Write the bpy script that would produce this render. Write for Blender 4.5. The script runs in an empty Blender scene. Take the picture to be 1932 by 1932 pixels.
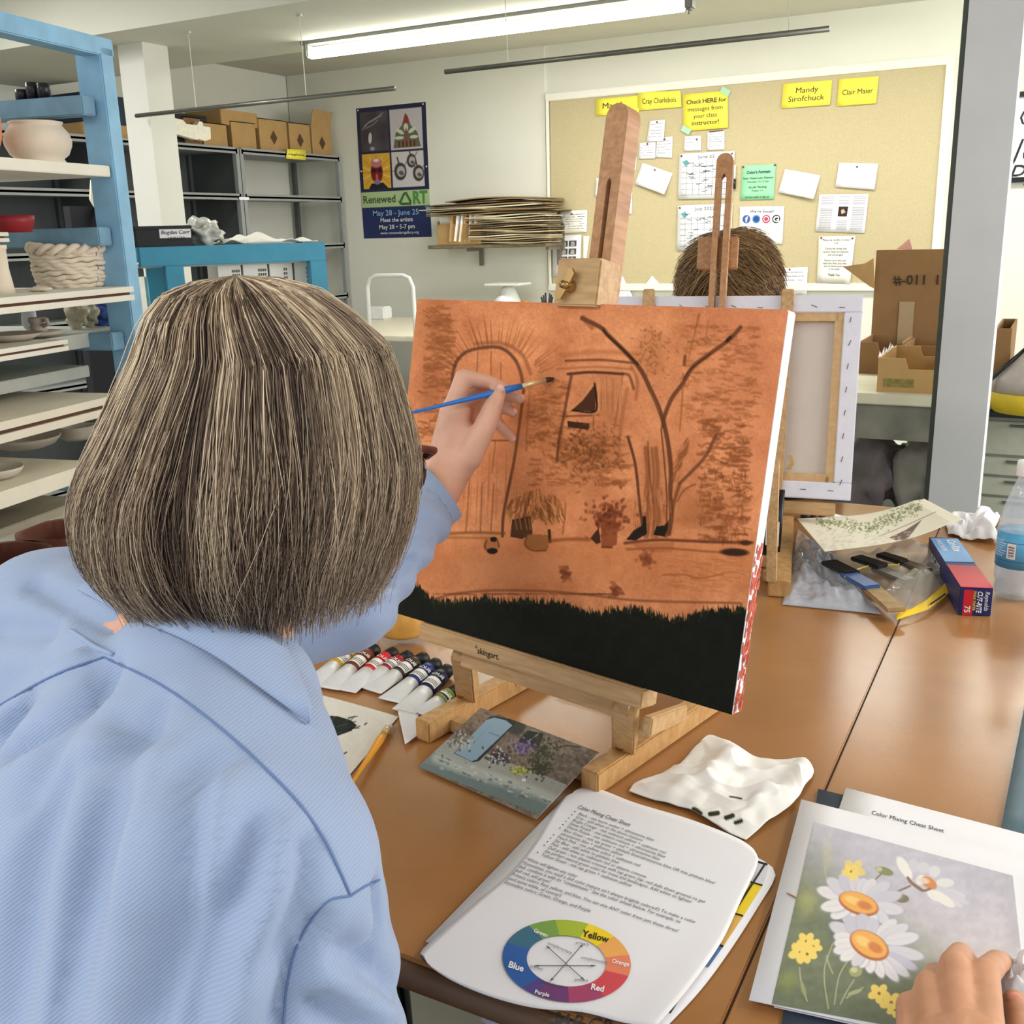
import bpy, bmesh, math, random
import numpy as np
from mathutils import Vector, Matrix, noise
from mathutils.bvhtree import BVHTree
rnd = random.Random(7)
np.random.seed(7)
SC = bpy.context.scene
COL = SC.collection

# ------------------------------------------------------------------ camera
F = 1940.0
def unit(v):
    v = np.array(v, float); return v/np.linalg.norm(v)
def camvec(px, py): return unit([px-966, -(py-966), -F])
UP_ = -camvec(1162, 8130)
X_ = -camvec(-2800, 540)
X_ = unit(X_-UP_*X_.dot(UP_)); Y_ = np.cross(UP_, X_)
R_ = np.array([X_, Y_, UP_])
C_ = np.array([0, 0, 1.4])
def ray(px, py): return R_ @ camvec(px, py)
def AZ(px, py, z): d = ray(px, py); return C_+d*((z-C_[2])/d[2])
def AY(px, py, y): d = ray(px, py); return C_+d*(y/d[1])
def AX(px, py, x): d = ray(px, py); return C_+d*(x/d[0])
def AD(px, py, dist): return C_+R_ @ (np.array([px-966, -(py-966), -F])/F*dist)
def proj(P):
    P = np.asarray(P, float)-C_; c = P @ R_
    return np.stack([966+F*c[..., 0]/-c[..., 2], 966-F*c[..., 1]/-c[..., 2]], -1)
cam = bpy.data.objects.new('camera', bpy.data.cameras.new('camera'))
COL.objects.link(cam)
m = Matrix.Identity(4)
for i in range(3):
    for j in range(3): m[i][j] = R_[i, j]
m[0][3], m[1][3], m[2][3] = C_
cam.matrix_world = m
cam.data.sensor_width = 36; cam.data.sensor_fit = 'HORIZONTAL'
cam.data.lens = 36*F/1932
cam.data.clip_start = 0.02
SC.camera = cam

# ------------------------------------------------------------------ light
SC.view_settings.view_transform = 'Standard'
SC.view_settings.look = 'None'
SC.view_settings.gamma = 1
SC.view_settings.exposure = 0.45
w = bpy.data.worlds.new('world'); SC.world = w; w.use_nodes = True
w.node_tree.nodes['Background'].inputs[0].default_value = (0.93, 0.96, 1.0, 1)
w.node_tree.nodes['Background'].inputs[1].default_value = 0.75
def area(name, loc, size, sy, power, rot=(0, 0, 0), col=(1, .97, .9)):
    l = bpy.data.lights.new(name, 'AREA'); l.shape = 'RECTANGLE'; l.size = size; l.size_y = sy
    l.energy = power; l.color = col
    o = bpy.data.objects.new(name, l); o.location = loc; o.rotation_euler = rot; COL.objects.link(o); return o
area('fill_light_behind', (-1.4, -0.9, 2.5), 2.4, 0.5, 32, (0, 0, 0), (1, .98, .94))  # added fill lamp behind the camera, with no fixture of its own
area('fill_light_over_table', (1.6, 1.6, 2.5), 0.4, 2.4, 26, (0, 0, 0), (1, .98, .94))  # unseen lamp added to brighten the table from the right
area('fill_light_left', (-3.9, 1.6, 2.5), 0.4, 2.2, 48, (0, 0, 0), (1, .99, .96))  # added to lift the left side of the room; no fixture hangs here
area('fill_light_far', (-1.5, 5.3, 2.5), 3.6, 0.35, 46, (0, 0, 0), (1, .98, .93))  # added strip that brightens the back wall and reflects in the tabletop
area('fill_light_right', (3.3, 3.6, 1.6), 1.6, 3.2, 100, (0, math.radians(90), 0), (1, .98, .95))  # added side fill shining in from the right, no window stands there

# ------------------------------------------------------------------ materials
def s2l(c):
    c = np.asarray(c, float)/255.0
    return np.where(c <= .04045, c/12.92, ((c+.055)/1.055)**2.4)
_M = {}
def mat(name, rgb, rough=.6, metal=0, var=.06, vscale=30, bump=0, bscale=200, spec=.5, coat=0, trans=0, ior=1.45,
        emit=None, estr=0, alpha=1, attr=None, stretch=None, sss=0, sheen=0):
    if name in _M: return _M[name]
    m = bpy.data.materials.new(name); m.use_nodes = True; nt = m.node_tree; N = nt.nodes; L = nt.links
    b = N['Principled BSDF']
    col = list(s2l(rgb))+[1]
    b.inputs['Base Color'].default_value = col
    b.inputs['Roughness'].default_value = rough; b.inputs['Metallic'].default_value = metal
    b.inputs['Specular IOR Level'].default_value = spec; b.inputs['IOR'].default_value = ior
    b.inputs['Transmission Weight'].default_value = trans; b.inputs['Coat Weight'].default_value = coat
    b.inputs['Alpha'].default_value = alpha
    if sss:
        b.inputs['Subsurface Weight'].default_value = sss; b.inputs['Subsurface Radius'].default_value = (.012, .005, .003)
    if sheen: b.inputs['Sheen Weight'].default_value = sheen
    if emit is not None:
        b.inputs['Emission Color'].default_value = list(s2l(emit))+[1]; b.inputs['Emission Strength'].default_value = estr
    tc = N.new('ShaderNodeTexCoord'); mp = N.new('ShaderNodeMapping'); L.new(tc.outputs['Object'], mp.inputs[0])
    if stretch: mp.inputs['Scale'].default_value = stretch
    if attr:
        at = N.new('ShaderNodeAttribute'); at.attribute_name = attr; src = at.outputs['Color']
    else: src = None
    if var > 0:
        nz = N.new('ShaderNodeTexNoise'); nz.inputs['Scale'].default_value = vscale; nz.inputs['Detail'].default_value = 4
        L.new(mp.outputs[0], nz.inputs['Vector'])
        mr = N.new('ShaderNodeMapRange'); mr.inputs[1].default_value = .3; mr.inputs[2].default_value = .7
        mr.inputs[3].default_value = 1-var; mr.inputs[4].default_value = 1+var; L.new(nz.outputs['Fac'], mr.inputs[0])
        mx = N.new('ShaderNodeVectorMath'); mx.operation = 'SCALE'; L.new(mr.outputs[0], mx.inputs['Scale'])
        if src is not None: L.new(src, mx.inputs[0])
        else: mx.inputs[0].default_value = col[:3]
        L.new(mx.outputs[0], b.inputs['Base Color'])
    elif src is not None: L.new(src, b.inputs['Base Color'])
    if bump:
        n2 = N.new('ShaderNodeTexNoise'); n2.inputs['Scale'].default_value = bscale; n2.inputs['Detail'].default_value = 3
        L.new(mp.outputs[0], n2.inputs['Vector'])
        bp = N.new('ShaderNodeBump'); bp.inputs['Strength'].default_value = bump; bp.inputs['Distance'].default_value = .002
        L.new(n2.outputs['Fac'], bp.inputs['Height']); L.new(bp.outputs[0], b.inputs['Normal'])
    _M[name] = m
    return m
def woodmat(name, rgb, rgb2, rough=.45, scale=(6, 6, 60), coat=0):
    m = mat(name, rgb, rough, var=0, coat=coat); nt = m.node_tree; N = nt.nodes; L = nt.links
    tc = N.new('ShaderNodeTexCoord'); mp = N.new('ShaderNodeMapping'); mp.inputs['Scale'].default_value = scale
    L.new(tc.outputs['Object'], mp.inputs[0])
    nz = N.new('ShaderNodeTexNoise'); nz.inputs['Scale'].default_value = 3; nz.inputs['Detail'].default_value = 6; nz.inputs['Distortion'].default_value = .6
    L.new(mp.outputs[0], nz.inputs['Vector'])
    cr = N.new('ShaderNodeValToRGB'); cr.color_ramp.elements[0].position = .32; cr.color_ramp.elements[1].position = .68
    cr.color_ramp.elements[0].color = list(s2l(rgb2))+[1]; cr.color_ramp.elements[1].color = list(s2l(rgb))+[1]
    L.new(nz.outputs['Fac'], cr.inputs[0]); L.new(cr.outputs[0], N['Principled BSDF'].inputs['Base Color'])
    return m
WHITE = mat('wall_paint', (226, 226, 214), .75, var=.02, vscale=3, bump=.15, bscale=90)
CEIL = mat('ceiling_paint', (206, 205, 192), .85, var=.03, vscale=4, bump=.3, bscale=70)
PAPER = mat('paper_white', (236, 235, 240), .75, var=.01)
CREAMP = mat('paper_cream', (238, 236, 226), .8, var=.01)
YEL = mat('paper_yellow', (245, 232, 80), .75, var=.02)
INK = mat('ink_black', (26, 26, 30), .6, var=0)
INKG = mat('ink_grey', (92, 90, 96), .7, var=0)
VCOL = mat('painted_surface', (255, 255, 255), .7, var=0, spec=.18, attr='paint', bump=.12, bscale=900)
VPRINT = mat('printed_surface', (255, 255, 255), .45, var=0, attr='paint')
WOOD = woodmat('beech_wood', (204, 168, 120), (180, 142, 96), .5, (40, 40, 6))
WOODX = woodmat('beech_wood_cross', (204, 168, 120), (178, 140, 94), .5, (5, 40, 40))
WOODR = woodmat('red_beech_wood', (194, 146, 104), (166, 118, 78), .5, (40, 40, 5))
BRASS = mat('brass', (176, 146, 96), .3, 1, var=0)
STEEL = mat('steel', (170, 170, 168), .3, 1, var=0)
CARD = mat('cardboard', (176, 142, 92), .85, var=.07, vscale=12)
CARDD = mat('cardboard_brown', (138, 104, 66), .85, var=.07, vscale=12)
BLUE = mat('light_blue_paint', (134, 182, 214), .5, var=.12, vscale=14)
TEAL = mat('teal_blue_paint', (66, 150, 182), .5, var=.08, vscale=14)
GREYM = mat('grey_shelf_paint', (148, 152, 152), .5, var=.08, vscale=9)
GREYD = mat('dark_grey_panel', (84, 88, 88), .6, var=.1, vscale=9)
BLACKP = mat('black_plastic', (24, 24, 28), .35, var=0)
CLAY = mat('bisque_clay', (226, 212, 192), .85, var=.04, vscale=25, bump=.2)
CLAYG = mat('grey_clay', (176, 166, 152), .9, var=.06, vscale=20, bump=.2)
BOARD = mat('shelf_board_paint', (226, 222, 208), .7, var=.05, vscale=10)
BOARDE = mat('board_dark_core', (92, 58, 44), .8, var=.1)
CLEAR = mat('clear_plastic', (216, 226, 234), .06, alpha=.42, spec=1, var=0, bump=.6, bscale=60)
GLASS = mat('clear_glass', (236, 244, 240), .05, alpha=.05, spec=1, var=0)

# ------------------------------------------------------------------ mesh helpers
class MB:
    def __init__(s): s.v = []; s.f = []; s.c = []
    def add(s, vs, fs, M=None):
        b = len(s.v)
        if M is not None: vs = [tuple(M @ Vector(v)) for v in vs]
        s.v += [tuple(map(float, v)) for v in vs]; s.f += [tuple(b+i for i in f) for f in fs]; return s
    def box(s, c, d, M=None, bev=0):
        x, y, z = c; a, b, e = d[0]/2, d[1]/2, d[2]/2
        if bev <= 0:
            vs = [(x+i*a, y+j*b, z+k*e) for i in (-1, 1) for j in (-1, 1) for k in (-1, 1)]
            return s.add(vs, [(0, 1, 3, 2), (4, 6, 7, 5), (0, 4, 5, 1), (2, 3, 7, 6), (0, 2, 6, 4), (1, 5, 7, 3)], M)
        bm = bmesh.new(); bmesh.ops.create_cube(bm, size=1)
        for v in bm.verts: v.co = Vector((x+v.co.x*d[0], y+v.co.y*d[1], z+v.co.z*d[2]))
        bmesh.ops.bevel(bm, geom=bm.edges[:], offset=min(bev, min(d)*.45), segments=2, affect='EDGES')
        vs = [v.co.copy() for v in bm.verts]; bm.verts.index_update(); fs = [[v.index for v in f.verts] for f in bm.faces]; bm.free()
        return s.add(vs, fs, M)
    def hexa(s, p):   # 8 points: bottom quad then top quad (same order)
        return s.add(p, [(0, 3, 2, 1), (4, 5, 6, 7), (0, 1, 5, 4), (1, 2, 6, 5), (2, 3, 7, 6), (3, 0, 4, 7)])
    def tube(s, pts, r, n=8, cap=True, M=None):
        pts = [Vector(p) for p in pts]; rs = r if hasattr(r, '__len__') else [r]*len(pts)
        vs = []; up = None
        for i, p in enumerate(pts):
            t = (pts[min(i+1, len(pts)-1)]-pts[max(i-1, 0)])
            t = t.normalized() if t.length > 1e-9 else Vector((0, 0, 1))
            if up is None: up = t.orthogonal().normalized()
            up = (up-t*up.dot(t)); up = up.normalized() if up.length > 1e-6 else t.orthogonal().normalized()
            b = t.cross(up)
            for k in range(n):
                a = 2*math.pi*k/n; vs.append(p+(up*math.cos(a)+b*math.sin(a))*rs[i])
        fs = [(i*n+k, i*n+(k+1) % n, (i+1)*n+(k+1) % n, (i+1)*n+k) for i in range(len(pts)-1) for k in range(n)]
        if cap: fs += [tuple(range(n))[::-1], tuple((len(pts)-1)*n+k for k in range(n))]
        return s.add(vs, fs, M)
    def lathe(s, prof, n=32, c=(0, 0, 0), M=None, wob=0):
        vs = []
        for i, (r, z) in enumerate(prof):
            for k in range(n):
                a = 2*math.pi*k/n; rr = r*(1+wob*math.sin(3*a+i*.7)*.5+wob*math.cos(5*a+i)*.5)
                vs.append((c[0]+rr*math.cos(a), c[1]+rr*math.sin(a), c[2]+z))
        fs = [(i*n+k, i*n+(k+1) % n, (i+1)*n+(k+1) % n, (i+1)*n+k) for i in range(len(prof)-1) for k in range(n)]
        if prof[0][0] > 1e-5: fs.append(tuple(range(n))[::-1])
        if prof[-1][0] > 1e-5: fs.append(tuple((len(prof)-1)*n+k for k in range(n)))
        return s.add(vs, fs, M)
    def prism(s, outl, h, M=None):   # outline in xy, extruded z 0..h
        n = len(outl); vs = [(x, y, 0) for x, y in outl]+[(x, y, h) for x, y in outl]
        fs = [tuple(range(n))[::-1], tuple(range(n, 2*n))]+[(i, (i+1) % n, n+(i+1) % n, n+i) for i in range(n)]
        return s.add(vs, fs, M)
    def ell(s, c, r, M=None, n=16, m=10, noise_=0):
        vs = []; fs = []
        for i in range(m+1):
            th = math.pi*i/m
            for k in range(n):
                a = 2*math.pi*k/n; d = Vector((math.sin(th)*math.cos(a), math.sin(th)*math.sin(a), math.cos(th)))
                q = 1+noise_*noise.noise(d*2.3+Vector(c)*9) if noise_ else 1
                vs.append((c[0]+d.x*r[0]*q, c[1]+d.y*r[1]*q, c[2]+d.z*r[2]*q))
        fs = [(i*n+k, (i+1)*n+k, (i+1)*n+(k+1) % n, i*n+(k+1) % n) for i in range(m) for k in range(n)]
        return s.add(vs, fs, M)
    def build(s, name, m, parent=None, smooth=False, bev=0):
        me = bpy.data.meshes.new(name); me.from_pydata(s.v, [], s.f)
        bm = bmesh.new(); bm.from_mesh(me); bmesh.ops.remove_doubles(bm, verts=bm.verts, dist=1e-6)
        bmesh.ops.recalc_face_normals(bm, faces=bm.faces); bm.to_mesh(me); bm.free()
        return link(name, me, m, parent, smooth, bev)
def link(name, me, m, parent=None, smooth=False, bev=0):
    o = bpy.data.objects.new(name, me); COL.objects.link(o)
    if m is not None: me.materials.append(m)
    if smooth:
        me.polygons.foreach_set('use_smooth', [True]*len(me.polygons))
    if bev:
        b = o.modifiers.new('bevel', 'BEVEL'); b.width = bev; b.segments = 2; b.limit_method = 'ANGLE'
    if parent is not None: o.parent = parent
    return o
def empty(name, loc=(0, 0, 0), rz=0):
    o = bpy.data.objects.new(name, None); COL.objects.link(o); o.location = Vector(loc); o.rotation_euler = (0, 0, rz); o.empty_display_size = .05; return o
def tag(o, label, cat, group=None, kind=None):
    if label: o['label'] = label
    if cat: o['category'] = cat
    if group: o['group'] = group
    if kind: o['kind'] = kind
    return o
def thing(name, label, cat, loc=(0, 0, 0), rz=0, group=None): return tag(empty(name, loc, rz), label, cat, group)
def struct(name, mb, m, parent=None, bev=0):
    o = mb.build(name, m, parent, bev=bev); o['kind'] = 'structure'; return o
def frame(o, ex, ey, ez):
    M = Matrix.Identity(4)
    for i in range(3): M[i][0], M[i][1], M[i][2], M[i][3] = ex[i], ey[i], ez[i], o[i]
    return M
def rot(ax, deg): return Matrix.Rotation(math.radians(deg), 4, ax)
def T(*a): return Matrix.Translation(Vector(a))
def dup(root):
    r = root.copy(); COL.objects.link(r)
    for ch in root.children:
        c = ch.copy(); COL.objects.link(c); c.parent = r
        for g in ch.children:
            d = g.copy(); COL.objects.link(d); d.parent = c
    return r
def catmull(pts, k=8):
    P = np.array(pts, float)
    if len(P) < 3: return np.array([P[0]+(P[-1]-P[0])*t for t in np.linspace(0, 1, k+1)])
    Q = np.vstack([2*P[0]-P[1], P, 2*P[-1]-P[-2]]); out = []
    for i in range(1, len(Q)-2):
        for t in np.linspace(0, 1, k, endpoint=False):
            a, b, c, d = Q[i-1], Q[i], Q[i+1], Q[i+2]
            out.append(.5*((2*b)+(-a+c)*t+(2*a-5*b+4*c-d)*t*t+(-a+3*b-3*c+d)*t**3))
    out.append(P[-1]); return np.array(out)

# text as flat mesh data: returns (verts Nx2, faces)
_TX = {}
def textgeo(body, size=1, align='LEFT', bold=0, shear=0, res=2, spacing=1):
    key = (body, align, bold, shear, res)
    if key not in _TX:
        cu = bpy.data.curves.new('t', 'FONT'); cu.body = body; cu.size = 1; cu.align_x = align; cu.offset = bold; cu.shear = shear
        cu.resolution_u = res; cu.space_line = 1.0
        o = bpy.data.objects.new('t', cu); COL.objects.link(o)
        dg = bpy.context.evaluated_depsgraph_get(); dg.update()
        me = bpy.data.meshes.new_from_object(o.evaluated_get(dg))
        v = np.array([tuple(x.co) for x in me.vertices]).reshape(-1, 3)[:, :2]; f = [tuple(p.vertices) for p in me.polygons]
        bpy.data.objects.remove(o); bpy.data.curves.remove(cu); bpy.data.meshes.remove(me)
        _TX[key] = (v, f)
    v, f = _TX[key]; return v*size, f
def text_on(items, fn, name, m, parent):
    """items: (body,u,v,size,align,bold,angle,shear); fn maps (u,v)->world-ish point. one mesh of writing."""
    mb = MB()
    for it in items:
        body, u, v, size = it[:4]; align = it[4] if len(it) > 4 else 'LEFT'; bold = it[5] if len(it) > 5 else 0
        ang = math.radians(it[6]) if len(it) > 6 else 0; sh = it[7] if len(it) > 7 else 0; asp = it[8] if len(it) > 8 else 1
        tv, tf = textgeo(body, size, align, bold, sh)
        if len(tv) == 0: continue
        x = tv[:, 0]*asp; y = tv[:, 1]
        mb.add([fn(u+a*math.cos(ang)-b*math.sin(ang), v+a*math.sin(ang)+b*math.cos(ang)) for a, b in zip(x, y)], tf)
    me = bpy.data.meshes.new(name); me.from_pydata(mb.v, [], mb.f)
    return link(name, me, m, parent)

# ------------------------------------------------------------------ little raster painter (fills mesh colour attributes)
class Art:
    def __init__(s, x0, y0, x1, y1, base, k=1.0):
        s.x0, s.y0, s.k = x0, y0, k; s.w = int((x1-x0)*k); s.h = int((y1-y0)*k)
        s.a = np.ones((s.h, s.w, 3))*np.array(base, float)
        s.X, s.Y = np.meshgrid(np.arange(s.w)/k+x0, np.arange(s.h)/k+y0)
    def win(s, xa, ya, xb, yb):
        i0 = max(0, int((ya-s.y0)*s.k)); i1 = min(s.h, int((yb-s.y0)*s.k)+2); j0 = max(0, int((xa-s.x0)*s.k)); j1 = min(s.w, int((xb-s.x0)*s.k)+2)
        return (slice(i0, max(i0, i1)), slice(j0, max(j0, j1)))
    def mix(s, W, al, col): s.a[W] = s.a[W]*(1-al[..., None])+np.array(col, float)*al[..., None]
    def stroke(s, pts, wd, col, al=1, soft=1.0, smooth=True, taper=False):
        P = catmull(pts, 6) if smooth and len(pts) > 2 else np.array(pts, float)
        r = wd/2+soft; W = s.win(P[:, 0].min()-r, P[:, 1].min()-r, P[:, 0].max()+r, P[:, 1].max()+r)
        X, Y = s.X[W], s.Y[W]
        if X.size == 0: return
        D = np.full(X.shape, 1e9)
        n = len(P)-1
        for i in range(n):
            a, b = P[i], P[i+1]; d = b-a; L2 = max((d**2).sum(), 1e-9)
            t = np.clip(((X-a[0])*d[0]+(Y-a[1])*d[1])/L2, 0, 1)
            dd = np.hypot(X-a[0]-t*d[0], Y-a[1]-t*d[1])
            if taper: dd = dd+wd/2*((i+t)/n)*.85
            D = np.minimum(D, dd)
        s.mix(W, al*np.clip((wd/2-D)/max(soft, .3)+.5, 0, 1), col)
    def poly(s, pts, col, al=1, soft=.8):
        P = np.array(pts, float); W = s.win(P[:, 0].min()-2, P[:, 1].min()-2, P[:, 0].max()+2, P[:, 1].max()+2); X, Y = s.X[W], s.Y[W]
        if X.size == 0: return
        ins = np.zeros(X.shape, bool); n = len(P)
        for i in range(n):
            a, b = P[i], P[(i+1) % n]
            if a[1] == b[1]: continue
            c = ((a[1] > Y) != (b[1] > Y)) & (X < (b[0]-a[0])*(Y-a[1])/(b[1]-a[1])+a[0]); ins ^= c
        s.mix(W, al*ins.astype(float), col)
    def ell(s, cx, cy, rx, ry, ang, col, al=1, soft=.15, nz=0):
        r = max(rx, ry)*1.3; W = s.win(cx-r, cy-r, cx+r, cy+r); X, Y = s.X[W]-cx, s.Y[W]-cy
        if X.size == 0: return
        c, q = math.cos(ang), math.sin(ang); d = np.sqrt(((X*c+Y*q)/rx)**2+((-X*q+Y*c)/ry)**2)
        if nz: d = d+nz*s.noise(4, 1)[W]
        s.mix(W, al*np.clip((1-d)/soft+.5, 0, 1), col)
    def noise(s, sc, seed=0, sy=None):
        sy = sy or sc; rs = np.random.RandomState(seed)
        gw, gh = int(s.w/s.k/sc)+3, int(s.h/s.k/sy)+3
        g = rs.rand(gh, gw)*2-1; x = (s.X-s.x0)/sc; y = (s.Y-s.y0)/sy; xi = x.astype(int); yi = y.astype(int); fx = x-xi; fy = y-yi
        fx = fx*fx*(3-2*fx); fy = fy*fy*(3-2*fy)
        return g[yi, xi]*(1-fx)*(1-fy)+g[yi, xi+1]*fx*(1-fy)+g[yi+1, xi]*(1-fx)*fy+g[yi+1, xi+1]*fx*fy
    def sample(s, x, y):
        fx = np.clip((x-s.x0)*s.k, 0, s.w-1.001); fy = np.clip((y-s.y0)*s.k, 0, s.h-1.001); xi = fx.astype(int); yi = fy.astype(int); fx = (fx-xi)[:, None]; fy = (fy-yi)[:, None]
        A = s.a; return A[yi, xi]*(1-fx)*(1-fy)+A[yi, xi+1]*fx*(1-fy)+A[yi+1, xi]*(1-fx)*fy+A[yi+1, xi+1]*fx*fy
def gridmesh(name, P, m, parent=None, colors=None, thick=None, smooth=True, back=None):
    """P: (ny,nx,3) array of points; optional rgb 0-255 colors; thick = vector array/offset for a closed slab."""
    P = np.asarray(P, float); ny, nx = P.shape[:2]; V = P.reshape(-1, 3)
    idx = np.arange(ny*nx).reshape(ny, nx)
    q = np.stack([idx[:-1, :-1], idx[:-1, 1:], idx[1:, 1:], idx[1:, :-1]], -1).reshape(-1, 4)
    faces = [q]
    if thick is not None:
        V2 = (P+np.asarray(thick)).reshape(-1, 3); n = ny*nx; V = np.vstack([V, V2])
        faces.append(q[:, ::-1]+n)
        ring = np.concatenate([idx[0, :], idx[1:, -1], idx[-1, -2::-1], idx[-2:0:-1, 0]]); r2 = np.roll(ring, -1)
        faces.append(np.stack([ring+n, r2+n, r2, ring], -1))
    Fq = np.vstack(faces); me = bpy.data.meshes.new(name)
    me.vertices.add(len(V)); me.vertices.foreach_set('co', V.ravel())
    me.loops.add(Fq.size); me.loops.foreach_set('vertex_index', Fq.ravel().astype(np.int32))
    me.polygons.add(len(Fq)); me.polygons.foreach_set('loop_start', np.arange(0, Fq.size, 4, dtype=np.int32))
    me.update(calc_edges=True)
    if colors is not None:
        c = np.asarray(colors, float).reshape(-1, 3)
        if thick is not None: c = np.vstack([c, np.tile(back if back is not None else (235, 235, 235), (len(c), 1))])
        c = s2l(np.clip(c, 0, 255)); at = me.color_attributes.new('paint', 'FLOAT_COLOR', 'POINT')
        at.data.foreach_set('color', np.hstack([c, np.ones((len(c), 1))]).ravel())
    return link(name, me, m, parent, smooth=False)
def sheet_fn(c, h=None, crv=None):
    """bilinear patch over 4 corners TL,TR,BR,BL -> f(u,v) with u right 0..1, v down 0..1, lifted by h(u,v) along z"""
    TL, TR, BR, BL = [np.array(p, float) for p in c]
    def f(u, v):
        p = TL*(1-u)*(1-v)+TR*u*(1-v)+BR*u*v+BL*(1-u)*v
        if h: p = p+np.array([0, 0, h(u, v)])
        return p
    return f
def sheet(name, fn, nx, ny, m, parent=None, thick=.0004, colors=None, art=None, up=(0, 0, 1)):
    P = np.array([[fn(u, v) for u in np.linspace(0, 1, nx)] for v in np.linspace(0, 1, ny)])
    if art is not None:
        pp = proj(P.reshape(-1, 3)); colors = art.sample(pp[:, 0], pp[:, 1])
    return gridmesh(name, P, m, parent, colors, thick=-np.array(up)*thick)
# ================================================================== the room
D = 6.4
CONC = mat('concrete_floor', (160, 158, 142), .6, var=.16, vscale=3, bump=.1)
struct('floor', MB().box((-1.0, 2.5, -.05), (8.6, 8.0, .1)), CONC)
struct('ceiling', MB().box((-1.0, 2.5, 2.60), (8.6, 8.0, .1)), CEIL)
struct('wall_back', MB().box((-1.0, D+.05, 1.275), (8.6, .1, 2.55)), WHITE)
struct('wall_left', MB().box((-5.25, 2.5, 1.275), (.1, 8.0, 2.55)), WHITE)
struct('trim_1', MB().box((-4.145, D-.006, 1.275), (2.09, .012, 2.55)), WHITE)
struct('ceiling_beam', MB().box((-1.0, 3.76, 2.40), (8.4, .84, .30)), CEIL)
# column right of the room; shading of its narrow side painted as a dark strip
COLP = mat('column_paint', (206, 209, 212), .55, var=.04, vscale=5, bump=.1)
COLD = mat('column_side_shade', (84, 92, 84), .6, var=.1)
b = MB().box((-.221, 3.06, 1.125), (.127, .12, 2.25)); struct('column_right', b, COLP)
b = MB().box((-.291, 3.05, 1.125), (.016, .06, 2.25)); b.box((-.29, 3.012, 1.98), (.014, .02, .01)); struct('column_side_strip', b, COLD)
# column left, under the beam
pa = AZ(222, 85, 2.25); pb = AZ(262, 80, 2.25); pc = AZ(308, 88, 2.25)
COLW = mat('column_white_paint', (214, 213, 204), .7, var=.03, vscale=5)
b = MB().box((-3.75, 3.635, 1.125), (.15, .15, 2.25)); struct('column_left', b, COLW)

# ------------------------------------------------------------------ fluorescent tube and hanging pipes
fx = thing('fluorescent_tube_light', 'long glowing fluorescent tube mounted under the ceiling beam', 'ceiling light', (-2.22, 3.99, 2.2))
TUBEM = mat('lit_fluorescent_tube', (255, 255, 250), .4, emit=(255, 255, 240), estr=11, var=0)
MB().tube([(-.87, 0, 0), (.86, 0, 0)], .024, 16).build('glowing_tube', TUBEM, fx, True)
b = MB().box((.885, 0, .01), (.03, .05, .06), bev=.006); b.box((.90, 0, .035), (.03, .03, .03)); b.tube([(.88, 0, -.02), (.88, 0, -.034)], .005)
b.box((0, 0, .045), (1.82, .05, .02)); b.box((-.885, 0, .01), (.02, .05, .06), bev=.006)
b.build('lamp_holder', mat('lamp_fitting', (120, 120, 112), .5), fx)
fx2 = thing('fluorescent_tube_light', 'glowing fluorescent tube hung off the ceiling near the right column', 'ceiling light', (-.05, 5.45, 2.45))
MB().tube([(-.8, 0, 0), (.8, 0, 0)], .03, 16).build('glowing_tube', TUBEM, fx2, True)
MB().box((0, 0, .065), (1.7, .12, .06), bev=.01).build('lamp_housing', mat('lamp_white', (225, 225, 218), .5), fx2)
PIPE = mat('galvanised_pipe', (120, 120, 112), .35, .8, var=.1)
WIRE = mat('hanging_wire', (200, 200, 190), .5, var=0)
for (a, c, lab) in [((257, 220), (745, 165), 'thin metal pipe hung on wires above the grey shelving'),
                    ((840, 135), (1565, 55), 'dark metal pipe hung on wires in front of the corkboard wall')]:
    A = AY(*a, 3.5); B = AY(*c, 3.5); z = (A[2]+B[2])/2
    t = thing('hanging_pipe', lab, 'pipe', ((A[0]+B[0])/2, 3.5, z), group=None)
    L = (B[0]-A[0])/2
    MB().tube([(-L, 0, 0), (L, 0, 0)], .009, 12).build('pipe', PIPE, t, True)
    ws = MB()
    for k in ((-.48, .38) if a[0] == 257 else (-.62, .82)):
        ws = MB(); ws.tube([(L*k, 0, 0), (L*k-.012, 0.01, 2.25-z)], .0016, 5); ws.box((L*k-.012, .01, 2.25-z-.004), (.02, .012, .008)); ws.build('suspension_wire', WIRE, t)

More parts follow.
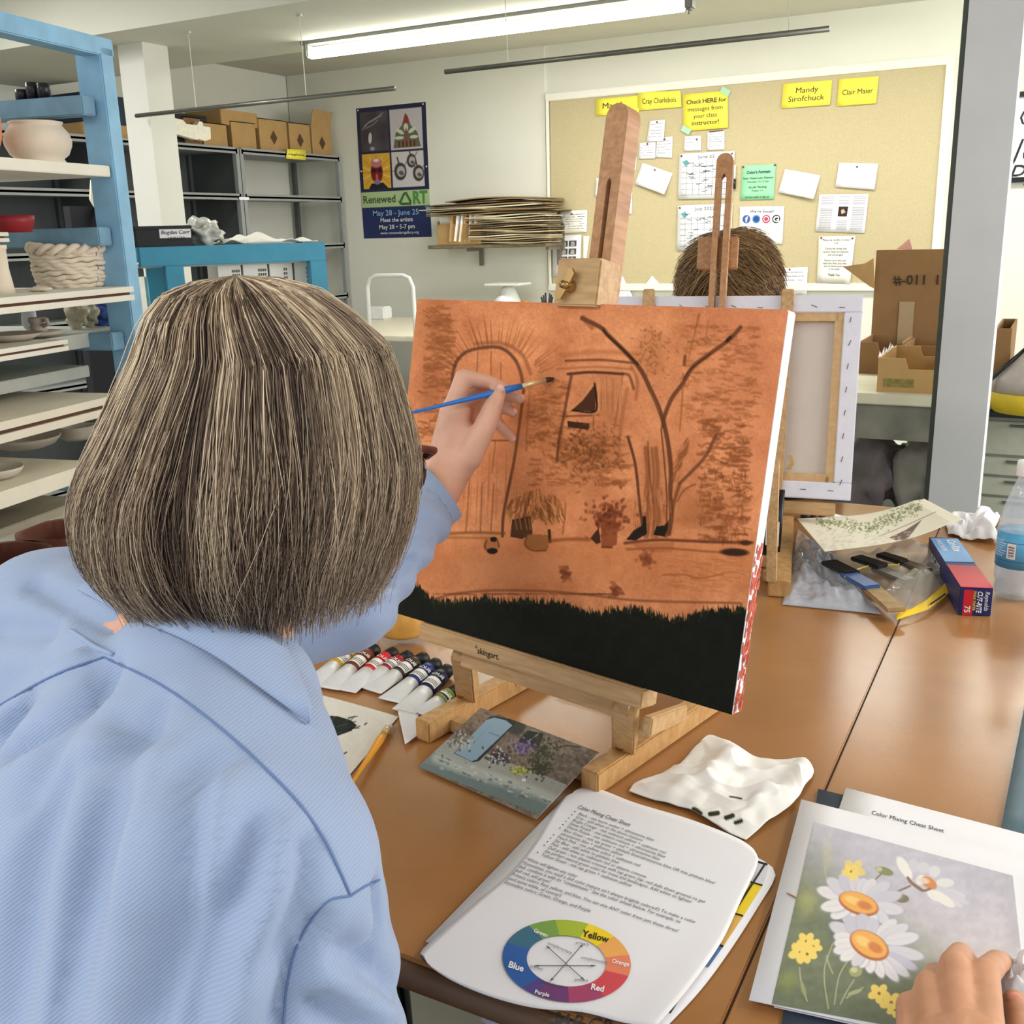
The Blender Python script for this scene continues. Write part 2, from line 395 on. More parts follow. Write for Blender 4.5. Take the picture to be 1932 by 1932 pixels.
# ------------------------------------------------------------------ wall panel poster
def wallpt(px, py, y=D): return AY(px, py, y)
def poster():
    y = D-.013
    TL, TR, BL = wallpt(672, 207, y), wallpt(803, 190, y), wallpt(695, 450, y)
    x0, x1, z1, z0 = TL[0], TR[0], (TL[2]+TR[2])/2, BL[2]
    W, H = x1-x0, z1-z0
    a = Art(0, 0, 240, 400, (38, 40, 74))
    a.a += a.noise(14, 3)[..., None]*4
    def rect(x, y, X, Y, c): a.poly([(x, y), (X, y), (X, Y), (x, Y)], c)
    rect(12, 14, 110, 132, (78, 72, 80)); rect(116, 14, 226, 134, (198, 192, 196)); rect(12, 140, 110, 246, (222, 172, 60)); rect(116, 140, 226, 246, (206, 202, 204))
    W_ = a.win(12, 14, 110, 132); a.a[W_] += a.noise(30, 5)[W_][..., None]*14
    for p in ([(18, 66), (40, 46), (60, 40), (92, 20)], [(25, 55), (55, 38), (88, 28)], [(30, 62), (60, 50), (75, 38)]): a.stroke(p, 2.5, (196, 188, 186), .7, 1.5)
    a.ell(44, 92, 6, 17, .1, (225, 222, 226), .9); a.ell(50, 124, 8, 6, 0, (180, 178, 186), .8)
    a.poly([(170, 26), (178, 36), (186, 62), (208, 84), (218, 128), (124, 128), (134, 84), (156, 62)], (96, 104, 92)); a.poly([(170, 26), (178, 40), (180, 58), (160, 58), (164, 40)], (150, 58, 46))
    for q in ((150, 80, 14, 6, .5), (190, 78, 14, 6, -.5), (170, 68, 8, 12, 0), (146, 98, 16, 5, 0), (196, 98, 14, 5, 0)): a.ell(q[0], q[1], q[2], q[3], q[4], (214, 226, 196), .9)
    rect(136, 106, 208, 126, (128, 98, 72))
    for k in range(5): rect(142+13*k, 108, 148+13*k, 126, (72, 54, 42))
    a.ell(170, 90, 4, 20, 0, (160, 70, 60), .8)
    for k in range(16):
        an = k*math.pi/8; a.stroke([(61, 196), (61+60*math.cos(an), 196+52*math.sin(an))], 4, (236, 206, 120) if k % 2 else (206, 140, 40), .8, 2)
    rect(0, 132, 12, 250, (38, 40, 74)); rect(110, 132, 116, 250, (38, 40, 74)); rect(12, 246, 110, 256, (38, 40, 74)); rect(12, 132, 110, 140, (38, 40, 74))
    a.poly([(30, 246), (40, 230), (82, 228), (100, 246)], (34, 34, 40))
    a.ell(61, 196, 21, 34, 0, (120, 32, 42)); a.ell(61, 168, 20, 14, 0, (196, 120, 120)); a.ell(50, 190, 9, 7, 0, (60, 20, 34)); a.ell(72, 190, 9, 7, 0, (60, 20, 34)); a.ell(61, 212, 4, 12, 0, (214, 96, 90)); a.ell(61, 226, 12, 8, 0, (150, 130, 170), .8); a.ell(61, 160, 10, 5, 0, (230, 220, 225))
    for (x, yy, s) in ((144, 198, 1.1), (184, 168, .85), (206, 206, 1)):
        a.ell(x, yy, 19*s, 24*s, 0, (64, 62, 60)); a.ell(x+2, yy, 13*s, 15*s, 0, (182, 178, 176)); a.ell(x+3, yy+5, 8*s, 6*s, .4, (96, 92, 90)); a.stroke([(x-4*s, yy-24*s), (x-8*s, yy-38*s)], 4*s, (54, 52, 50)); a.stroke([(x+14*s, yy-14*s), (x+24*s, yy-30*s)], 3, (64, 60, 58), .6)
    rect(0, 256, 240, 304, (176, 200, 148)); rect(0, 304, 240, 400, (38, 50, 96))
    ny, nx = 401, 241
    u = np.linspace(0, 1, 201); v = np.linspace(0, 1, 321)
    U, V = np.meshgrid(u, v)
    P = np.stack([U*W, np.full(U.shape, 0.0)-.004*np.sin(V*3), -V*H], -1)
    t = thing('poster', 'dark blue exhibition poster with four art photos on the back wall', 'poster', (x0, y, z1))
    gridmesh('printed_sheet', P, VPRINT, t, a.sample((U*240).ravel(), (V*400).ravel()), thick=(0, .002, 0))
    f = lambda p, q: (p/240*W, -.0065, -q/400*H)
    fi = lambda p, q: (p/240*W, -.0065, q/400*H)
    text_on([('Renewed', 6, -290, 34, 'LEFT', .01, 0, 0, .92)], fi, 'title_lettering', mat('ink_olive', (62, 84, 52), .6, var=0), t)
    text_on([('RT', 182, -296, 52, 'LEFT', .035, 0, 0, .8)], fi, 'title_lettering', mat('ink_green', (74, 142, 66), .6, var=0), t)
    b = MB()
    for q in range(3):   # recycling-arrow letter A
        a0 = math.radians(90+120*q); a1 = math.radians(90+120*(q+1)); s = 25
        p0 = (157+s*math.cos(a0), -284+s*math.sin(a0)); p1 = (157+s*math.cos(a1), -284+s*math.sin(a1))
        q0 = (p0[0]*.84+p1[0]*.16, p0[1]*.84+p1[1]*.16); q1 = (p0[0]*.16+p1[0]*.84, p0[1]*.16+p1[1]*.84)
        nx_, ny_ = -(p1[1]-p0[1])/43, (p1[0]-p0[0])/43; hw = 3.5
        b.add([fi(q0[0]+nx_*hw, q0[1]+ny_*hw), fi(q1[0]+nx_*hw, q1[1]+ny_*hw), fi(q1[0]-nx_*hw, q1[1]-ny_*hw), fi(q0[0]-nx_*hw, q0[1]-ny_*hw)], [(0, 1, 2, 3)])
        b.add([fi(q1[0]+nx_*9, q1[1]+ny_*9), fi(p1[0]+nx_*4, p1[1]+ny_*4), fi(q1[0]-nx_*9, q1[1]-ny_*9)], [(0, 1, 2)])
    b.build('recycling_symbol', mat('ink_dark_green', (58, 106, 58), .6, var=0), t)
    text_on([('May 28 - June 25', 120, -330, 24, 'CENTER', .004)], fi, 'date_lettering', mat('ink_pale_blue', (150, 190, 224), .6, var=0), t)
    text_on([('Meet the artists', 122, -350, 18, 'CENTER', .01), ('May 28 \u2022 5-7 pm', 122, -372, 19, 'CENTER', .01), ('www.renewedartgallery.org', 130, -388, 12, 'CENTER', 0)], fi, 'white_lettering', mat('ink_white', (232, 232, 236), .6, var=0), t)
    for (p, q) in ((8, 6), (232, 6), (6, 190), (234, 188)):
        MB().ell((p/240*W, -.006, -q/400*H), (.006, .003, .006), n=8, m=5).build('thumb_tack', mat('tack_white', (236, 236, 230), .4, var=0), t)
    MB().box((W*.985, -.005, -H*.79), (W*.09, .002, H*.05)).build('corner_sticker', mat('sticker_blue', (120, 160, 200), .5), t)
poster()

# ------------------------------------------------------------------ corkboard and papers
bx0, bx1, bz0, bz1 = -3.09, -.652, 1.03, 2.252
cb = thing('corkboard', 'wide tan corkboard in a white frame on the back wall', 'corkboard', ((bx0+bx1)/2, D, (bz0+bz1)/2))
CORK = mat('cork_fabric', (190, 177, 140), .9, var=.07, vscale=160, bump=.3, bscale=300)
MB().box((0, -.012, 0), (bx1-bx0-.06, .02, bz1-bz0-.06)).build('cork_panel', CORK, cb)
FR = mat('frame_white', (236, 234, 222), .6, var=.02)
for (c, s) in (((0, -.017, (bz1-bz0)/2-.015), (bx1-bx0, .032, .045)), ((0, -.017, -(bz1-bz0)/2+.015), (bx1-bx0, .032, .045)),
               (((bx1-bx0)/2-.02, -.017, 0), (.045, .030, bz1-bz0-.06)), ((-(bx1-bx0)/2+.012, -.017, 0), (.02, .030, bz1-bz0-.06))):
    MB().box(c, s, bev=.004).build('frame_rail', FR, cb)
YB = D-.024
def note(corn, label, m, name='paper_note', cat='paper', text=None, tacks=((.5, .08),), curl=0, ink=INK, extra=None, off=0, group=None, tackm=None, lines=0, lseed=0):
    """paper pinned on the board; corn = TL,TR,BR,BL pixels"""
    y = YB-.003-off
    P = [AY(*c, y) for c in corn]; O = P[0].copy()
    t = thing(name, label, cat, O, group=group)
    Q = [p-O for p in P]
    def f(u, v):
        p = Q[0]*(1-u)*(1-v)+Q[1]*u*(1-v)+Q[2]*u*v+Q[3]*(1-u)*v
        return p+np.array([0, -curl*(v**2)*(.4+u*.6)-.0005, 0])
    sheet('sheet', f, 6, 6, m, t, thick=.0006, up=(0, -1, 0))
    g = lambda u, v: tuple(np.array(f(u, -v))+np.array([0, -.0015, 0]))
    if text: text_on(text, g, 'writing', ink, t)
    if lines:
        r = random.Random(lseed); b = MB()
        for k in range(lines):
            v = .16+.74*k/lines; u = .1
            while u < .86:
                wdt = r.uniform(.03, .12)
                if r.random() < .86: b.add([g(u, -v), g(u+wdt, -v-.004), g(u+wdt, -v-.022), g(u, -v-.02)], [(0, 1, 2, 3)])
                u += wdt+.02
            if r.random() < .15: continue
        b.build('handwriting', INKG, t)
    for (u, v) in tacks:
        q = f(u, v); MB().ell((q[0], q[1]-.004, q[2]), (.006, .005, .006), n=8, m=6).build('push_pin', tackm or mat('pin_brown', (96, 70, 52), .4, var=0), t)
    if extra: extra(t, f, g)
    return t
tape = mat('green_tape', (170, 212, 176), .6, var=0)
note([(1124, 187), (1206, 180), (1206, 212), (1124, 219)], 'yellow name strip partly hidden behind the easel mast', YEL, text=[('Mand', .15, -.62, .5, 'LEFT', 0, 0, 0, .42)], curl=.004, tacks=())
note([(1203, 174), (1284, 171), (1286, 202), (1203, 209)], 'yellow name strip beside the instruction sign', YEL, text=[('Cray Charlebois', .5, -.66, .44, 'CENTER', 0, 0, 0, .27)], curl=.004, tacks=(), off=.001)
def tapes(t, f, g):
    for (u, v) in ((.95, .02), (.06, .97)):
        q = f(u, v); MB().box((q[0], q[1]-.002, q[2]), (.06, .001, .035), M=T(q[0], 0, q[2]) @ rot('Y', 30) @ T(-q[0], 0, -q[2])).build('green_tape', tape, t)
note([(1288, 178), (1373, 171), (1374, 241), (1290, 248)], 'yellow sign telling people to check here for messages', YEL, name='message_sign', cat='sign', curl=.006, tacks=(), off=.001, extra=tapes,
     text=[('Check', .08, -.28, .17, 'LEFT', .01, 0, 0, .75), ('HERE', .44, -.28, .17, 'LEFT', .02, 0, 0, .82), ('for', .80, -.28, .17, 'LEFT', .01, 0, 0, .85), ('messages from', .5, -.48, .17, 'CENTER', 0, 0, 0, .78), ('your class', .5, -.67, .17, 'CENTER', 0, 0, 0, .78), ('instructor!', .5, -.86, .17, 'CENTER', .01, 0, 0, .85)])
note([(1478, 158), (1570, 151), (1566, 198), (1474, 205)], 'yellow name card with two lines, near the top right', YEL, text=[('Mandy', .5, -.42, .32, 'CENTER', 0, 0, 0, .55), ('Sirofchuck', .5, -.76, .32, 'CENTER', 0, 0, 0, .55)], curl=.006, tacks=())
note([(1583, 149), (1658, 144), (1653, 195), (1579, 201)], 'yellow name card with one line, rightmost at the top', YEL, text=[('Clair Maier', .5, -.6, .28, 'CENTER', 0, 0, 0, .62)], curl=.006, tacks=())
# left-centre slips
note([(1226, 228), (1255, 226), (1252, 266), (1220, 268)], 'small white slip pinned topmost of the slip cluster', PAPER, lines=5, lseed=1, off=.002)
note([(1207, 270), (1237, 268), (1236, 299), (1205, 300)], 'small white slip at the lower left of the slip cluster', PAPER, lines=5, lseed=2, off=.003)
note([(1240, 262), (1269, 257), (1268, 298), (1236, 297)], 'small white slip at the lower right of the slip cluster', PAPER, lines=5, lseed=3, off=.001)
note([(1212, 307), (1269, 327), (1255, 367), (1198, 347)], 'blank white card tilted clockwise under the slip cluster', PAPER, curl=.02, tacks=((.45, .12),))
note([(1196, 232), (1203, 232), (1200, 321), (1186, 322)], 'tall white list peeking out right of the easel mast', PAPER, lines=16, lseed=4, tacks=())
note([(1182, 358), (1193, 362), (1192, 404), (1174, 405)], 'white paper edge beside the lower easel mast', PAPER, tacks=())
note([(1125, 336), (1146, 338), (1142, 375), (1122, 372)], 'white paper edge left of the easel mast', PAPER, tacks=())
note([(1051, 399), (1108, 396), (1107, 438), (1053, 441)], 'cream handwritten card at the left edge of the corkboard', CREAMP, lines=7, lseed=5, tacks=((.5, .14),))
def strip(t, f, g):
    for i in range(4):
        for j in range(2):
            b = MB(); u0, v0 = .26+.31*j, .13+.19*i
            b.add([g(u0, -v0), g(u0+.27, -v0), g(u0+.27, -v0-.14), g(u0, -v0-.14)], [(0, 1, 2, 3)]); b.build('portrait_photo', mat('photo_dark', (72, 74, 78), .5, var=.2, vscale=40), t)
            b = MB(); b.add([g(u0+.09, -v0-.02), g(u0+.20, -v0-.03), g(u0+.22, -v0-.13), g(u0+.06, -v0-.13)], [(0, 1, 2, 3)])
            P_ = b.v; b.v = [(x, y-.0005, z) for x, y, z in P_]; b.build('portrait_photo', mat('photo_light', (170, 168, 166), .5, var=.2, vscale=60), t)
note([(1044, 445), (1097, 443), (1094, 522), (1042, 522)], 'white sheet with a grid of small grey portraits', PAPER, extra=strip, tacks=())
note([(1100, 445), (1112, 445), (1106, 492), (1100, 494)], 'narrow white sheet between the portraits and the mast', CREAMP, tacks=())
note([(1292, 257), (1323, 256), (1323, 284), (1290, 285)], 'little white note with three lines below the yellow sign', PAPER, lines=3, lseed=6, tacks=((.75, .25),))
def clip(t, f, g):
    q = f(.5, 0); MB().tube([(q[0]-.04, q[1]-.004, q[2]), (q[0]+.045, q[1]-.004, q[2]+.004)], .0025, 6).build('clip_rail', mat('clip_brown', (104, 66, 48), .5, var=0), t)
note([(1335, 249), (1367, 247), (1367, 282), (1334, 284)], 'little grey printed note hung from a brown clip', PAPER, lines=6, lseed=7, tacks=(), extra=clip)
# calendars = small whiteboards
WB = mat('whiteboard', (232, 236, 240), .3, var=.01)
def calendar(corn, label, month):
    def ex(t, f, g):
        r = random.Random(len(label))
        b = MB()
        for k in range(1, 7):
            b.tube([g(.06, -.16-.125*k), g(.94, -.16-.125*k)], .0007, 4)
        for k in range(1, 8): b.tube([g(.03+.117*k, -.16), g(.03+.117*k, -.92)], .0007, 4)
        b.build('calendar_grid', INKG, t)
        b = MB()
        for k in range(26):
            u, v = r.uniform(.12, .8), r.uniform(.2, .88); pts = [g(u+.02*j, -v-r.uniform(-.02, .02)) for j in range(6)]; b.tube(pts, .0014, 4)
        b.build('handwriting', INK, t)
        b = MB(); b.add([g(.06, -.18), g(.14, -.14), g(.2, -.22), g(.12, -.28)], [(0, 1, 2, 3)]); b.build('teal_sticker', mat('sticker_teal', (96, 158, 166), .5), t)
    return note(corn, label, WB, name='calendar_board', cat='whiteboard', text=[(month, .5, -.12, .1, 'CENTER')], tacks=((.04, .05), (.96, .05)), extra=ex, off=.004)
calendar([(1282, 290), (1386, 285), (1383, 374), (1279, 376)], 'white calendar board with handwriting behind the smaller mast', 'June 22')
calendar([(1279, 388), (1382, 384), (1379, 470), (1277, 473)], 'lower white calendar board behind the seated painter', 'July 2022')
pen = thing('marker_pen', 'black capped marker clipped right of the upper calendar', 'marker', AY(1386, 328, YB-.01))
MB().tube([(0, 0, .05), (0, 0, -.03)], .007, 10).build('barrel', mat('marker_white', (225, 225, 225), .4, var=0), pen, True)
MB().tube([(0, 0, -.03), (0, 0, -.085)], .009, 10).build('cap', BLACKP, pen, True)
MINT = mat('paper_mint', (150, 216, 172), .75, var=.02)
note([(1401, 313), (1464, 309), (1460, 376), (1396, 378)], 'mint green typed notice pinned at both top corners', MINT, lines=0, tacks=((.02, .03), (.98, .03)),
     text=[("Color's Formats", .5, -.24, .12, 'CENTER', .03, 0, 0, .9), ('New Watercolor Painters', .5, -.4, .085, 'CENTER', .01), ('Thursdays 10-12 class', .5, -.5, .075, 'CENTER'), ('Acrylic Painting', .5, -.66, .085, 'CENTER', .01), ('Fridays 1-3', .5, -.76, .075, 'CENTER'), ('Call the studio to sign up', .5, -.94, .07, 'CENTER', .01)], ink=mat('ink_dark', (40, 70, 52), .6, var=0))
def icons(t, f, g):
    cols = [((60, 92, 158), (240, 240, 245)), ((66, 130, 190), (30, 70, 140)), ((182, 66, 96), (240, 230, 235)), ((34, 34, 40), (240, 240, 240))]
    for k, (c, d) in enumerate(cols):
        u, v = .16+.225*k, .33
        def disc(r, off, kx=1.0):
            b = MB(); n = 24
            pts = []
            for i in range(n):
                a = 2*math.pi*i/n; p = np.array(g(u+r*math.cos(a), -v-r*1.22*math.sin(a))); p[1] -= off; pts.append(tuple(p))
            b.add(pts, [tuple(range(n))]); return b
        ic = disc(.09, .0005).build('social_icon', mat('icon_%d' % c[0], c, .5, var=0), t)
        if k in (1, 2, 3):
            disc(.062, .001).build('icon_inner', mat('icon_in_%d' % k, d if k != 3 else (238, 238, 240), .5, var=0), ic)
        if k in (2, 3): disc(.045, .0015).build('icon_inner', mat('icon_c_%d' % k, c, .5, var=0), ic)
        if k in (0, 3): text_on([('f' if k == 0 else 'G', u, -v-.075, .2, 'CENTER', .03)], lambda a_, b_: tuple(np.array(g(a_, b_))+np.array([0, -.002, 0])), 'icon_letter', mat('icon_letter_white', (244, 244, 246), .5, var=0), ic)
note([(1396, 390), (1480, 389), (1476, 461), (1394, 461)], 'white sheet with a row of round social icons', PAPER, extra=icons, text=[('We\u2019re Social!', .5, -.16, .1, 'CENTER', .01, 0, .2)], tacks=())
note([(1481, 319), (1548, 331), (1536, 376), (1469, 363)], 'blank white card tilted, right of the mint notice', PAPER, curl=.02, tacks=())
note([(1583, 307), (1657, 309), (1650, 358), (1576, 353)], 'blank white card pinned level, below the name cards', PAPER, curl=.008, tacks=((.48, .14),))
def news(t, f, g):
    r = random.Random(3); b = MB()
    for c in range(3):
        u0 = .06+.32*c
        for k in range(20):
            v = .06+.045*k
            if c == 1 and .3 < v < .68: continue
            if r.random() < .1: continue
            b.add([g(u0+(.04 if c == 1 else 0), -v), g(u0+.25, -v), g(u0+.25, -v-.016), g(u0+(.04 if c == 1 else 0), -v-.016)], [(0, 1, 2, 3)])
    b.build('print', mat('ink_light', (160, 160, 166), .7, var=0), t)
    b = MB(); b.add([g(.43, -.32), g(.62, -.32), g(.61, -.58), g(.425, -.58)], [(0, 1, 2, 3)]); ph = b.build('dark_photo', mat('photo_black', (44, 30, 28), .5, var=.3, vscale=60), t)
    b = MB(); b.add([g(.48, -.42), g(.53, -.38), g(.58, -.47), g(.5, -.52)], [(0, 1, 2, 3)]); b.v = [(x, y-.001, z) for x, y, z in b.v]; b.build('lit_figure', mat('photo_tan', (206, 176, 150), .5), ph)
note([(1546, 367), (1639, 366), (1631, 440), (1538, 437)], 'printed three column newsletter with a small dark photo', PAPER, extra=news, tacks=())
note([(1545, 446), (1614, 445), (1604, 536), (1541, 534)], 'typed letter pinned under the newsletter', CREAMP, curl=.008, tacks=((.07, .03), (.93, .05)),
     text=[('Please be mindful of others', .5, -.1, .07, 'CENTER'), ('if ill.', .5, -.17, .07, 'CENTER'), ('During the spring class', .5, -.28, .066, 'CENTER'), ('sessions masks are welcome', .5, -.345, .062, 'CENTER'), ('and encouraged.', .5, -.41, .066, 'CENTER'), ('Respect each other and', .5, -.53, .064, 'CENTER'), ('clean your work area when', .5, -.59, .062, 'CENTER'), ('you are finished painting', .5, -.65, .062, 'CENTER'), ('in the studio.', .5, -.71, .062, 'CENTER'), ('Thank You', .5, -.84, .08, 'CENTER', .01)])
note([(1468, 506), (1524, 504), (1522, 556), (1464, 554)], 'white lined sheet behind the left easel upright', PAPER, lines=5, lseed=9, tacks=((.4, .06),))
note([(1174, 520), (1195, 562), (1166, 566), (1164, 540)], 'folded white paper tent left of the easel post', PAPER, tacks=())
note([(1230, 520), (1250, 541), (1238, 545), (1214, 541)], 'folded white paper corner tacked at the board bottom', PAPER, tacks=())
# whiteboard at far right
wbt = thing('wall_whiteboard', 'whiteboard with black rails and cursive marker writing at far right', 'whiteboard', AY(1910, 180, D-.01))
bL = AY(1910, 186, D-.01); bB = AY(1905, 346, D-.01); H_ = bL[2]-bB[2]
MB().box((.72, 0, -H_/2), (1.5, .018, H_)).build('board_panel', WB, wbt)
for z in (0, -H_): MB().box((.72, -.012, z), (1.5, .03, .026)).build('black_rail', BLACKP, wbt)
wo = AY(1910, 180, D-.01)
def wbf(u, v):
    return (u, -.0125, v)
text_on([('Open', .04, -.16, .13, 'LEFT', -.01), ('Jewels', .02, -.33, .16, 'LEFT', -.012, 0, .3), ('Play', 0.0, -.46, .16, 'LEFT', -.012, 0, .3)], wbf, 'marker_writing', INK, wbt)

# ------------------------------------------------------------------ wall shelf with bundles of cardboard sheets
zs = AY(808, 463, 6.2)[2]
t = thing('wall_shelf', 'narrow wooden wall shelf loaded with flat cardboard', 'shelf', (-3.5, 6.25, zs))
xa = AY(807, 462, 6.12)[0]+3.5; xb = AY(1030, 454, 6.12)[0]+3.5
SHW = woodmat('dark_shelf_wood', (136, 124, 100), (96, 86, 70), .6, (8, 40, 40))
MB().box(((xa+xb)/2, -.0, -.012), (xb-xa, .27, .024), bev=.004).build('shelf_plank', SHW, t)
for x in (xa+.28, xb-.02):
    b = MB().box((x, .11, -.08), (.025, .02, .13)); b.box((x, .02, -.035), (.022, .18, .02)); b.build('bracket', mat('bracket_grey', (118, 112, 98), .6), t)
MB().box((xb+.005, .12, .03), (.02, .012, .16)).build('bracket', mat('bracket_grey', (118, 112, 98), .6), t)
cx0 = xa+.08-3.5; cx1 = AY(912, 460, 6.15)[0]
cbx = thing('cardboard_box', 'open cardboard file box holding envelopes on the wall shelf', 'box', ((cx0+cx1)/2, 6.22, zs))
w2 = (cx1-cx0)/2-.005
b = MB().box((0, 0, .006), (2*w2, .2, .012)); b.box((0, -.1, .07), (2*w2, .006, .13)); b.box((-w2, 0, .08), (.006, .2, .15)); b.box((w2, 0, .08), (.006, .2, .15)); b.box((0, .1, .08), (2*w2, .006, .15))
b.build('carton', CARD, cbx)
for k in range(7):
    e = thing('envelope', ['blank white envelope at the front left of the file box', 'leaning cream envelope in the file box'][k > 1], 'envelope', (cx0+.04+.045*k, 6.15+.01*k, zs+.014), 0, 'envelopes in the file box') if k else None
    if k == 0:
        o = MB().box((cx0+.09, 6.135, zs+.11), (.15, .003, .16), M=None).build('envelope', CREAMP); tag(o, 'blank white envelope at the front left of the file box', 'envelope'); continue
    bpy.data.objects.remove(e)
    M_ = T(cx0+.10+.036*k, 6.16+.004*k, zs+.015) @ rot('Y', rnd.uniform(4, 14)) @ rot('Z', 62)
    o = MB().box((0, 0, .09), (.15, .004, rnd.uniform(.17, .2)), M=M_).build('envelope', [CREAMP, CARD, PAPER][k % 3]); tag(o, 'cardboard or paper folder leaning in the wall shelf file box', 'folder', 'folders leaning in the file box')
# flat sheets
zz = zs+.002
SHT = [mat('sheet_tan', (196, 176, 138), .8), mat('sheet_brown', (150, 124, 88), .8), mat('sheet_dark', (98, 84, 64), .8), mat('sheet_cream', (224, 214, 186), .8), mat('sheet_olive', (124, 110, 78), .8)]
for k in range(25):
    th = rnd.uniform(.008, .014); L = rnd.uniform(.52, .62); xm = AY(968, 430, 6.2)[0]+rnd.uniform(-.02, .03)
    if k > 15: L = rnd.uniform(.8, .95)*1.05; xm -= .16+rnd.uniform(-.04, .04)
    if k > 22: L *= .8; xm += .1
    rz = rnd.uniform(-9, 9); ry = rnd.uniform(-1.0, 1.0)+(1.0 if k > 12 else 0)
    M_ = T(xm, 6.22, zz+th/2) @ rot('Z', rz) @ rot('Y', 0)
    b = MB(); n = 8
    vs = []
    for i in range(n+1):
        x = -L/2+L*i/n
        for (yy, zo) in ((-.12, 0), (.12, 0), (.12, th*.6), (-.12, th*.6)):
            vs.append((x, yy, zo-th*.3+.004*math.sin(i*.8+k)-(.012*abs(x/L*2)**3 if k > 20 else 0)))
    fs = [(4*i+j, 4*i+(j+1) % 4, 4*i+4+(j+1) % 4, 4*i+4+j) for i in range(n) for j in range(4)]+[(0, 1, 2, 3), (4*n+3, 4*n+2, 4*n+1, 4*n)]
    b.add(vs, fs, M_)
    o = b.build('cardboard_sheet', SHT[rnd.randrange(5)]); tag(o, 'flat cardboard sheet in the tall stack on the wall shelf', 'cardboard', 'cardboard sheets stacked on the wall shelf'); zz += th*1.02
    if k == 15: zz = max(zz, zs+.175)

# ------------------------------------------------------------------ work table under the wall, with small things
CT = mat('table_cream', (232, 226, 204), .5, var=.02)
t = thing('work_table', 'long cream topped work table against the back wall', 'table', (-3.05, 5.55, 0))
MB().box((0, 0, .835), (2.9, 1.2, .03), bev=.005).build('tabletop', CT, t)
for x in (-1.38, 1.38):
    for y in (-.55, .55): MB().box((x, y, .41), (.05, .05, .82)).build('leg', GREYM, t)
t = thing('metal_folding_chair', 'white tubular metal folding chair frame behind the head', 'chair', (-3.45, 4.65, 0))
TW = mat('white_tube', (226, 226, 222), .35, var=0)
A = AY(692, 520, 4.65); B = AY(778, 520, 4.65); zt = A[2]; hw = (B[0]-A[0])/2; t.location = ((A[0]+B[0])/2, 4.65, 0)
pts = [(-hw-.01, -.0, 0), (-hw, 0, zt-.06), (-hw+.02, 0, zt-.015), (-hw+.06, 0, zt), (hw-.06, 0, zt), (hw-.02, 0, zt-.015), (hw, 0, zt-.06), (hw+.01, 0, 0)]
MB().tube(pts, .011, 10).build('back_frame', TW, t, True)
MB().box((0, -.2, .45), (.38, .38, .03), bev=.01).build('seat', GREYM, t)
for s in (-1, 1): MB().tube([(s*(hw-.01), .03, .55), (s*(hw-.01), -.42, 0)], .011, 8).build('leg', TW, t, True)
Z8 = .85
def on_desk(px, py): return AZ(px, py, Z8)
sc = thing('kitchen_scale', 'white kitchen scale with a flat tray on the work table', 'scale', on_desk(960, 602))
sp_ = on_desk(960, 602); zt = AY(960, 536, sp_[1])[2]-Z8
b = MB().lathe([(.0, 0), (.09, 0), (.1, .02), (.085, zt*.5), (.05, zt*.85), (.03, zt*.95), (0, zt*.95)], 24); b.build('body', mat('scale_glass', (214, 220, 214), .3, var=0), sc, True)
MB().box((0, 0, zt), (.26, .2, .014), bev=.006).build('tray', TW, sc)
MB().lathe([(0, 0), (.062, 0), (.062, .006), (0, .006)], 24, M=T(0, -.088, zt*.42) @ rot('X', 80)).build('dial', PAPER, sc, True)
q = on_desk(978, 600)
o = thing('yellow_sponge', 'crumpled yellow and orange sponge beside the kitchen scale', 'sponge', q+np.array([.05, 0, 0]))
MB().ell((0, 0, .05), (.05, .04, .05), noise_=.5).build('sponge_block', mat('sponge_yellow', (240, 196, 60), .8), o, True); MB().ell((.01, -.02, .085), (.03, .025, .03), noise_=.6).build('orange_corner', mat('sponge_orange', (222, 142, 50), .8), o, True)
q = on_desk(1033, 604)
o = thing('pen_cup', 'dark pot full of black pens left of the clamp block', 'pen holder', q); zt = AY(1033, 572, q[1])[2]-Z8
MB().lathe([(0, 0), (.035, 0), (.04, .02), (.04, zt), (.034, zt), (.03, .02), (0, .02)], 20).build('pot', mat('pot_grey_green', (96, 100, 84), .6), o, True)
for k in range(6):
    a = k*1.1; MB().tube([(.012*math.cos(a), .012*math.sin(a), .022), (.04*math.cos(a), .03*math.sin(a), zt+.04+.012*(k % 3))], .006, 6).build('pen', BLACKP, o, True)
q = on_desk(702, 605)
b = MB().box((q[0], q[1]+.1, Z8+.045), (.14, .1, .09), bev=.01); tag(b.build('plastic_tub', mat('tub_white', (228, 230, 228), .5)), 'small white plastic tub on the work table by the chair', 'tub')

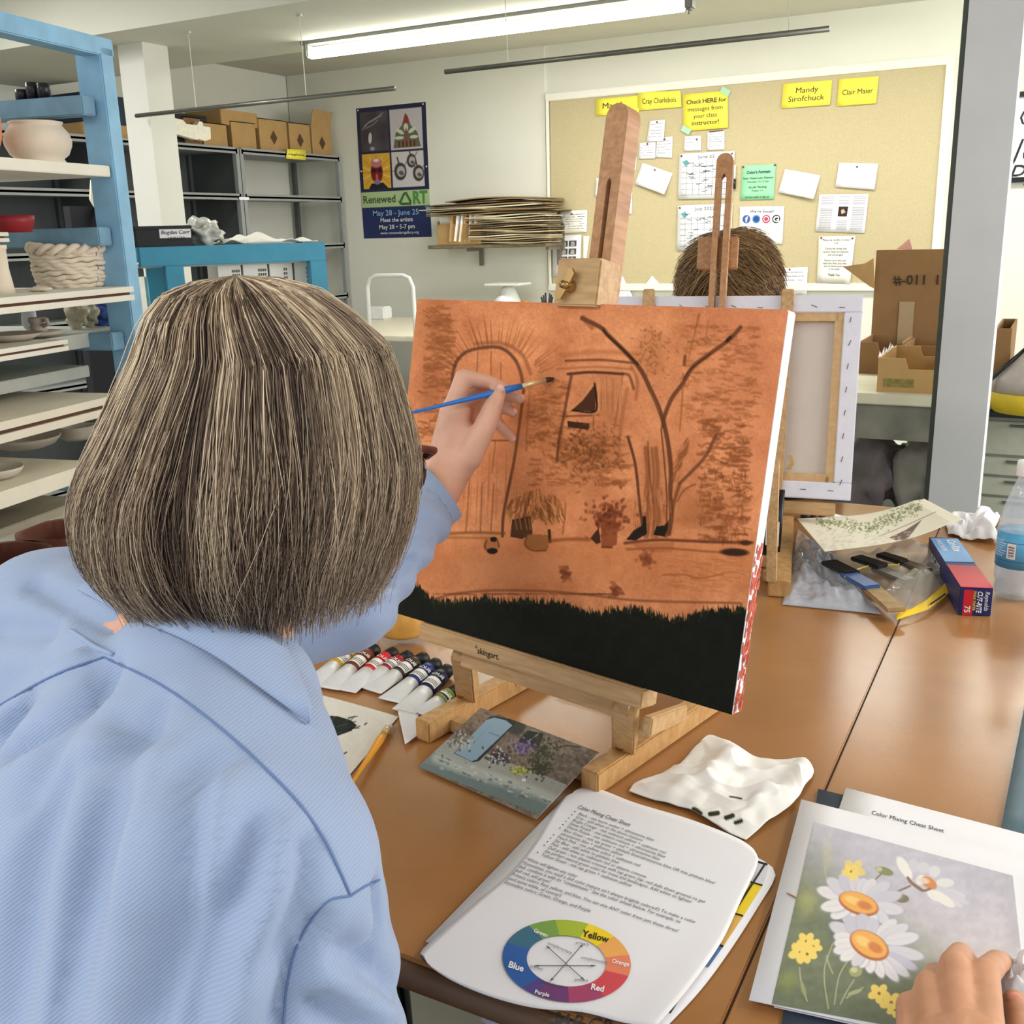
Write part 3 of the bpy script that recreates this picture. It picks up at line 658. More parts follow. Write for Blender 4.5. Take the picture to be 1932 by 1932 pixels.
# ------------------------------------------------------------------ grey shelving along the left wall
SX0, SX1 = -5.17, -4.73
ys = [6.36, 5.30, 4.24, 3.2, 2.2]
zt = 1.965
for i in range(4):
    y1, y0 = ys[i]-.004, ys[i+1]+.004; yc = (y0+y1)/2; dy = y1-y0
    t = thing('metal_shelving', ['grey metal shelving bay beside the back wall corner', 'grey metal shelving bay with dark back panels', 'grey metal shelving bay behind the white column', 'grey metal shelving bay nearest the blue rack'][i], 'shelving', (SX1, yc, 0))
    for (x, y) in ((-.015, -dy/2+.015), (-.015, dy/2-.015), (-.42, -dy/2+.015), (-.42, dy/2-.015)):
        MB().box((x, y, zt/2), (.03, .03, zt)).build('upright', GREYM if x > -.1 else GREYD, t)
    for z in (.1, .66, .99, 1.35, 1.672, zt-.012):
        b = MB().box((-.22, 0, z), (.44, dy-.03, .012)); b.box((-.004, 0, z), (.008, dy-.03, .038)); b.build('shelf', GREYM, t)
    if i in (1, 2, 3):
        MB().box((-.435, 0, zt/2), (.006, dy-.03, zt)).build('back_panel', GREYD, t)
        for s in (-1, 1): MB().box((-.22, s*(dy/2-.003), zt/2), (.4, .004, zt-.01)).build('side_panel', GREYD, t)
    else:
        MB().tube([(-.42, dy/2-.05, 1.0), (-.42, -.02, 1.34)], .012, 4).build('diagonal_brace', GREYD, t)
# boxes on top of the shelving: px ranges front bottom
def shelfbox(pxa, pxb, pyt, label, m, dx=.3, depth0=SX1-.04, flap=None, mark=False, name='cardboard_box', cat='box'):
    ztop = zt
    pa = AX(pxa, 290, depth0); pb = AX(pxb, 290, depth0)
    y0, y1 = sorted((pa[1], pb[1])); yc = (y0+y1)/2
    h = AX((pxa+pxb)/2, pyt, depth0)[2]-ztop
    t = thing(name, label, cat, (depth0-dx/2, yc, ztop))
    dy = y1-y0-.006; q = .005
    b = MB()
    b.box((0, 0, q/2), (dx, dy, q)); b.box((dx/2-q/2, 0, h/2), (q, dy, h)); b.box((-dx/2+q/2, 0, h/2), (q, dy, h)); b.box((0, dy/2-q/2, h/2), (dx-2*q, q, h)); b.box((0, -dy/2+q/2, h/2), (dx-2*q, q, h))
    b.build('carton', m, t)
    if not flap: MB().box((0, 0, h-q/2), (dx, dy, q)).build('lid_flap', m, t)
    else:
        MB().box((0, 0, flap/2), (q, dy*.98, flap), M=T(dx/2-q, 0, h) @ rot('Y', 14)).build('lid_flap', m, t)
    if mark:
        b = MB(); s = .035; z = h*.45
        b.add([(dx/2+.002, 0, z+s*1.3), (dx/2+.002, s, z), (dx/2+.002, 0, z-s*1.3), (dx/2+.002, -s, z)], [(0, 1, 2, 3)]); b.build('diamond_stamp', mat('stamp_dark', (84, 62, 40), .7), t)
    return t
shelfbox(386, 432, 233, 'low cardboard carton with stamped ends on the grey shelving', CARD)
shelfbox(440, 486, 231, 'plain cardboard carton next to the stamped ends', CARD)
shelfbox(492, 545, 226, 'cardboard carton with a diamond stamp, left of three', CARD, mark=True)
shelfbox(548, 588, 233, 'cardboard carton with a diamond stamp, middle of three', CARD, mark=True)
shelfbox(590, 628, 240, 'open flapped cardboard carton at the wall corner', CARD, mark=True, flap=.11)
c = AX(418, 222, SX1-.2)
shelfbox(352, 384, 222, 'small cardboard carton behind the white scrap', CARDD)
o = thing('cardboard_box', 'flat cardboard carton stacked on the stamped one', 'box', (c[0], c[1], 2.11)); MB().box((0, 0, .0), (.3, .34, .09), bev=.003).build('carton', CARD, o)
o.location.z = zt+AX(409, 233, SX1-.04)[2]-zt+.045
# white plastic bracket thing at the shelf edge
pts = [(325, 222), (345, 226), (352, 234), (372, 236), (376, 229), (382, 230), (384, 238), (397, 240), (398, 262), (388, 266), (374, 262), (372, 264), (326, 251)]
X0 = SX1+.03
P = [AX(px, py, X0) for px, py in pts]
b = MB(); n = len(P); b.add([tuple(p) for p in P]+[(p[0]-.04, p[1], p[2]) for p in P], [tuple(range(n)), tuple(range(2*n-1, n-1, -1))]+[(i, (i+1) % n, n+(i+1) % n, n+i) for i in range(n)])
o = b.build('styrofoam_packing', mat('foam_white', (240, 236, 220), .8)); tag(o, 'jagged white foam packing piece jutting off the grey shelving', 'packing foam')
def sticky(pa, lab, x=SX1+.012, txt=None):
    P = [AX(*p, x) for p in pa]; O = P[0]
    t = thing('sticky_note', lab, 'note', O); Q = [p-O for p in P]
    f = lambda u, v: Q[0]*(1-u)*(1-v)+Q[1]*u*(1-v)+Q[2]*u*v+Q[3]*(1-u)*v
    sheet('sheet', f, 3, 3, YEL, t, thick=.001, up=(1, 0, 0))
    if txt: text_on([(txt, .5, -.62, .3, 'CENTER', .01)], lambda u, v: tuple(f(u, -v)+np.array([.002, 0, 0])), 'writing', INK, t)
sticky([(542, 281), (577, 283), (577, 302), (540, 299)], 'yellow sticky note with a word on the grey shelf edge', txt='reglaze')
sticky([(325, 266), (333, 268), (337, 303), (329, 302)], 'blank yellow sticky note beside the white column')
o = MB().box((-.05, 0, 0), (.002, .09, .018)).build('shelf_label', PAPER); o.location = AX(472, 374, SX1+.06); tag(o, 'small white label strip on the middle grey shelf', 'label')
# dark box and carton behind the blue rack (on near bay)
c0 = AX(150, 235, -4.9); 
o = thing('storage_box', 'navy storage box standing on the near grey shelving', 'box', (-4.93, c0[1]+.15, zt+.075)); MB().box((0, 0, .075), (.34, .5, .15), bev=.004).build('carton', mat('navy_box', (24, 42, 62), .6), o)
o = thing('cardboard_box', 'flat tan carton under the navy storage box', 'box', (-4.93, c0[1]+.15, zt)); MB().box((0, 0, .037), (.36, .52, .074), bev=.004).build('carton', CARD, o)
o = thing('cardboard_box', 'dark carton just left of the white column', 'box', (-4.93, AX(238, 225, -4.9)[1]+.36, zt)); MB().box((0, 0, .09), (.3, .34, .18), bev=.004).build('carton', BLACKP, o)
# ================================================================== blue pottery rack on the left
RP = AD(228, 365, 2.6); RD = unit([-.197, .98, 0]); RN = np.array([RD[1], -RD[0], 0])      # RN points into the room
def RM(s, off, z):   # s along rack (toward camera negative), off out of front plane
    return np.array([RP[0], RP[1], 0])+RD*s+RN*off+np.array([0, 0, z])
def onrack(px, py, off=0):
    d = ray(px, py); Q = RP+RN*off; t = (Q-C_).dot(RN)/d.dot(RN); P = C_+d*t; return (P-RP).dot(RD), P[2]
rackM = frame(RM(0, 0, 0), RD, -RN, (0, 0, 1))     # local x along rack away from camera, y backwards, z up
rack = thing('blue_pottery_rack', 'tall light blue painted wooden rack full of unglazed pots', 'rack', (0, 0, 0))
rack.matrix_world = rackM
LEN = 1.35; DEP = .62; ZT = 1.885
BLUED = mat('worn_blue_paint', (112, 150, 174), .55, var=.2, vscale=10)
for (x, y) in ((.0, .03), (-LEN, .03), (0, DEP), (-LEN, DEP)):
    MB().box((x, y, ZT/2-.01), (.05, .075, ZT-.02), bev=.003).build('post', BLUE, rack)
MB().box((-LEN/2, .02, ZT-.02), (LEN+.06, .055, .042), bev=.003).build('top_rail', BLUE, rack)
MB().box((-LEN/2, DEP, ZT-.02), (LEN+.06, .055, .042), bev=.003).build('top_rail', BLUE, rack)
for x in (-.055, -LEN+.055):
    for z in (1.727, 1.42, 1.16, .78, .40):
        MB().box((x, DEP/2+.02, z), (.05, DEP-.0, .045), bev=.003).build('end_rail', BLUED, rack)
PLY = mat('ply_underside', (168, 150, 112), .8, var=.1)
def rackboard(xr, z, th, label, y0=-.02, y1=.55, x1=-1.2, m=BOARD, core=False, dz=0):
    """one removable shelf board: top surface at z"""
    o = thing('shelf_board', label, 'shelf board', (0, 0, 0)); o.matrix_world = rackM @ T((xr+x1)/2, (y0+y1)/2, z-th/2)
    W = xr-x1; Dd = y1-y0
    if core:
        MB().box((0, 0, th*.3), (W, Dd, th*.4), bev=.001).build('top_board', m, o); MB().box((0, .004, 0), (W*.99, Dd-.012, th*.2)).build('dark_core', BOARDE, o); MB().box((0, 0, -th*.3), (W, Dd, th*.4), bev=.001).build('bottom_board', m, o)
    else: MB().box((0, 0, 0), (W, Dd, th), bev=.002).build('board', m, o)
    return o
s, z = onrack(207, 313); rackboard(s, z, .026, 'white painted board holding the big round pot, topmost shelf', y0=0, y1=.56)
z1 = z
s, z = onrack(98, 437, .02); rackboard(s, z+.002, .022, 'short pale board stack under the red bowl', y0=.1, y1=.5, core=True); zred = z+.002
s, z = onrack(252, 540, .05); rackboard(s, z, .034, 'white double board with the coiled rope pot', y0=-.05, y1=.5, core=True); z2 = z
s, z = onrack(128, 640, .02); rackboard(s, z, .026, 'chipped board with small cups and plates', y0=-.02, y1=.5, core=True); z3 = z
s, z = onrack(250, 668, .0); rackboard(-.03, z-.03, .03, 'grey board just below the cup shelf', y0=.14, y1=.58, m=mat('board_grey', (176, 178, 170), .7), x1=-.5)
s, z = onrack(206, 748, .05); rackboard(s+.05, z, .045, 'bare thick white board, third from the floor', y0=-.05, y1=.5, core=True, m=mat('board_cream', (222, 214, 196), .7, var=.08, vscale=8)); z4 = z
s, z = onrack(152, 880, .08); rackboard(s+.06, z, .036, 'cream board carrying the grey bowls', y0=-.08, y1=.52, m=mat('board_cream', (222, 214, 196), .7, var=.08, vscale=8)); z5 = z
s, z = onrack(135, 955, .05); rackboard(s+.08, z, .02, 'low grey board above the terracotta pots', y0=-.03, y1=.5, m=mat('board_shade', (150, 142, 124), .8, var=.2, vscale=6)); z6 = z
def onboard(px, py, z): return AZ(px, py, z)
def atrack(px, py, off): s, z = onrack(px, py, off); return RM(s, off, 0), z
def pxw(px, py, r_px, P):   # radius in metres for a pixel radius at point P
    d = -(R_.T @ (np.array(P)-C_))[2]; return r_px/F*d
# big round pot
OFF = -.16
p, zb = atrack(77, 306, OFF); p[2] = z1; r = pxw(0, 0, 60, p); hh = onrack(77, 232, OFF)[1]-z1
o = thing('round_pot', 'big cream bisque pot with a rolled rim on the top board', 'pot', p)
MB().lathe([(0, 0), (r*.76, 0), (r*.76, .012), (r*.70, .02), (r*.86, hh*.28), (r*.98, hh*.48), (r*1.0, hh*.6), (r*.93, hh*.76), (r*.80, hh*.88), (r*.74, hh*.94), (r*.79, hh*.97), (r*.80, hh), (r*.72, hh), (r*.68, hh*.93), (r*.85, hh*.7), (r*.8, hh*.3), (0, .03)], 48).build('pot_body', CLAY, o, True)
p, _ = atrack(-54, 300, -.2); p[2] = z1; o = thing('terracotta_pot', 'terracotta pot cut by the left edge of the photo', 'pot', p)
MB().lathe([(0, 0), (.05, 0), (.072, .06), (.075, .10), (.06, .15), (.05, .15), (.06, .1), (.05, .02), (0, .02)], 32).build('pot_body', mat('terracotta', (222, 140, 104), .8), o, True)
# dark jars on the upper end rail
for k, (px, w_, lab) in enumerate(((132, 22, 'short dark jar, left of three on the upper rack rail'), (141, 17, 'taller dark jar, middle of three on the upper rack rail'), (160, 20, 'wide dark jar, right of three on the upper rack rail'))):
    p, z = atrack(px, 203, -.3); o = thing('dark_jar', lab, 'jar', (p[0], p[1], 1.7495)); o.location = rackM @ Vector((-.055, .145+.033*(2-k), 1.7495))
    r = .0155; h = (.026, .040, .036)[k]
    MB().lathe([(0, 0), (r, 0), (r*1.05, h*.7), (r*.9, h), (r*.8, h), (r*.85, h*.6), (0, h*.5)], 20).build('jar_body', BLACKP, o, True); MB().lathe([(0, h*.5), (r*.84, h*.52)], 16).build('glaze', mat('dark_glaze', (60, 40, 36), .3), o)
# red bowl
p, _ = atrack(28, 436, -.14); p[2] = zred; r = pxw(0, 0, 38, p); hh = onrack(28, 407, -.14)[1]-zred
o = thing('red_bowl', 'dark red bowl on the short board stack', 'bowl', p)
MB().lathe([(0, 0), (r*.8, 0), (r*.95, hh*.6), (r, hh), (r*.93, hh), (r*.86, hh*.5), (0, hh*.2)], 32).build('bowl_body', mat('red_glaze', (142, 26, 36), .5), o, True)
MB().tube([(-r*.98, -.01, hh*.2), (-r*1.0, -.015, hh*2.3)], .006, 8).build('brush_handle', mat('handle_brown', (120, 74, 46), .6), o)
# cylinder vase
p, _ = atrack(2, 552, -.10); p[2] = z2; hh = onrack(2, 462, -.10)[1]-z2
o = thing('cylinder_vase', 'straight cream cylinder vase at the left edge', 'vase', p)
r = pxw(0, 0, 22, p); MB().lathe([(0, 0), (r*1.15, 0), (r*1.05, hh*.2), (r*.9, hh*.5), (r*.88, hh*.9), (r*.98, hh*.92), (r*.98, hh), (r*.85, hh), (r*.8, hh*.5), (0, .02)], 32).build('vase_body', CLAY, o, True)
# coiled pot
p, _ = atrack(140, 541, -.15); p[2] = z2; r = pxw(0, 0, 66, p); hh = onrack(140, 470, -.15)[1]-z2
o = thing('coiled_pot', 'cream pot built of twisted clay ropes', 'pot', p)
b = MB(); nr = 9
for k in range(nr):
    zz = hh*(k+.5)/nr; rr = r*(.90+.09*math.sin(k/nr*2.6))
    pts = [((rr+.0025*math.sin(14*a+k*2))*math.cos(a), (rr+.0025*math.sin(14*a+k*2))*math.sin(a), zz+.0025*math.sin(3*a+k*1.3)+.0015*math.cos(14*a)) for a in np.linspace(0, 2*math.pi, 90)]
    b.tube(pts, hh/nr*.62, 7, cap=False)
b.build('clay_coils', CLAY, o, True)
b = MB()
for ph in (0, math.pi):
    pts = [((r*.99+.007*math.cos(9*a+ph))*math.cos(a), (r*.99+.007*math.cos(9*a+ph))*math.sin(a), hh+.002+.008*math.sin(9*a+ph)+.004*math.sin(2*a)) for a in np.linspace(0, 2*math.pi, 140)]
    b.tube(pts, .0085, 8, cap=False)
b.build('twisted_rim', CLAY, o, True)
MB().lathe([(r*.84, 0.004), (r*.84, hh)], 32).build('inner_wall', CLAYG, o, True)
# white box and slab behind
p, _ = atrack(62, 470, -.35); o = MB().box((0, 0, .0), (.3, .12, .05), M=rackM @ T(-.30, .42, onrack(62, 466, -.35)[1])).build('plaster_slab', CLAYG); tag(o, 'pale plaster slab behind the coiled pot', 'slab')
# clay scrap on board
p, _ = atrack(75, 552, -.05); p[2] = z2; o = MB().ell((0, 0, .006), (.035, .02, .006), noise_=.4).build('clay_scrap', CLAY, None, True); o.location = p; tag(o, 'thin clay scrap lying in front of the coiled pot', 'clay scrap')
# small items on chipped board
p, _ = atrack(75, 637, -.12); p[2] = z3; hh = onrack(75, 598, -.12)[1]-z3
o = thing('small_cup', 'small grey clay cup standing on a saucer', 'cup', p)
r = pxw(0, 0, 17, p); MB().lathe([(0, 0), (r*2.4, .004), (r*2.5, .012), (r*1.2, .01), (r*.8, .016), (r*.9, hh*.5), (r*.75, hh*.6), (r, hh*.85), (r*.85, hh), (r*.7, hh), (0, hh*.4)], 28).build('cup_body', CLAYG, o, True)
MB().tube([(r*.8, 0, hh*.55), (r*1.7, 0, hh*.65), (r*1.6, 0, hh*.9), (r*.9, 0, hh*.85)], .005, 8).build('handle', CLAYG, o, True)
p, _ = atrack(22, 648, -.10); p[2] = z3; o = thing('saucer', 'flat clay dish at the left of the cup', 'dish', p); MB().lathe([(0, 0), (.04, 0), (.07, .018), (.073, .018), (.045, .002), (0, .006)], 32).build('dish_body', CLAYG, o, True)
p, _ = atrack(52, 640, -.26); p[2] = z3; o = thing('white_figurine', 'little white glazed dish tipped behind the cup', 'dish', p); MB().ell((0, 0, .04), (.025, .012, .035), M=rot('Y', 25)).build('dish_body', PAPER, o, True)
# things on the rear of the rack beside the post: bags and blue jar
for (px, py, rx, rz, rgb, lab) in ((152, 650, 20, 34, (196, 186, 160), 'crumpled cream plastic bag left of the blue bundle'), (176, 652, 16, 28, (150, 146, 126), 'grey plastic bag behind the cream one'), (202, 652, 30, 24, (48, 74, 140), 'deep blue plastic bundle tied at the top'), (228, 648, 12, 34, (190, 140, 120), 'pinkish plastic bag beside the rack post')):
    Pp, z = atrack(px, py, -.20); a = pxw(0, 0, rx, Pp); c_ = pxw(0, 0, rz, Pp); Pp[2] = 1.186
    o = thing('plastic_bag', lab, 'bag', Pp); b = MB(); b.ell((0, 0, c_*.72), (a, a*.7, c_*.75), noise_=.6, n=22, m=16); b.ell((0, 0, c_*1.5), (a*.35, a*.3, c_*.5), noise_=.9, n=16)
    b.build('bag_body', mat('bag_%d_%d' % (rgb[0], rgb[2]), rgb, .35, var=.15, vscale=40), o, True)
b = MB().box((-.2, .34, 1.165), (.62, .50, .036)); o = b.build('shelf_board', mat('board_grey', (176, 178, 170), .7)); o.matrix_world = rackM; tag(o, 'grey board under the plastic bags at the rack back', 'shelf board')
# bowls
def bowl(px, py, rpx, pyr, off, z, label, col=CLAYG, flare=1.0, sy=1):
    p, _ = atrack(px, py, off); p[2] = z; r = pxw(0, 0, rpx, p); h = (onrack(px, pyr, off)[1]-z)*1.25
    o = thing('clay_bowl', label, 'bowl', p)
    MB().lathe([(0, 0), (r*.5*flare, 0), (r*.8*flare, h*.3), (r*.93, h*.7), (r, h), (r*.96, h), (r*.88, h*.7), (r*.7*flare, h*.3), (0, .012)], 40, wob=.02).build('bowl_body', col, o, True)
bowl(52, 868, 66, 826, -.22, z5, 'wide grey clay bowl on the low cream board')
bowl(152, 862, 34, 806, -.16, z5, 'round grey clay pot beside the wide bowl', flare=1.3)
bowl(-2, 922, 50, 884, -.03, z5, 'pointed rim clay bowl at the board front', mat('pale_clay', (196, 188, 172), .9))
# terracotta at bottom
for k, (px, py) in enumerate(((0, 1045), (125, 1030))):
    p, _ = atrack(px, py, -.2); o = thing('terracotta_pot', ['brown terracotta pot at the bottom left', 'second brown terracotta pot beside the shirt'][k], 'pot', (p[0], p[1], .48)); MB().lathe([(0, 0), (.08, 0), (.11, .14), (.12, .15), (.12, .19), (.10, .19), (.09, .1), (0, .02)], 28).build('pot_body', mat('dark_terracotta', (112, 62, 46), .8), o, True)
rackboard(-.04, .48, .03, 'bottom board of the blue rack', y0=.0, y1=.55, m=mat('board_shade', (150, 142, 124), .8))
# hanging cloth roll behind
pts = [(172, 337), (186, 338), (208, 428), (190, 429), (180, 392), (170, 375)]
P = [AD(*q, 3.27) for q in pts]; b = MB(); n = len(P); off = np.array([-.04, .03, 0])
b.add([tuple(p) for p in P]+[tuple(p+off) for p in P], [tuple(range(n)), tuple(range(2*n-1, n-1, -1))]+[(i, (i+1) % n, n+(i+1) % n, n+i) for i in range(n)])
b.tube([AD(178, 340, 3.27), AD(199, 428, 3.27)], .008, 6)
tag(b.build('canvas_cloth', mat('cloth_offwhite', (226, 220, 200), .85), bev=.003), 'folded off-white cloth hanging behind the blue rack post', 'cloth')
P0, P1 = AD(163, 345, 3.2), AD(170, 372, 3.2)
pz_ = AD(174, 395, 3.32); o = MB().box((pz_[0], pz_[1], .76), (.03, .2, 1.52)).build('leaning_board', mat('dark_navy_panel', (24, 24, 34), .7)); tag(o, 'dark board standing behind the hanging cloth', 'board')

# ================================================================== teal stand in the middle ground
A = AD(262, 490, 3.35); B = AD(611, 470, 3.6)
dv = B-A; dv[2] = 0; Ls = np.linalg.norm(dv); dx_ = dv/Ls; ny_ = np.array([-dx_[1], dx_[0], 0]); zc = (A[2]+B[2])/2
st = thing('teal_stand', 'bright teal painted wooden stand behind the white haired head', 'stand', (0, 0, 0)); st.matrix_world = frame((A[0], A[1], 0), dx_, ny_, (0, 0, 1))
st['label'] = 'bright teal painted wooden stand with baskets behind the painter'
hb = .062
for y in (0, .5): MB().box((Ls/2, y, zc), (Ls, .04, hb), bev=.003).build('top_rail', TEAL, st)
for (x, y) in ((Ls-.03, 0), (Ls*.17, .0), (Ls-.03, .5), (Ls*.17, .5)): MB().box((x, y+.001, (zc-hb/2)/2), (.06, .045, zc-hb/2), bev=.003).build('leg', TEAL, st)
MB().box((Ls*.21, .25, zc-.0), (.05, .46, hb*.9)).build('cross_rail', TEAL, st)
MB().box((Ls/2, .25, zc-.03), (Ls*.98, .46, .012)).build('stand_panel', mat('pale_panel', (206, 206, 196), .7), st)
ztop = zc+hb/2; SM = st.matrix_world.copy()
def sl(px, py, y): # point on stand local plane y
    Q = np.array(SM @ Vector((0, y, 0))); d = ray(px, py); t = (Q-C_).dot(ny_)/d.dot(ny_); P = C_+d*t; return (P-np.array([A[0], A[1], 0])).dot(dx_), P[2]
xa, za = sl(256, 465, .0); xb, zb_ = sl(360, 425, .0)
o = thing('black_box', 'black storage box with a handwritten white label on the teal stand', 'box'); o.matrix_world = SM @ T((xa+xb)/2, .12, ztop)
w_ = xb-xa; h_ = zb_-ztop
MB().box((0, 0, h_*.42), (w_, .26, h_*.84), bev=.004).build('box_body', BLACKP, o); MB().box((0, 0, h_*.92), (w_*1.02, .27, h_*.16), bev=.003).build('lid', BLACKP, o)
MB().box((w_*.2, -.1315, h_*.62), (w_*.55, .002, h_*.42)).build('label', PAPER, o)
text_on([('Bogdan Corr', 0, 0, .017, 'CENTER', .002, 0, .2), ('12/21/22', -.0, -.02, .016, 'CENTER', 0, 0, .2)], lambda u, v: (w_*.2+u, -.134, h_*.6+v), 'handwriting', INK, o)
x, _ = sl(388, 465, .1); o = thing('plastic_bag', 'clear crumpled plastic bag right of the black box', 'bag'); o.matrix_world = SM @ T(x, .12, ztop)
MB().ell((0, 0, .04), (.06, .08, .045), noise_=.7, n=26, m=18).build('bag_body', mat('bag_haze', (196, 196, 188), .25, var=.25, vscale=50), o, True)
x0, _ = sl(415, 460, .1); x1_, _ = sl(590, 455, .1)
o = thing('lace_cloth', 'white crumpled lace cloth lying over the teal stand', 'cloth'); o.matrix_world = SM @ T((x0+x1_)/2, .2, ztop)
P = np.array([[((u-.5)*(x1_-x0), (v-.5)*.34, .006+.014*max(0, noise.noise(Vector((u*5, v*4, 3))))*2+.03*math.exp(-((u-.45)/.18)**2-((v-.5)/.3)**2)) for u in np.linspace(0, 1, 36)] for v in np.linspace(0, 1, 14)])
gridmesh('cloth_sheet', P, mat('lace_white', (236, 234, 226), .9, var=.04), o, thick=(0, 0, -.002))
# perforated baskets
PL = mat('white_plastic', (236, 234, 226), .5, var=.02); HO = mat('perforation_dark', (92, 88, 80), .8, var=0)
xs = [(408, 455), (456, 505), (506, 552), (553, 592)]
for k, (a_, b_) in enumerate(xs):
    xa, _ = sl(a_, 500, .06); xb, _ = sl(b_, 500, .06); w_ = xb-xa-.006; zt_ = zc-hb/2-.006; zb2 = zt_-.26
    o = thing('plastic_basket', ['white perforated basket under the teal stand, leftmost', 'white perforated basket, second under the teal stand', 'white perforated basket, third under the teal stand', 'white perforated basket beside the teal stand leg'][k], 'basket', group=None); o.matrix_world = SM @ T((xa+xb)/2, .16, 0)
    b = MB(); b.box((0, -.1, (zt_+zb2)/2), (w_, .008, zt_-zb2)); b.box((0, .1, (zt_+zb2)/2), (w_, .008, zt_-zb2)); b.box((w_/2-.004, 0, (zt_+zb2)/2), (.008, .19, zt_-zb2)); b.box((-w_/2+.004, 0, (zt_+zb2)/2), (.008, .19, zt_-zb2)); b.box((0, 0, zb2+.004), (w_-.02, .19, .008)); b.build('basket_body', PL, o)
    b = MB()
    for i in range(4 if k in (0, 1, 3) else 2):
        for j in range(16): b.box((w_*(.14+.09*i), -.1045, zt_-.02-.0145*j), (w_*.055, .002, .009))
    b.build('perforations', HO, o)
MB().box((Ls*.58, .25, zc-.35), (Ls*.8, .44, .012)).build('lower_panel', mat('pale_panel', (206, 206, 196), .7), st)
# white boards standing between rack and stand
o = MB().box((0, 0, .64), (.03, .02, 1.28), M=T(AD(278, 590, 3.9)[0], AD(278, 590, 3.9)[1], 0)).build('white_batten', mat('batten_white', (206, 204, 190), .7)); tag(o, 'white wooden batten between the rack post and teal stand', 'batten')

# ================================================================== counter table and boxes on the right
CTZ = .80
c_l = AZ(1610, 690, CTZ)
t = thing('counter_table', 'worn cream topped counter holding cardboard trays', 'table', (-.535, 4.45, 0))
MB().box((0, 0, CTZ-.02), (.62, 1.06, .04), bev=.004).build('countertop', mat('counter_top', (198, 194, 172), .6, var=.08, vscale=8), t)
MB().box((0, -.50, CTZ-.105), (.58, .03, .13)).build('apron', mat('stained_grey', (112, 112, 102), .7, var=.35, vscale=6), t)
for x in (-.26, .26):
    for y in (-.48, .48): MB().box((x, y, (CTZ-.04)/2), (.07, .06, CTZ-.04)).build('leg', mat('leg_grey', (92, 100, 98), .6), t)
MB().box((0, 0, .25), (.58, 1.0, .03)).build('lower_shelf', mat('leg_grey', (92, 100, 98), .6), t)
for k, (px, py, r, lab) in enumerate(((1640, 850, .125, 'dusty dark plastic bag under the counter'), (1738, 880, .105, 'pale plastic bag of powder under the counter'))):
    P_ = AY(px, py, 4.2); o = thing('plastic_bag', lab, 'bag', (P_[0], P_[1], .265))
    MB().ell((0, 0, .17), (r, r*.8, .175), noise_=.45, n=26, m=18).build('bag_body', mat('dust_bag_%d' % k, (118, 108, 110) if k == 0 else (150, 146, 138), .35, var=.15, vscale=14), o, True)
def tray(px0, px1, pyb, y, dep_, h, label, notch=True, m=CARD):
    a_ = AY(px0, pyb, y); b_ = AY(px1, pyb, y); w = b_[0]-a_[0]
    o = thing('cardboard_tray', label, 'box', ((a_[0]+b_[0])/2, y+dep_/2, CTZ)); q = .006
    b = MB(); b.box((0, 0, q/2), (w, dep_, q)); 
    hl = h
    if notch:
        prof = [(-w/2, 0), (w/2, 0), (w/2, hl*.68), (0, hl*.68), (-w*.06, hl), (-w/2, hl)]
    else: prof = [(-w/2, 0), (w/2, 0), (w/2, hl), (-w/2, hl)]
    Mx = frame((0, -dep_/2, 0), (1, 0, 0), (0, 0, 1), (0, -1, 0)); b.prism(prof, q, Mx)
    Mx = frame((0, dep_/2, 0), (1, 0, 0), (0, 0, 1), (0, -1, 0)); b.prism(prof, q, Mx)
    for s in (-1, 1): b.box((s*(w/2-q/2), 0, hl*.5), (q, dep_-.012, hl))
    b.build('carton', m, o); return o, w
o, w = tray(1655, 1771, 722, 3.98, .42, .125, 'front cardboard tray with a notched wall on the counter')
MB().box((-.03, -.2165, .035), (w*.5, .001, .03)).build('green_print', mat('print_olive', (128, 118, 66), .8, var=.3, vscale=60), o)
b = MB()
for k in range(7): b.add([(-w/2-.004, -.2+.05*k, .12), (-w/2-.004+.008*(k % 3), -.17+.05*k, .145+.012*math.sin(k*2)), (-w/2+.004, -.15+.05*k, .12)], [(0, 1, 2)])
b.build('torn_edge', PAPER, o)
tray(1618, 1700, 690, 4.46, .32, .13, 'left cardboard tray further back on the counter', m=CARDD)
tray(1702, 1790, 690, 4.46, .32, .12, 'right cardboard tray further back on the counter', notch=False, m=CARDD)
tray(1868, 1899, 728, 3.96, .4, .24, 'small open carton right of the column', notch=False, m=CARDD)
# tall dark brown box behind
y = 4.84; a_ = AY(1643, 640, y); b_ = AY(1786, 470, y); w = b_[0]-a_[0]; ztb = b_[2]
o = thing('tall_cardboard_box', 'tall brown cardboard box with torn flap behind the trays', 'box', ((a_[0]+b_[0])/2, y+.03, CTZ)); h = ztb-CTZ
MB().box((0, 0, h/2), (w, .06, h)).build('carton', CARDD, o)
MB().box((.0, -.0325, h*.34), (w*.22, .002, h*.42)).build('packing_tape', mat('tape_tan', (168, 146, 112), .35), o)
text_on([('I  110-#', 0, 0, .058, 'CENTER', .01)], lambda u, v: (.03-u, -.034, h*.70+v), 'mirrored_print', mat('ink_brown', (52, 38, 24), .7, var=0), o)
if 0: text_on([('H', 0, 0, .07, 'CENTER', .01)], lambda u, v: (.17-u*.6, -.034, h*.70+v), 'mirrored_print', mat('ink_brown', (52, 38, 24), .7, var=0), o)
pts = [(1590, 503), (1632, 497), (1648, 487), (1650, 545), (1640, 540)]
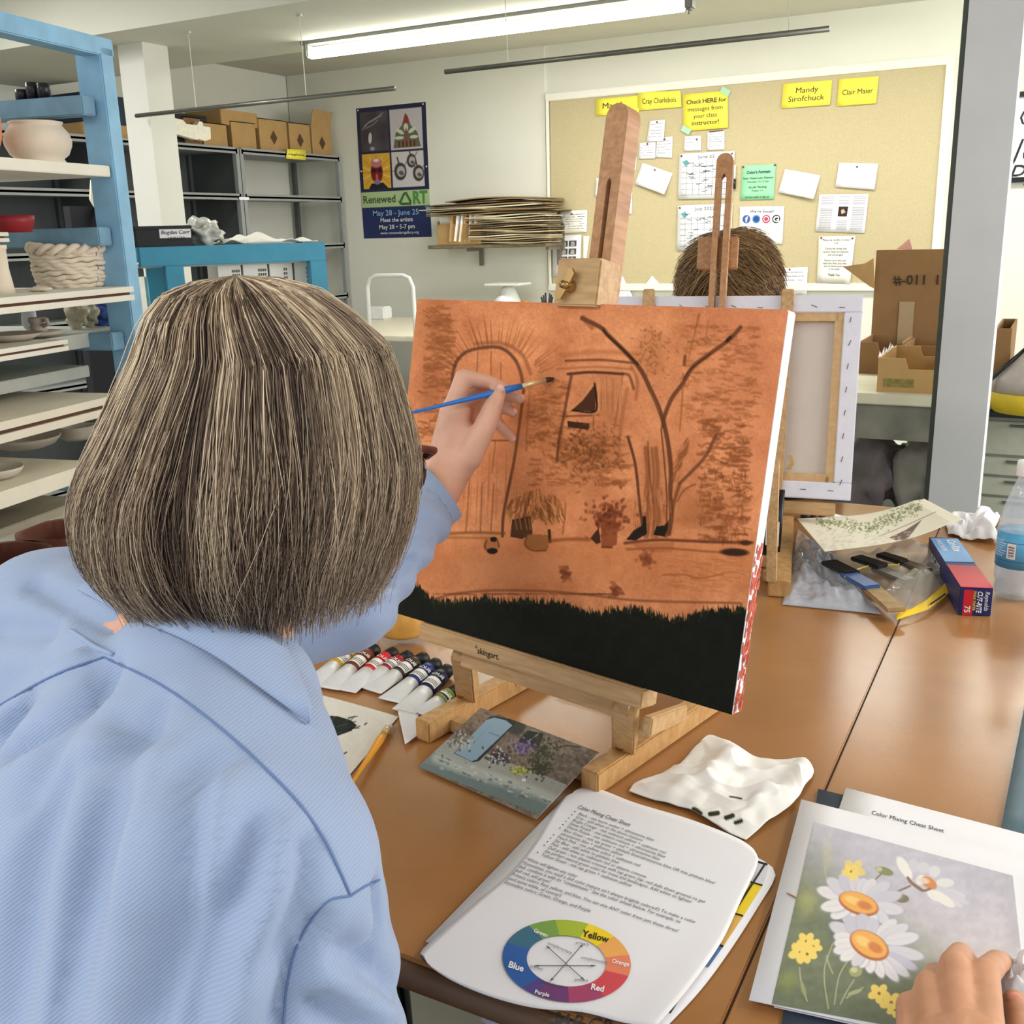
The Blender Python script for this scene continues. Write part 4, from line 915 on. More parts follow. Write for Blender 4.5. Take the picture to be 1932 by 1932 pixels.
P = [AY(*q, y-.02) for q in pts]; b = MB(); n = len(P); b.add([tuple(p) for p in P]+[(p[0], p[1]+.006, p[2]) for p in P], [tuple(range(n)), tuple(range(2*n-1, n-1, -1))]+[(i, (i+1) % n, n+(i+1) % n, n+i) for i in range(n)])
b.v = [(x-o.location.x, yy-o.location.y, z-o.location.z) for x, yy, z in b.v]
b.build('torn_flap', CARD, o)
pts = [(1692, 470), (1716, 450), (1722, 471)]
P = [AY(*q, y+.03) for q in pts]; b = MB(); b.add([tuple(p) for p in P]+[(p[0], p[1]+.004, p[2]) for p in P], [(0, 1, 2), (5, 4, 3), (0, 3, 4, 1), (1, 4, 5, 2), (2, 5, 3, 0)])
tag(b.build('pink_paper', mat('paper_pink', (214, 160, 150), .8)), 'pink paper corner sticking out of the tall box', 'paper')

# drawer cabinet and stool right of column, with bag
cy = 4.0; sxp = AY(1842, 800, cy)[0]; zc_ = AY(1890, 772, cy)[2]
t = thing('drawer_cabinet', 'pale grey drawer cabinet with a black top right of the column', 'cabinet', (sxp+.36, cy+.3, 0))
MB().box((0, -.02, zc_-.012), (.76, .62, .03), bev=.01).build('black_top', mat('rubber_black', (44, 46, 50), .45), t)
MB().box((0, 0, (zc_-.03)/2), (.7, .56, zc_-.03)).build('body', mat('cabinet_grey', (172, 174, 160), .6, var=.05), t)
zz = zc_-.04
for k, hh in enumerate((.13, .075, .075, .12, .12)):
    d_ = MB().box((0, -.288, zz-hh/2), (.68, .016, hh-.010), bev=.003).build('drawer', mat('cabinet_grey', (172, 174, 160), .6), t); MB().box((0, -.3, zz-.018), (.5, .01, .008)).build('handle', GREYD, d_); zz -= hh
p = AY(1912, 782, 3.95); 
o = thing('gym_bag', 'grey and yellow bag with a black strap on the cabinet', 'bag', (p[0]+.06, 3.98, zc_+.003))
bh = AY(1912, 655, 3.95)[2]-zc_
MB().lathe([(0, 0), (.13, 0), (.15, .03), (.15, .07), (.148, .07)], 28, wob=.03).build('yellow_base', mat('bag_yellow', (214, 188, 44), .6), o, True)
MB().lathe([(.148, .07), (.14, .12), (.10, bh*.7), (.05, bh*.95), (.02, bh), (0, bh)], 28, wob=.05).build('grey_body', mat('bag_grey', (186, 178, 172), .7, var=.06), o, True)
MB().tube([(-.04, -.02, bh*.98), (-.09, -.05, bh*.75), (-.14, -.08, bh*.5), (-.145, -.09, bh*.3)], .007, 6).build('black_strap', BLACKP, o, True)
MB().ell((-.02, -.02, bh), (.03, .02, .015)).build('black_knot', BLACKP, o, True)
# ================================================================== painting table
TZ = .75
TW_ = mat('walnut_laminate', (168, 118, 70), .22, var=.14, vscale=5, bump=.05, bscale=300, spec=.6)
nt = TW_.node_tree
EDG = mat('table_edge_brown', (84, 58, 40), .4, var=.1)
def table(x0, x1, y0, y1, label):
    t = thing('painting_table', label, 'table', ((x0+x1)/2, (y0+y1)/2, 0))
    w, d = x1-x0, y1-y0
    MB().box((0, 0, TZ-.012), (w, d, .024), bev=.0015).build('tabletop', TW_, t)
    r = .014
    for yy in (-d/2, d/2): MB().tube([(-w/2, yy, TZ-.018), (w/2, yy, TZ-.018)], r, 12).build('edge_band', EDG, t, True)
    MB().box((0, 0, TZ-.05), (w-.1, d-.1, .05)).build('apron', EDG, t)
    for sx in (-1, 1):
        for sy in (-1, 1): MB().tube([(sx*(w/2-.1), sy*(d/2-.12), TZ-.07), (sx*(w/2-.06), sy*(d/2-.09), 0)], .016, 10).build('leg', mat('leg_chrome', (70, 70, 74), .25, .9, var=0), t, True)
    return t
XS = -.196
table(XS-1.22, XS-.0012, .672, 2.5, 'brown laminate table under the front easel')
table(XS+.0012, XS+1.22, .672, 2.5, 'brown laminate table right of the seam, under the daisy print')
def tb(px, py, z=TZ): return AZ(px, py, z)
def coons(top, right, bottom, left):
    '''pixel edges (top: TL->TR, right: TR->BR, bottom: BL->BR, left: TL->BL) -> px(u,v)'''
    E4 = []
    for e in (top, right, bottom, left):
        q = catmull(e, 10); L = np.concatenate([[0], np.cumsum(np.hypot(*np.diff(q, axis=0).T))]); E4.append((q, L/L[-1]))
    ev = lambda k, t: np.array([np.interp(t, E4[k][1], E4[k][0][:, 0]), np.interp(t, E4[k][1], E4[k][0][:, 1])])
    c = [ev(0, 0), ev(0, 1), ev(2, 1), ev(2, 0)]
    def f(u, v):
        return (1-v)*ev(0, u)+v*ev(2, u)+(1-u)*ev(3, v)+u*ev(1, v)-((1-u)*(1-v)*c[0]+u*(1-v)*c[1]+u*v*c[2]+(1-u)*v*c[3])
    return f
def flat(corn, z=.001, name='paper_sheet', label=None, cat='paper', m=PAPER, n=(8, 8), h=None, art=None, text=None, ink=INK, thick=.0004, extra=None, group=None, zs=None, edges=None):
    P = [tb(*c, TZ+(zs[i] if zs else z)) for i, c in enumerate(corn)]; O = np.array([*(sum(P)/4)[:2], TZ])
    t = thing(name, label, cat, O, group=group); f = sheet_fn([p-O for p in P], h)
    if edges is not None:
        cf = coons(*edges)
        def f(u, v):
            q = cf(min(max(u, 0), 1), min(max(v, 0), 1)); zz_ = TZ+z+(h(u, v) if h else 0); return tb(q[0], q[1], zz_)-O
    Pg = np.array([[f(u, v) for u in np.linspace(0, 1, n[0])] for v in np.linspace(0, 1, n[1])])
    cols = None
    if art is not None: pp = proj(Pg.reshape(-1, 3)+O); cols = art.sample(pp[:, 0], pp[:, 1])
    gridmesh('sheet', Pg, m, t, cols, thick=(0, 0, -thick))
    g = lambda u, v: tuple(f(u, -v)+np.array([0, 0, .0006]))
    if text: text_on(text, g, 'print', ink, t)
    if extra: extra(t, f, g)
    return t
# ---- slate portfolio beneath the right-hand papers, and slate strip at the right edge
SL = mat('slate_fabric', (62, 72, 88), .8, var=.12, vscale=40, bump=.2)
flat([(1544, 1488), (2200, 1652), (2300, 2150), (1440, 2150)], z=.003, name='slate_mat', label='dark slate blue cloth mat under the daisy print', cat='mat', m=SL, thick=.002)
P = [tb(1933, 1330, TZ+.002), tb(2080, 1345, TZ+.002), tb(2080, 1580, TZ+.0045), tb(1889, 1572, TZ+.0045)]
flat([(1934, 1326), (2100, 1350), (2100, 1640), (1886, 1575)], z=.0055, name='slate_folder', label='blue grey folder along the right edge of the photo', cat='folder', m=mat('slate_blue_vinyl', (98, 122, 134), .5, var=.08), thick=.002)
# ---- cheat sheet on the right (behind daisy)
CS = 'Color Mixing Cheat Sheet'
flat([(1596, 1486), (2080, 1612), (2190, 2060), (1460, 1900)], z=.0065, name='cheat_sheet', label='text sheet half hidden under the daisy print', cat='paper',
     text=[(CS, .13, -.115, .032, 'LEFT', 0, 0, 0, .85), ('\u2022   Black - mix burnt umber + ultramarine blue', .12, -.155, .028, 'LEFT', 0, 0, 0, .8), ('Gray - add white to the above mixture', .2, -.178, .028, 'LEFT', 0, 0, 0, .8)], ink=INK)
# ---- daisy print
def daisy_art():
    ox, oy, k = 1400, 1380, 1/3.5
    a = Art(1440, 1530, 1932, 1960, (196, 192, 206), 1.5)
    X = (a.X-ox)*3.5; Y = (a.Y-oy)*3.5
    def field(fx, col): a.a[:] = a.a*(1-fx[..., None])+np.array(col)*fx[..., None]
    sm = lambda q: np.clip(q, 0, 1)**2*(3-2*np.clip(q, 0, 1))
    field(sm((Y-700-.05*X)/900)*.8, (214, 204, 208)); field(sm((Y-1250)/450)*.7*sm((X-1000)/600), (206, 196, 192))
    field(sm(((1100-X)*.9+(Y-1000)*1.1)/900), (120, 128, 104)); field(sm((Y-1500+(900-X)*.2)/500)*sm((1300-X)/500+.2), (104, 114, 92))
    field(sm(1-np.hypot((X-430)/110, (Y-1130)/150))*.7, (176, 176, 110)); field(sm(1-np.hypot((X-300)/120, (Y-1650)/120))*.6, (150, 156, 84)); field(sm(1-np.hypot((X-620)/90, (Y-1290)/160))*.7, (86, 88, 92))
    field(sm(1-np.hypot((X-560)/60, (Y-800)/170))*.4, (214, 204, 176)); field(sm(1-np.hypot((X-1600)/260, (Y-1000)/120))*.35, (172, 166, 178))
    field(sm(1-np.hypot((X-900)/160, (Y-1600)/90))*.6, (88, 96, 84)); field(sm((X-1650)/160)*.4, (176, 172, 180))
    n = a.noise(9, 2)+.6*a.noise(4, 4); a.a += n[..., None]*4; a.a += a.noise(30, 8, 12)[..., None]*5
    S = lambda pts, w, c, al=1, so=3, tp=False: a.stroke([(ox+x*k, oy+y*k) for x, y in pts], w*k, c, al, so*k, taper=tp)
    E_ = lambda x, y, rx, ry, an, c, al=1, so=.15: a.ell(ox+x*k, oy+y*k, rx*k, ry*k, math.radians(an), c, al, so)
    for p in ([(560, 980), (548, 900), (575, 780)], [(570, 1830), (545, 1660), (550, 1540), (600, 1400)], [(610, 1800), (640, 1620), (700, 1510)], [(430, 1780), (390, 1650), (380, 1560)], [(650, 1800), (690, 1720), (740, 1640)], [(690, 1760), (740, 1725), (800, 1690)], [(600, 1600), (570, 1530), (560, 1480)]): S(p, 9, (190, 188, 150), .8)
    E_(745, 1722, 50, 14, -20, (172, 176, 138)); E_(405, 1700, 16, 50, -15, (160, 164, 120), .7)
    S([(930, 1115), (1000, 1070), (1110, 1020)], 14, (140, 122, 110)); S([(1095, 965), (1120, 1000), (1190, 1050)], 20, (130, 108, 92)); S([(865, 1025), (880, 980), (920, 940)], 10, (122, 124, 92))
    E_(940, 922, 62, 26, 18, (140, 142, 98)); E_(905, 910, 22, 16, 0, (196, 192, 150)); E_(1055, 1103, 48, 28, 8, (126, 120, 92)); E_(750, 1585, 44, 36, 0, (164, 168, 120)); E_(740, 1575, 22, 18, 0, (206, 206, 160))
    def fl(cx, cy, rx, ry, tilt, petals, cw, ch, wht=(236, 232, 232), shade=(170, 168, 196)):
        for (an, L, wd, s) in petals:
            t = math.radians(an); ca, sa = math.cos(t), math.sin(t); tx, ty = cx+ca*L, cy+sa*L*.9; bx, by = cx+ca*L*.30, cy+sa*L*.3
            mx, my = (tx+bx)/2, (ty+by)/2; LL = math.hypot(tx-bx, ty-by)/2; A_ = math.degrees(math.atan2(ty-by, tx-bx))
            E_(mx+3, my+5, LL*1.08, wd*1.12, A_, shade, .55, .3); E_(mx, my, LL*1.02, wd, A_, tuple(np.array(wht)*(1-s)+np.array(shade)*s), 1, .18)
            S([(bx, by), (tx*.8+bx*.2, ty*.8+by*.2)], 5, tuple(np.array(wht)*(.6-s*.3)+np.array(shade)*(.4+s*.3)), .6)
        E_(cx, cy+8, cw*1.08, ch*1.15, tilt, (176, 96, 60), .9, .1); E_(cx, cy, cw, ch, tilt, (240, 176, 92), 1, .12); E_(cx-cw*.3, cy-ch*.25, cw*.45, ch*.4, tilt, (250, 208, 130), .9, .5); E_(cx+cw*.3, cy+ch*.3, cw*.4, ch*.4, tilt, (206, 118, 76), .8, .5)
    r = random.Random(4)
    fl(770, 1130, 0, 0, 20, [(an, L, 40, s) for an, L, s in ((-160, 290, .1), (-140, 270, .35), (-120, 240, .5), (-100, 210, .35), (-78, 180, .3), (-58, 200, .25), (-35, 250, .4), (-12, 290, .5), (12, 300, .3), (35, 240, .3), (52, 190, .1), (75, 150, .35), (100, 150, .3), (125, 170, .1), (150, 210, .05), (172, 250, .05))], 128, 62)
    # upper right daisy
    for (x0, y0, x1, y1, wd, s) in ((1110, 960, 1035, 840, 34, 0), (1150, 920, 1120, 850, 34, .5), (1190, 930, 1210, 870, 40, .45), (1250, 950, 1290, 900, 38, .3), (1290, 1000, 1390, 1000, 30, .2), (1300, 1050, 1460, 1090, 28, .4), (1300, 1060, 1440, 1150, 24, .4), (1260, 1060, 1390, 1150, 30, .05), (1230, 1060, 1300, 1110, 26, .05), (1300, 1030, 1480, 1130, 22, .5), (1160, 1000, 1200, 960, 30, .0)):
        A_ = math.degrees(math.atan2(y1-y0, x1-x0)); E_((x0+x1)/2, (y0+y1)/2, math.hypot(x1-x0, y1-y0)*.6, wd, A_, tuple(np.array((238, 234, 228))*(1-s)+np.array((178, 176, 204))*s), 1, .2)
    E_(1235, 1000, 58, 34, 35, (214, 140, 88)); E_(1215, 985, 30, 18, 30, (238, 176, 120)); E_(1190, 985, 40, 20, 15, (226, 214, 206), .8); S([(1095, 965), (1120, 1000), (1190, 1050), (1240, 1040)], 16, (140, 112, 96))
    fl(840, 1405, 0, 0, 30, [(an, L, wd, s) for an, L, wd, s in ((-150, 300, 44, .35), (-165, 240, 40, .1), (-178, 230, 38, .05), (168, 240, 38, .1), (150, 220, 36, .05), (-128, 250, 48, .5), (-104, 230, 46, .5), (-80, 190, 44, .45), (-45, 250, 40, .2), (-28, 290, 40, .3), (-10, 330, 42, .2), (15, 370, 40, .35), (30, 360, 34, .6), (42, 350, 34, .3), (55, 330, 34, .2), (70, 260, 34, .1), (88, 210, 36, .05), (108, 180, 34, .05), (125, 190, 34, .3))], 130, 74)
    def yf(cx, cy, s_, al=1):
        for q in range(5):
            t = q*1.257+.3; E_(cx+math.cos(t)*34*s_, cy+math.sin(t)*28*s_, 30*s_, 22*s_, math.degrees(t), (244, 216, 112), al, .25)
        E_(cx, cy, 9*s_, 9*s_, 0, (150, 110, 50), al)
    yf(735, 915, 1.3, .7); yf(720, 925, .9, .8); yf(425, 1385, 1.1); yf(470, 1420, 1.0); yf(385, 1460, 1.3); yf(430, 1470, 1.1); yf(905, 1730, 1.2); yf(985, 1790, 1.25); yf(1010, 1840, .9)
    return a
def daisy_extra(t, f, g): pass
dcor = [(1512, 1508), (2032, 1640), (2130, 2040), (1413, 1886)]
t = flat(dcor, z=.010, name='daisy_print', label='printed daisy painting on white paper, lower right', cat='print', thick=.0008)
O = np.array(t.location)
pc = [(1536, 1551), (1911, 1652), (1926, 1832), (1456, 1893)]
# picture rectangle
P = [tb(*c, TZ+.0112)-O for c in [(1536, 1551), (1911, 1652), (1948, 1986), (1456, 1893)]]
f = sheet_fn(P); nx, ny = 420, 400
Pg = np.array([[f(u, v) for u in np.linspace(0, 1, nx)] for v in np.linspace(0, 1, ny)])
A_ = daisy_art(); pp = proj(Pg.reshape(-1, 3)+O)
gridmesh('daisy_picture', Pg, VPRINT, t, A_.sample(pp[:, 0], pp[:, 1]), thick=(0, 0, -.0008))
b = MB()
for k in range(4): q = [tb(1484+5*k, 1685+3*k, TZ+.0115)-O, tb(1496+2*k, 1690+k, TZ+.0115)-O]; b.tube(q, .0007, 4)
b.build('paint_smear', mat('smear_brown', (156, 110, 92), .7, var=0), t)

# ---- yellow grid sheet + lower sheets under the cheat sheet
def lay(t, f, g):
    pass
UND = [tb(1095, 1500), tb(1458, 1632), tb(1262, 1950), tb(812, 1800)]
def sag(u, v): return -.0 if v < .9 else -.05*((v-.9)/.1)**2
def grid_extra(t, f, g):
    def quad(u0, v0, u1, v1, c, nm):
        MB().add([g(u0, -v0), g(u1, -v0), g(u1, -v1), g(u0, -v1)], [(0, 1, 2, 3)]).build(nm, c, t)
    quad(.78, .06, .965, .16, mat('paper_shade', (214, 214, 220), .7), 'grey_cell'); quad(.70, .16, .965, .33, mat('cell_yellow', (238, 206, 40), .6), 'yellow_cell'); quad(.70, .33, .965, .5, mat('cell_ochre', (222, 176, 92), .6), 'ochre_cell'); quad(.7, .5, .965, .62, mat('cell_blue', (90, 130, 180), .6), 'blue_cell')
    b = MB()
    for (a_, c_) in (((.965, .04), (.965, .9)), ((.6, .05), (.965, .05)), ((.6, .16), (.965, .16)), ((.6, .33), (.965, .33)), ((.6, .5), (.965, .5))): b.tube([g(a_[0], -a_[1]), g(c_[0], -c_[1])], .0012, 4)
    b.build('black_grid', INK, t)
flat([(1100, 1512), (1461, 1628), (1268, 1930), (860, 1800)], z=.003, name='color_chart', label='white chart sheet with yellow and ochre cells peeking out', extra=grid_extra, n=(20, 24),
     edges=([(1100, 1512), (1250, 1560), (1400, 1606), (1444, 1626)], [(1444, 1626), (1464, 1650), (1432, 1708), (1376, 1795), (1320, 1870), (1250, 1945)], [(860, 1800), (1050, 1880), (1250, 1945)], [(1100, 1512), (980, 1660), (860, 1800)]))
flat([(1070, 1500), (1418, 1615), (1205, 1915), (803, 1776)], z=.0048, name='paper_sheet', label='plain sheet just under the color mixing cheat sheet', n=(10, 10))
# hanging sheet with sap green note, drooping over the table edge
def sapg(t, f, g): pass
t = flat([(930, 1780), (1290, 1850), (1205, 1990), (905, 1855)], z=.002, name='swatch_sheet', label='grey sheet with handwriting drooping over the table edge', m=mat('paper_grey', (198, 200, 208), .75), n=(8, 14), h=lambda u, v: -.045*max(0, v-.45)**2*3)
text_on([('SAP GR', 1035, -1932, 36, 'LEFT', .0, -8, .3)], lambda u, v: tuple(tb(u, -v, TZ+.0015)-np.array(t.location)), 'handwriting', mat('ink_soft', (60, 60, 66), .6, var=0), t)

# ---- the color mixing cheat sheet
CH = [(1085, 1486), (1432, 1610), (1228, 1934), (797, 1792)]
def hh_(u, v):
    e = 0
    e += .010*math.exp(-((u)/.25)**2-((v)/.2)**2) * 0
    e -= .03*max(0, v-.93)*0
    return e
ts = flat(CH, z=.0068, name='cheat_sheet', label='color mixing cheat sheet with a rainbow color wheel', thick=.0012, n=(40, 46), h=lambda u, v: .006*math.exp(-((1-u)/.12)**2)*v,
          edges=([(1078, 1496), (1100, 1485), (1135, 1490), (1200, 1515), (1300, 1545), (1385, 1578), (1420, 1600), (1431, 1620)], [(1431, 1620), (1425, 1642), (1397, 1700), (1360, 1777), (1300, 1862), (1240, 1934)], [(800, 1804), (812, 1822), (860, 1852), (930, 1880), (1010, 1900), (1100, 1908), (1180, 1928), (1240, 1934)], [(1078, 1496), (1058, 1512), (1010, 1590), (960, 1650), (900, 1700), (800, 1788), (800, 1804)]))
O = np.array(ts.location)
fs = sheet_fn([tb(*c, TZ+.0072)-O for c in CH])
g = lambda u, v: tuple(fs(u, -v)+np.array([0, 0, .0005]))
text_on([(CS, .095, -.115, .034, 'LEFT', 0, 0, 0, .82)], g, 'title_print', INK, ts)
lines = ['Black - mix burnt umber + ultramarine blue', 'Gray - add white to the above mixture', 'Bright Orange - mix cadmium yellow + cadmium red', 'Deep Purple - mix alizarin crimson + ultramarine blue', 'Warm Purple - mix cadmium red + ultramarine blue', 'Blue Green - mix sap green + phthalo blue/ultramarine blue OR mix phthalo blue/', 'ultramarine blue + cadmium yellow', 'Peach Pink - mix yellow ochre + cadmium red', 'Sky Blue - add white to phthalo blue', 'Pink - add white to cadmium red or alizarin crimson', 'Dull green - mix alizarin crimson with sap green (tip: red dulls down greens) to get',
         'the perfect natural green color for trees and landscapes. Add white to lighten', 'Yellow Green - mix sap green + cadmium yellow']
it = []; bl = MB(); v = -.150
for k, s_ in enumerate(lines):
    x = .125
    it.append((s_, x, v, .0235, 'LEFT', .0, 0, 0, 1.0))
    if k not in (6, 11): it.append(('\u2022', .095, v, .028, 'LEFT', .01))
    v -= .0235
v -= .0235
for s_ in ('*White will lighten any color', '*Sometimes, you need a dull color (nature isn\u2019t always brightly colored!) To make a color', 'dull, combine it with its \u201ccomplement.\u201d See the color wheel below. For example: to', 'dull red, add green!', 'Primary colors: Red, yellow, and blue. You can mix ANY color from just these three!', '(and some white, of course!)', 'Secondary colors: Green, Orange, and Purple'):
    it.append((s_, .075, v, .0235, 'LEFT', 0, 0, 0, 1.0)); v -= .0235
text_on(it, g, 'body_print', INKG, ts)
# wheel: centre and radii in sheet uv; ring is elliptical in the print
wc = [0, 0]
def uvof(px, py):
    Pq = tb(px, py, TZ+.0072)-O; best = np.array([.5, .7])
    for _ in range(8):
        F0 = np.array(fs(*best))[:2]-Pq[:2]; e = 1e-4; J = np.array([(np.array(fs(best[0]+e, best[1]))-np.array(fs(*best)))[:2]/e, (np.array(fs(best[0], best[1]+e))-np.array(fs(*best)))[:2]/e]).T
        best = best-np.linalg.solve(J, F0)
    return best
WR = [(1069, 1813)]
def wheelpt(ang, r):   # ellipse traced flat on the paper
    a_ = math.radians(ang); px = 1069+r*121*math.cos(a_)*1.0+r*4*math.sin(a_); py = 1813-r*77*math.sin(a_)+r*10*math.cos(a_)*1.0
    return tuple(tb(px, py, TZ+.0079)-O)
segs = [(72, 102, (168, 190, 52)), (44, 72, (246, 214, 30)), (16, 44, (238, 172, 92)), (-14, 16, (232, 132, 98)), (-52, -14, (212, 74, 84)), (-86, -52, (170, 70, 110)), (-118, -86, (112, 62, 118)), (-132, -118, (84, 70, 140)), (-200, -132, (42, 96, 168)), (-232, -200, (56, 110, 136)), (-258, -232, (124, 164, 76))]
for k, (a0, a1, c) in enumerate(segs):
    b = MB(); n = 10; vs = []
    for i in range(n+1):
        a_ = a0+(a1-a0)*i/n; vs += [wheelpt(a_, .62), wheelpt(a_, 1.0)]
    b.add(vs, [(2*i, 2*i+1, 2*i+3, 2*i+2) for i in range(n)]); b.build('color_wheel_wedge', mat('wheel_%d' % k, c, .55, var=.03), ts)
wt = lambda u, v: tuple(tb(u, -v, TZ+.0084)-O)
WI = mat('wheel_text_white', (240, 240, 244), .6, var=0)
text_on([('Yellow', 1098, -1766, 18, 'LEFT', .02, -14, 0)], wt, 'wheel_word', INK, ts)
for w_i in [('Blue', 958, -1824, 17, 'LEFT', .03, -18, 0), ('Red', 1114, -1866, 16, 'LEFT', .03, -12, 0), ('Green', 1006, -1758, 11, 'LEFT', .02, -22, 0), ('Purple', 1008, -1874, 11, 'LEFT', .02, -14, 0), ('Orange', 1154, -1816, 11, 'LEFT', .02, -12, 0)]: text_on([w_i], wt, 'wheel_word', WI, ts)
b = MB()
for a0 in (58, 128, 180):
    p0 = ((1068+60*math.cos(math.radians(a0))*1.0), 1822-48*math.sin(math.radians(a0))); p1 = ((1068-62*math.cos(math.radians(a0))*.9), 1822+46*math.sin(math.radians(a0))*.75)
    q0, q1 = np.array(wt(p0[0], -p0[1])), np.array(wt(p1[0], -p1[1])); b.tube([q0, q1], .00035, 4)
    for (q, r_) in ((q0, q1), (q1, q0)):
        d = (r_-q)/np.linalg.norm(r_-q); nn = np.array([-d[1], d[0], 0]); b.add([tuple(q), tuple(q+d*.004+nn*.0014), tuple(q+d*.004-nn*.0014)], [(0, 1, 2)])
b.build('wheel_arrows', INKG, ts)
text_on([('complementary', 1032, -1780, 8, 'LEFT', 0, -24), ('primary', 1086, -1780, 8, 'LEFT', 0, -10), ('complementary', 1096, -1808, 8, 'LEFT', 0, -12), ('primary', 1000, -1824, 8, 'LEFT', 0, -16), ('complementary', 1020, -1853, 8, 'LEFT', 0, -14), ('primary', 1084, -1850, 8, 'LEFT', 0, -4)], wt, 'wheel_small_print', INKG, ts)

# ---- crumpled paper towel
tw = [(1345, 1390), (1532, 1440), (1408, 1588), (1180, 1492)]
def towel(cor, label, seedz, hgt=.012, n=40, name='paper_towel', thick=.0012, edges=None):
    P_ = [tb(*c, TZ+.003) for c in cor]; O = np.array([*(sum(P_)/4)[:2], TZ]); t = thing(name, label, 'paper towel', O)
    f = sheet_fn([p-O for p in P_])
    if edges is not None:
        cf = coons(*edges); f = lambda u, v: tb(*cf(min(max(u, 0), 1), min(max(v, 0), 1)), TZ+.003)-O
    def F_(u, v):
        p = f(u, v); e = min(u, 1-u, v, 1-v)
        nn = noise.noise(Vector((u*3.2, v*3.2, seedz)))+.5*noise.noise(Vector((u*8, v*8, seedz+4)))
        ridge = 1-abs(noise.noise(Vector((u*3+v*2, v*3-u, seedz+9))))*3
        w_ = .05*noise.noise(Vector((u*2, v*2, seedz+20)))
        return p+np.array([w_*.25, w_*.2, .0015+hgt*max(0, nn*.8+.35)*(.3+min(1, e*5)*.7)+hgt*.5*max(0, ridge)*min(1, e*6)])
    Pg = np.array([[F_(u, v) for u in np.linspace(0, 1, n)] for v in np.linspace(0, 1, n)])
    return t, Pg, F_, O
t, Pg, F_, O = towel(tw, 'white crumpled paper towel with dark paint dabs', 1.5, .016, edges=([(1335, 1400), (1352, 1388), (1380, 1400), (1430, 1430), (1480, 1434), (1515, 1432), (1532, 1455), (1530, 1472)], [(1530, 1472), (1500, 1510), (1450, 1550), (1408, 1586)], [(1182, 1494), (1230, 1510), (1290, 1530), (1350, 1560), (1408, 1586)], [(1335, 1400), (1290, 1440), (1240, 1465), (1195, 1480), (1182, 1494)]))
n = len(Pg); a = Art(1160, 1370, 1550, 1610, (238, 236, 232), 2)
for (x, y_, dx, dy, w_) in ((1309, 1527, 12, 8, 9), (1340, 1536, 14, -2, 9), (1370, 1543, 12, -4, 9), (1388, 1552, 10, -3, 8), (1377, 1503, 22, 4, 3)): a.stroke([(x, y_), (x+dx*.5, y_+dy*.4), (x+dx, y_+dy)], w_, (34, 42, 26), .95, 1.5)
a.ell(1352, 1565, 26, 9, .4, (170, 168, 162), .8)
Pf = np.array([[F_(u, v) for u in np.linspace(0, 1, 110)] for v in np.linspace(0, 1, 110)]); pp = proj(Pf.reshape(-1, 3)+O)
gridmesh('towel_sheet', Pf, VCOL, t, a.sample(pp[:, 0], pp[:, 1]), thick=(0, 0, -.001))
t, Pg, F_, O = towel([(1795, 968), (1885, 975), (1880, 1030), (1780, 1010)], 'white paper towel behind the wax paper box', 5.5, .03)
gridmesh('towel_sheet', Pg, PAPER, t, thick=(0, 0, -.001))

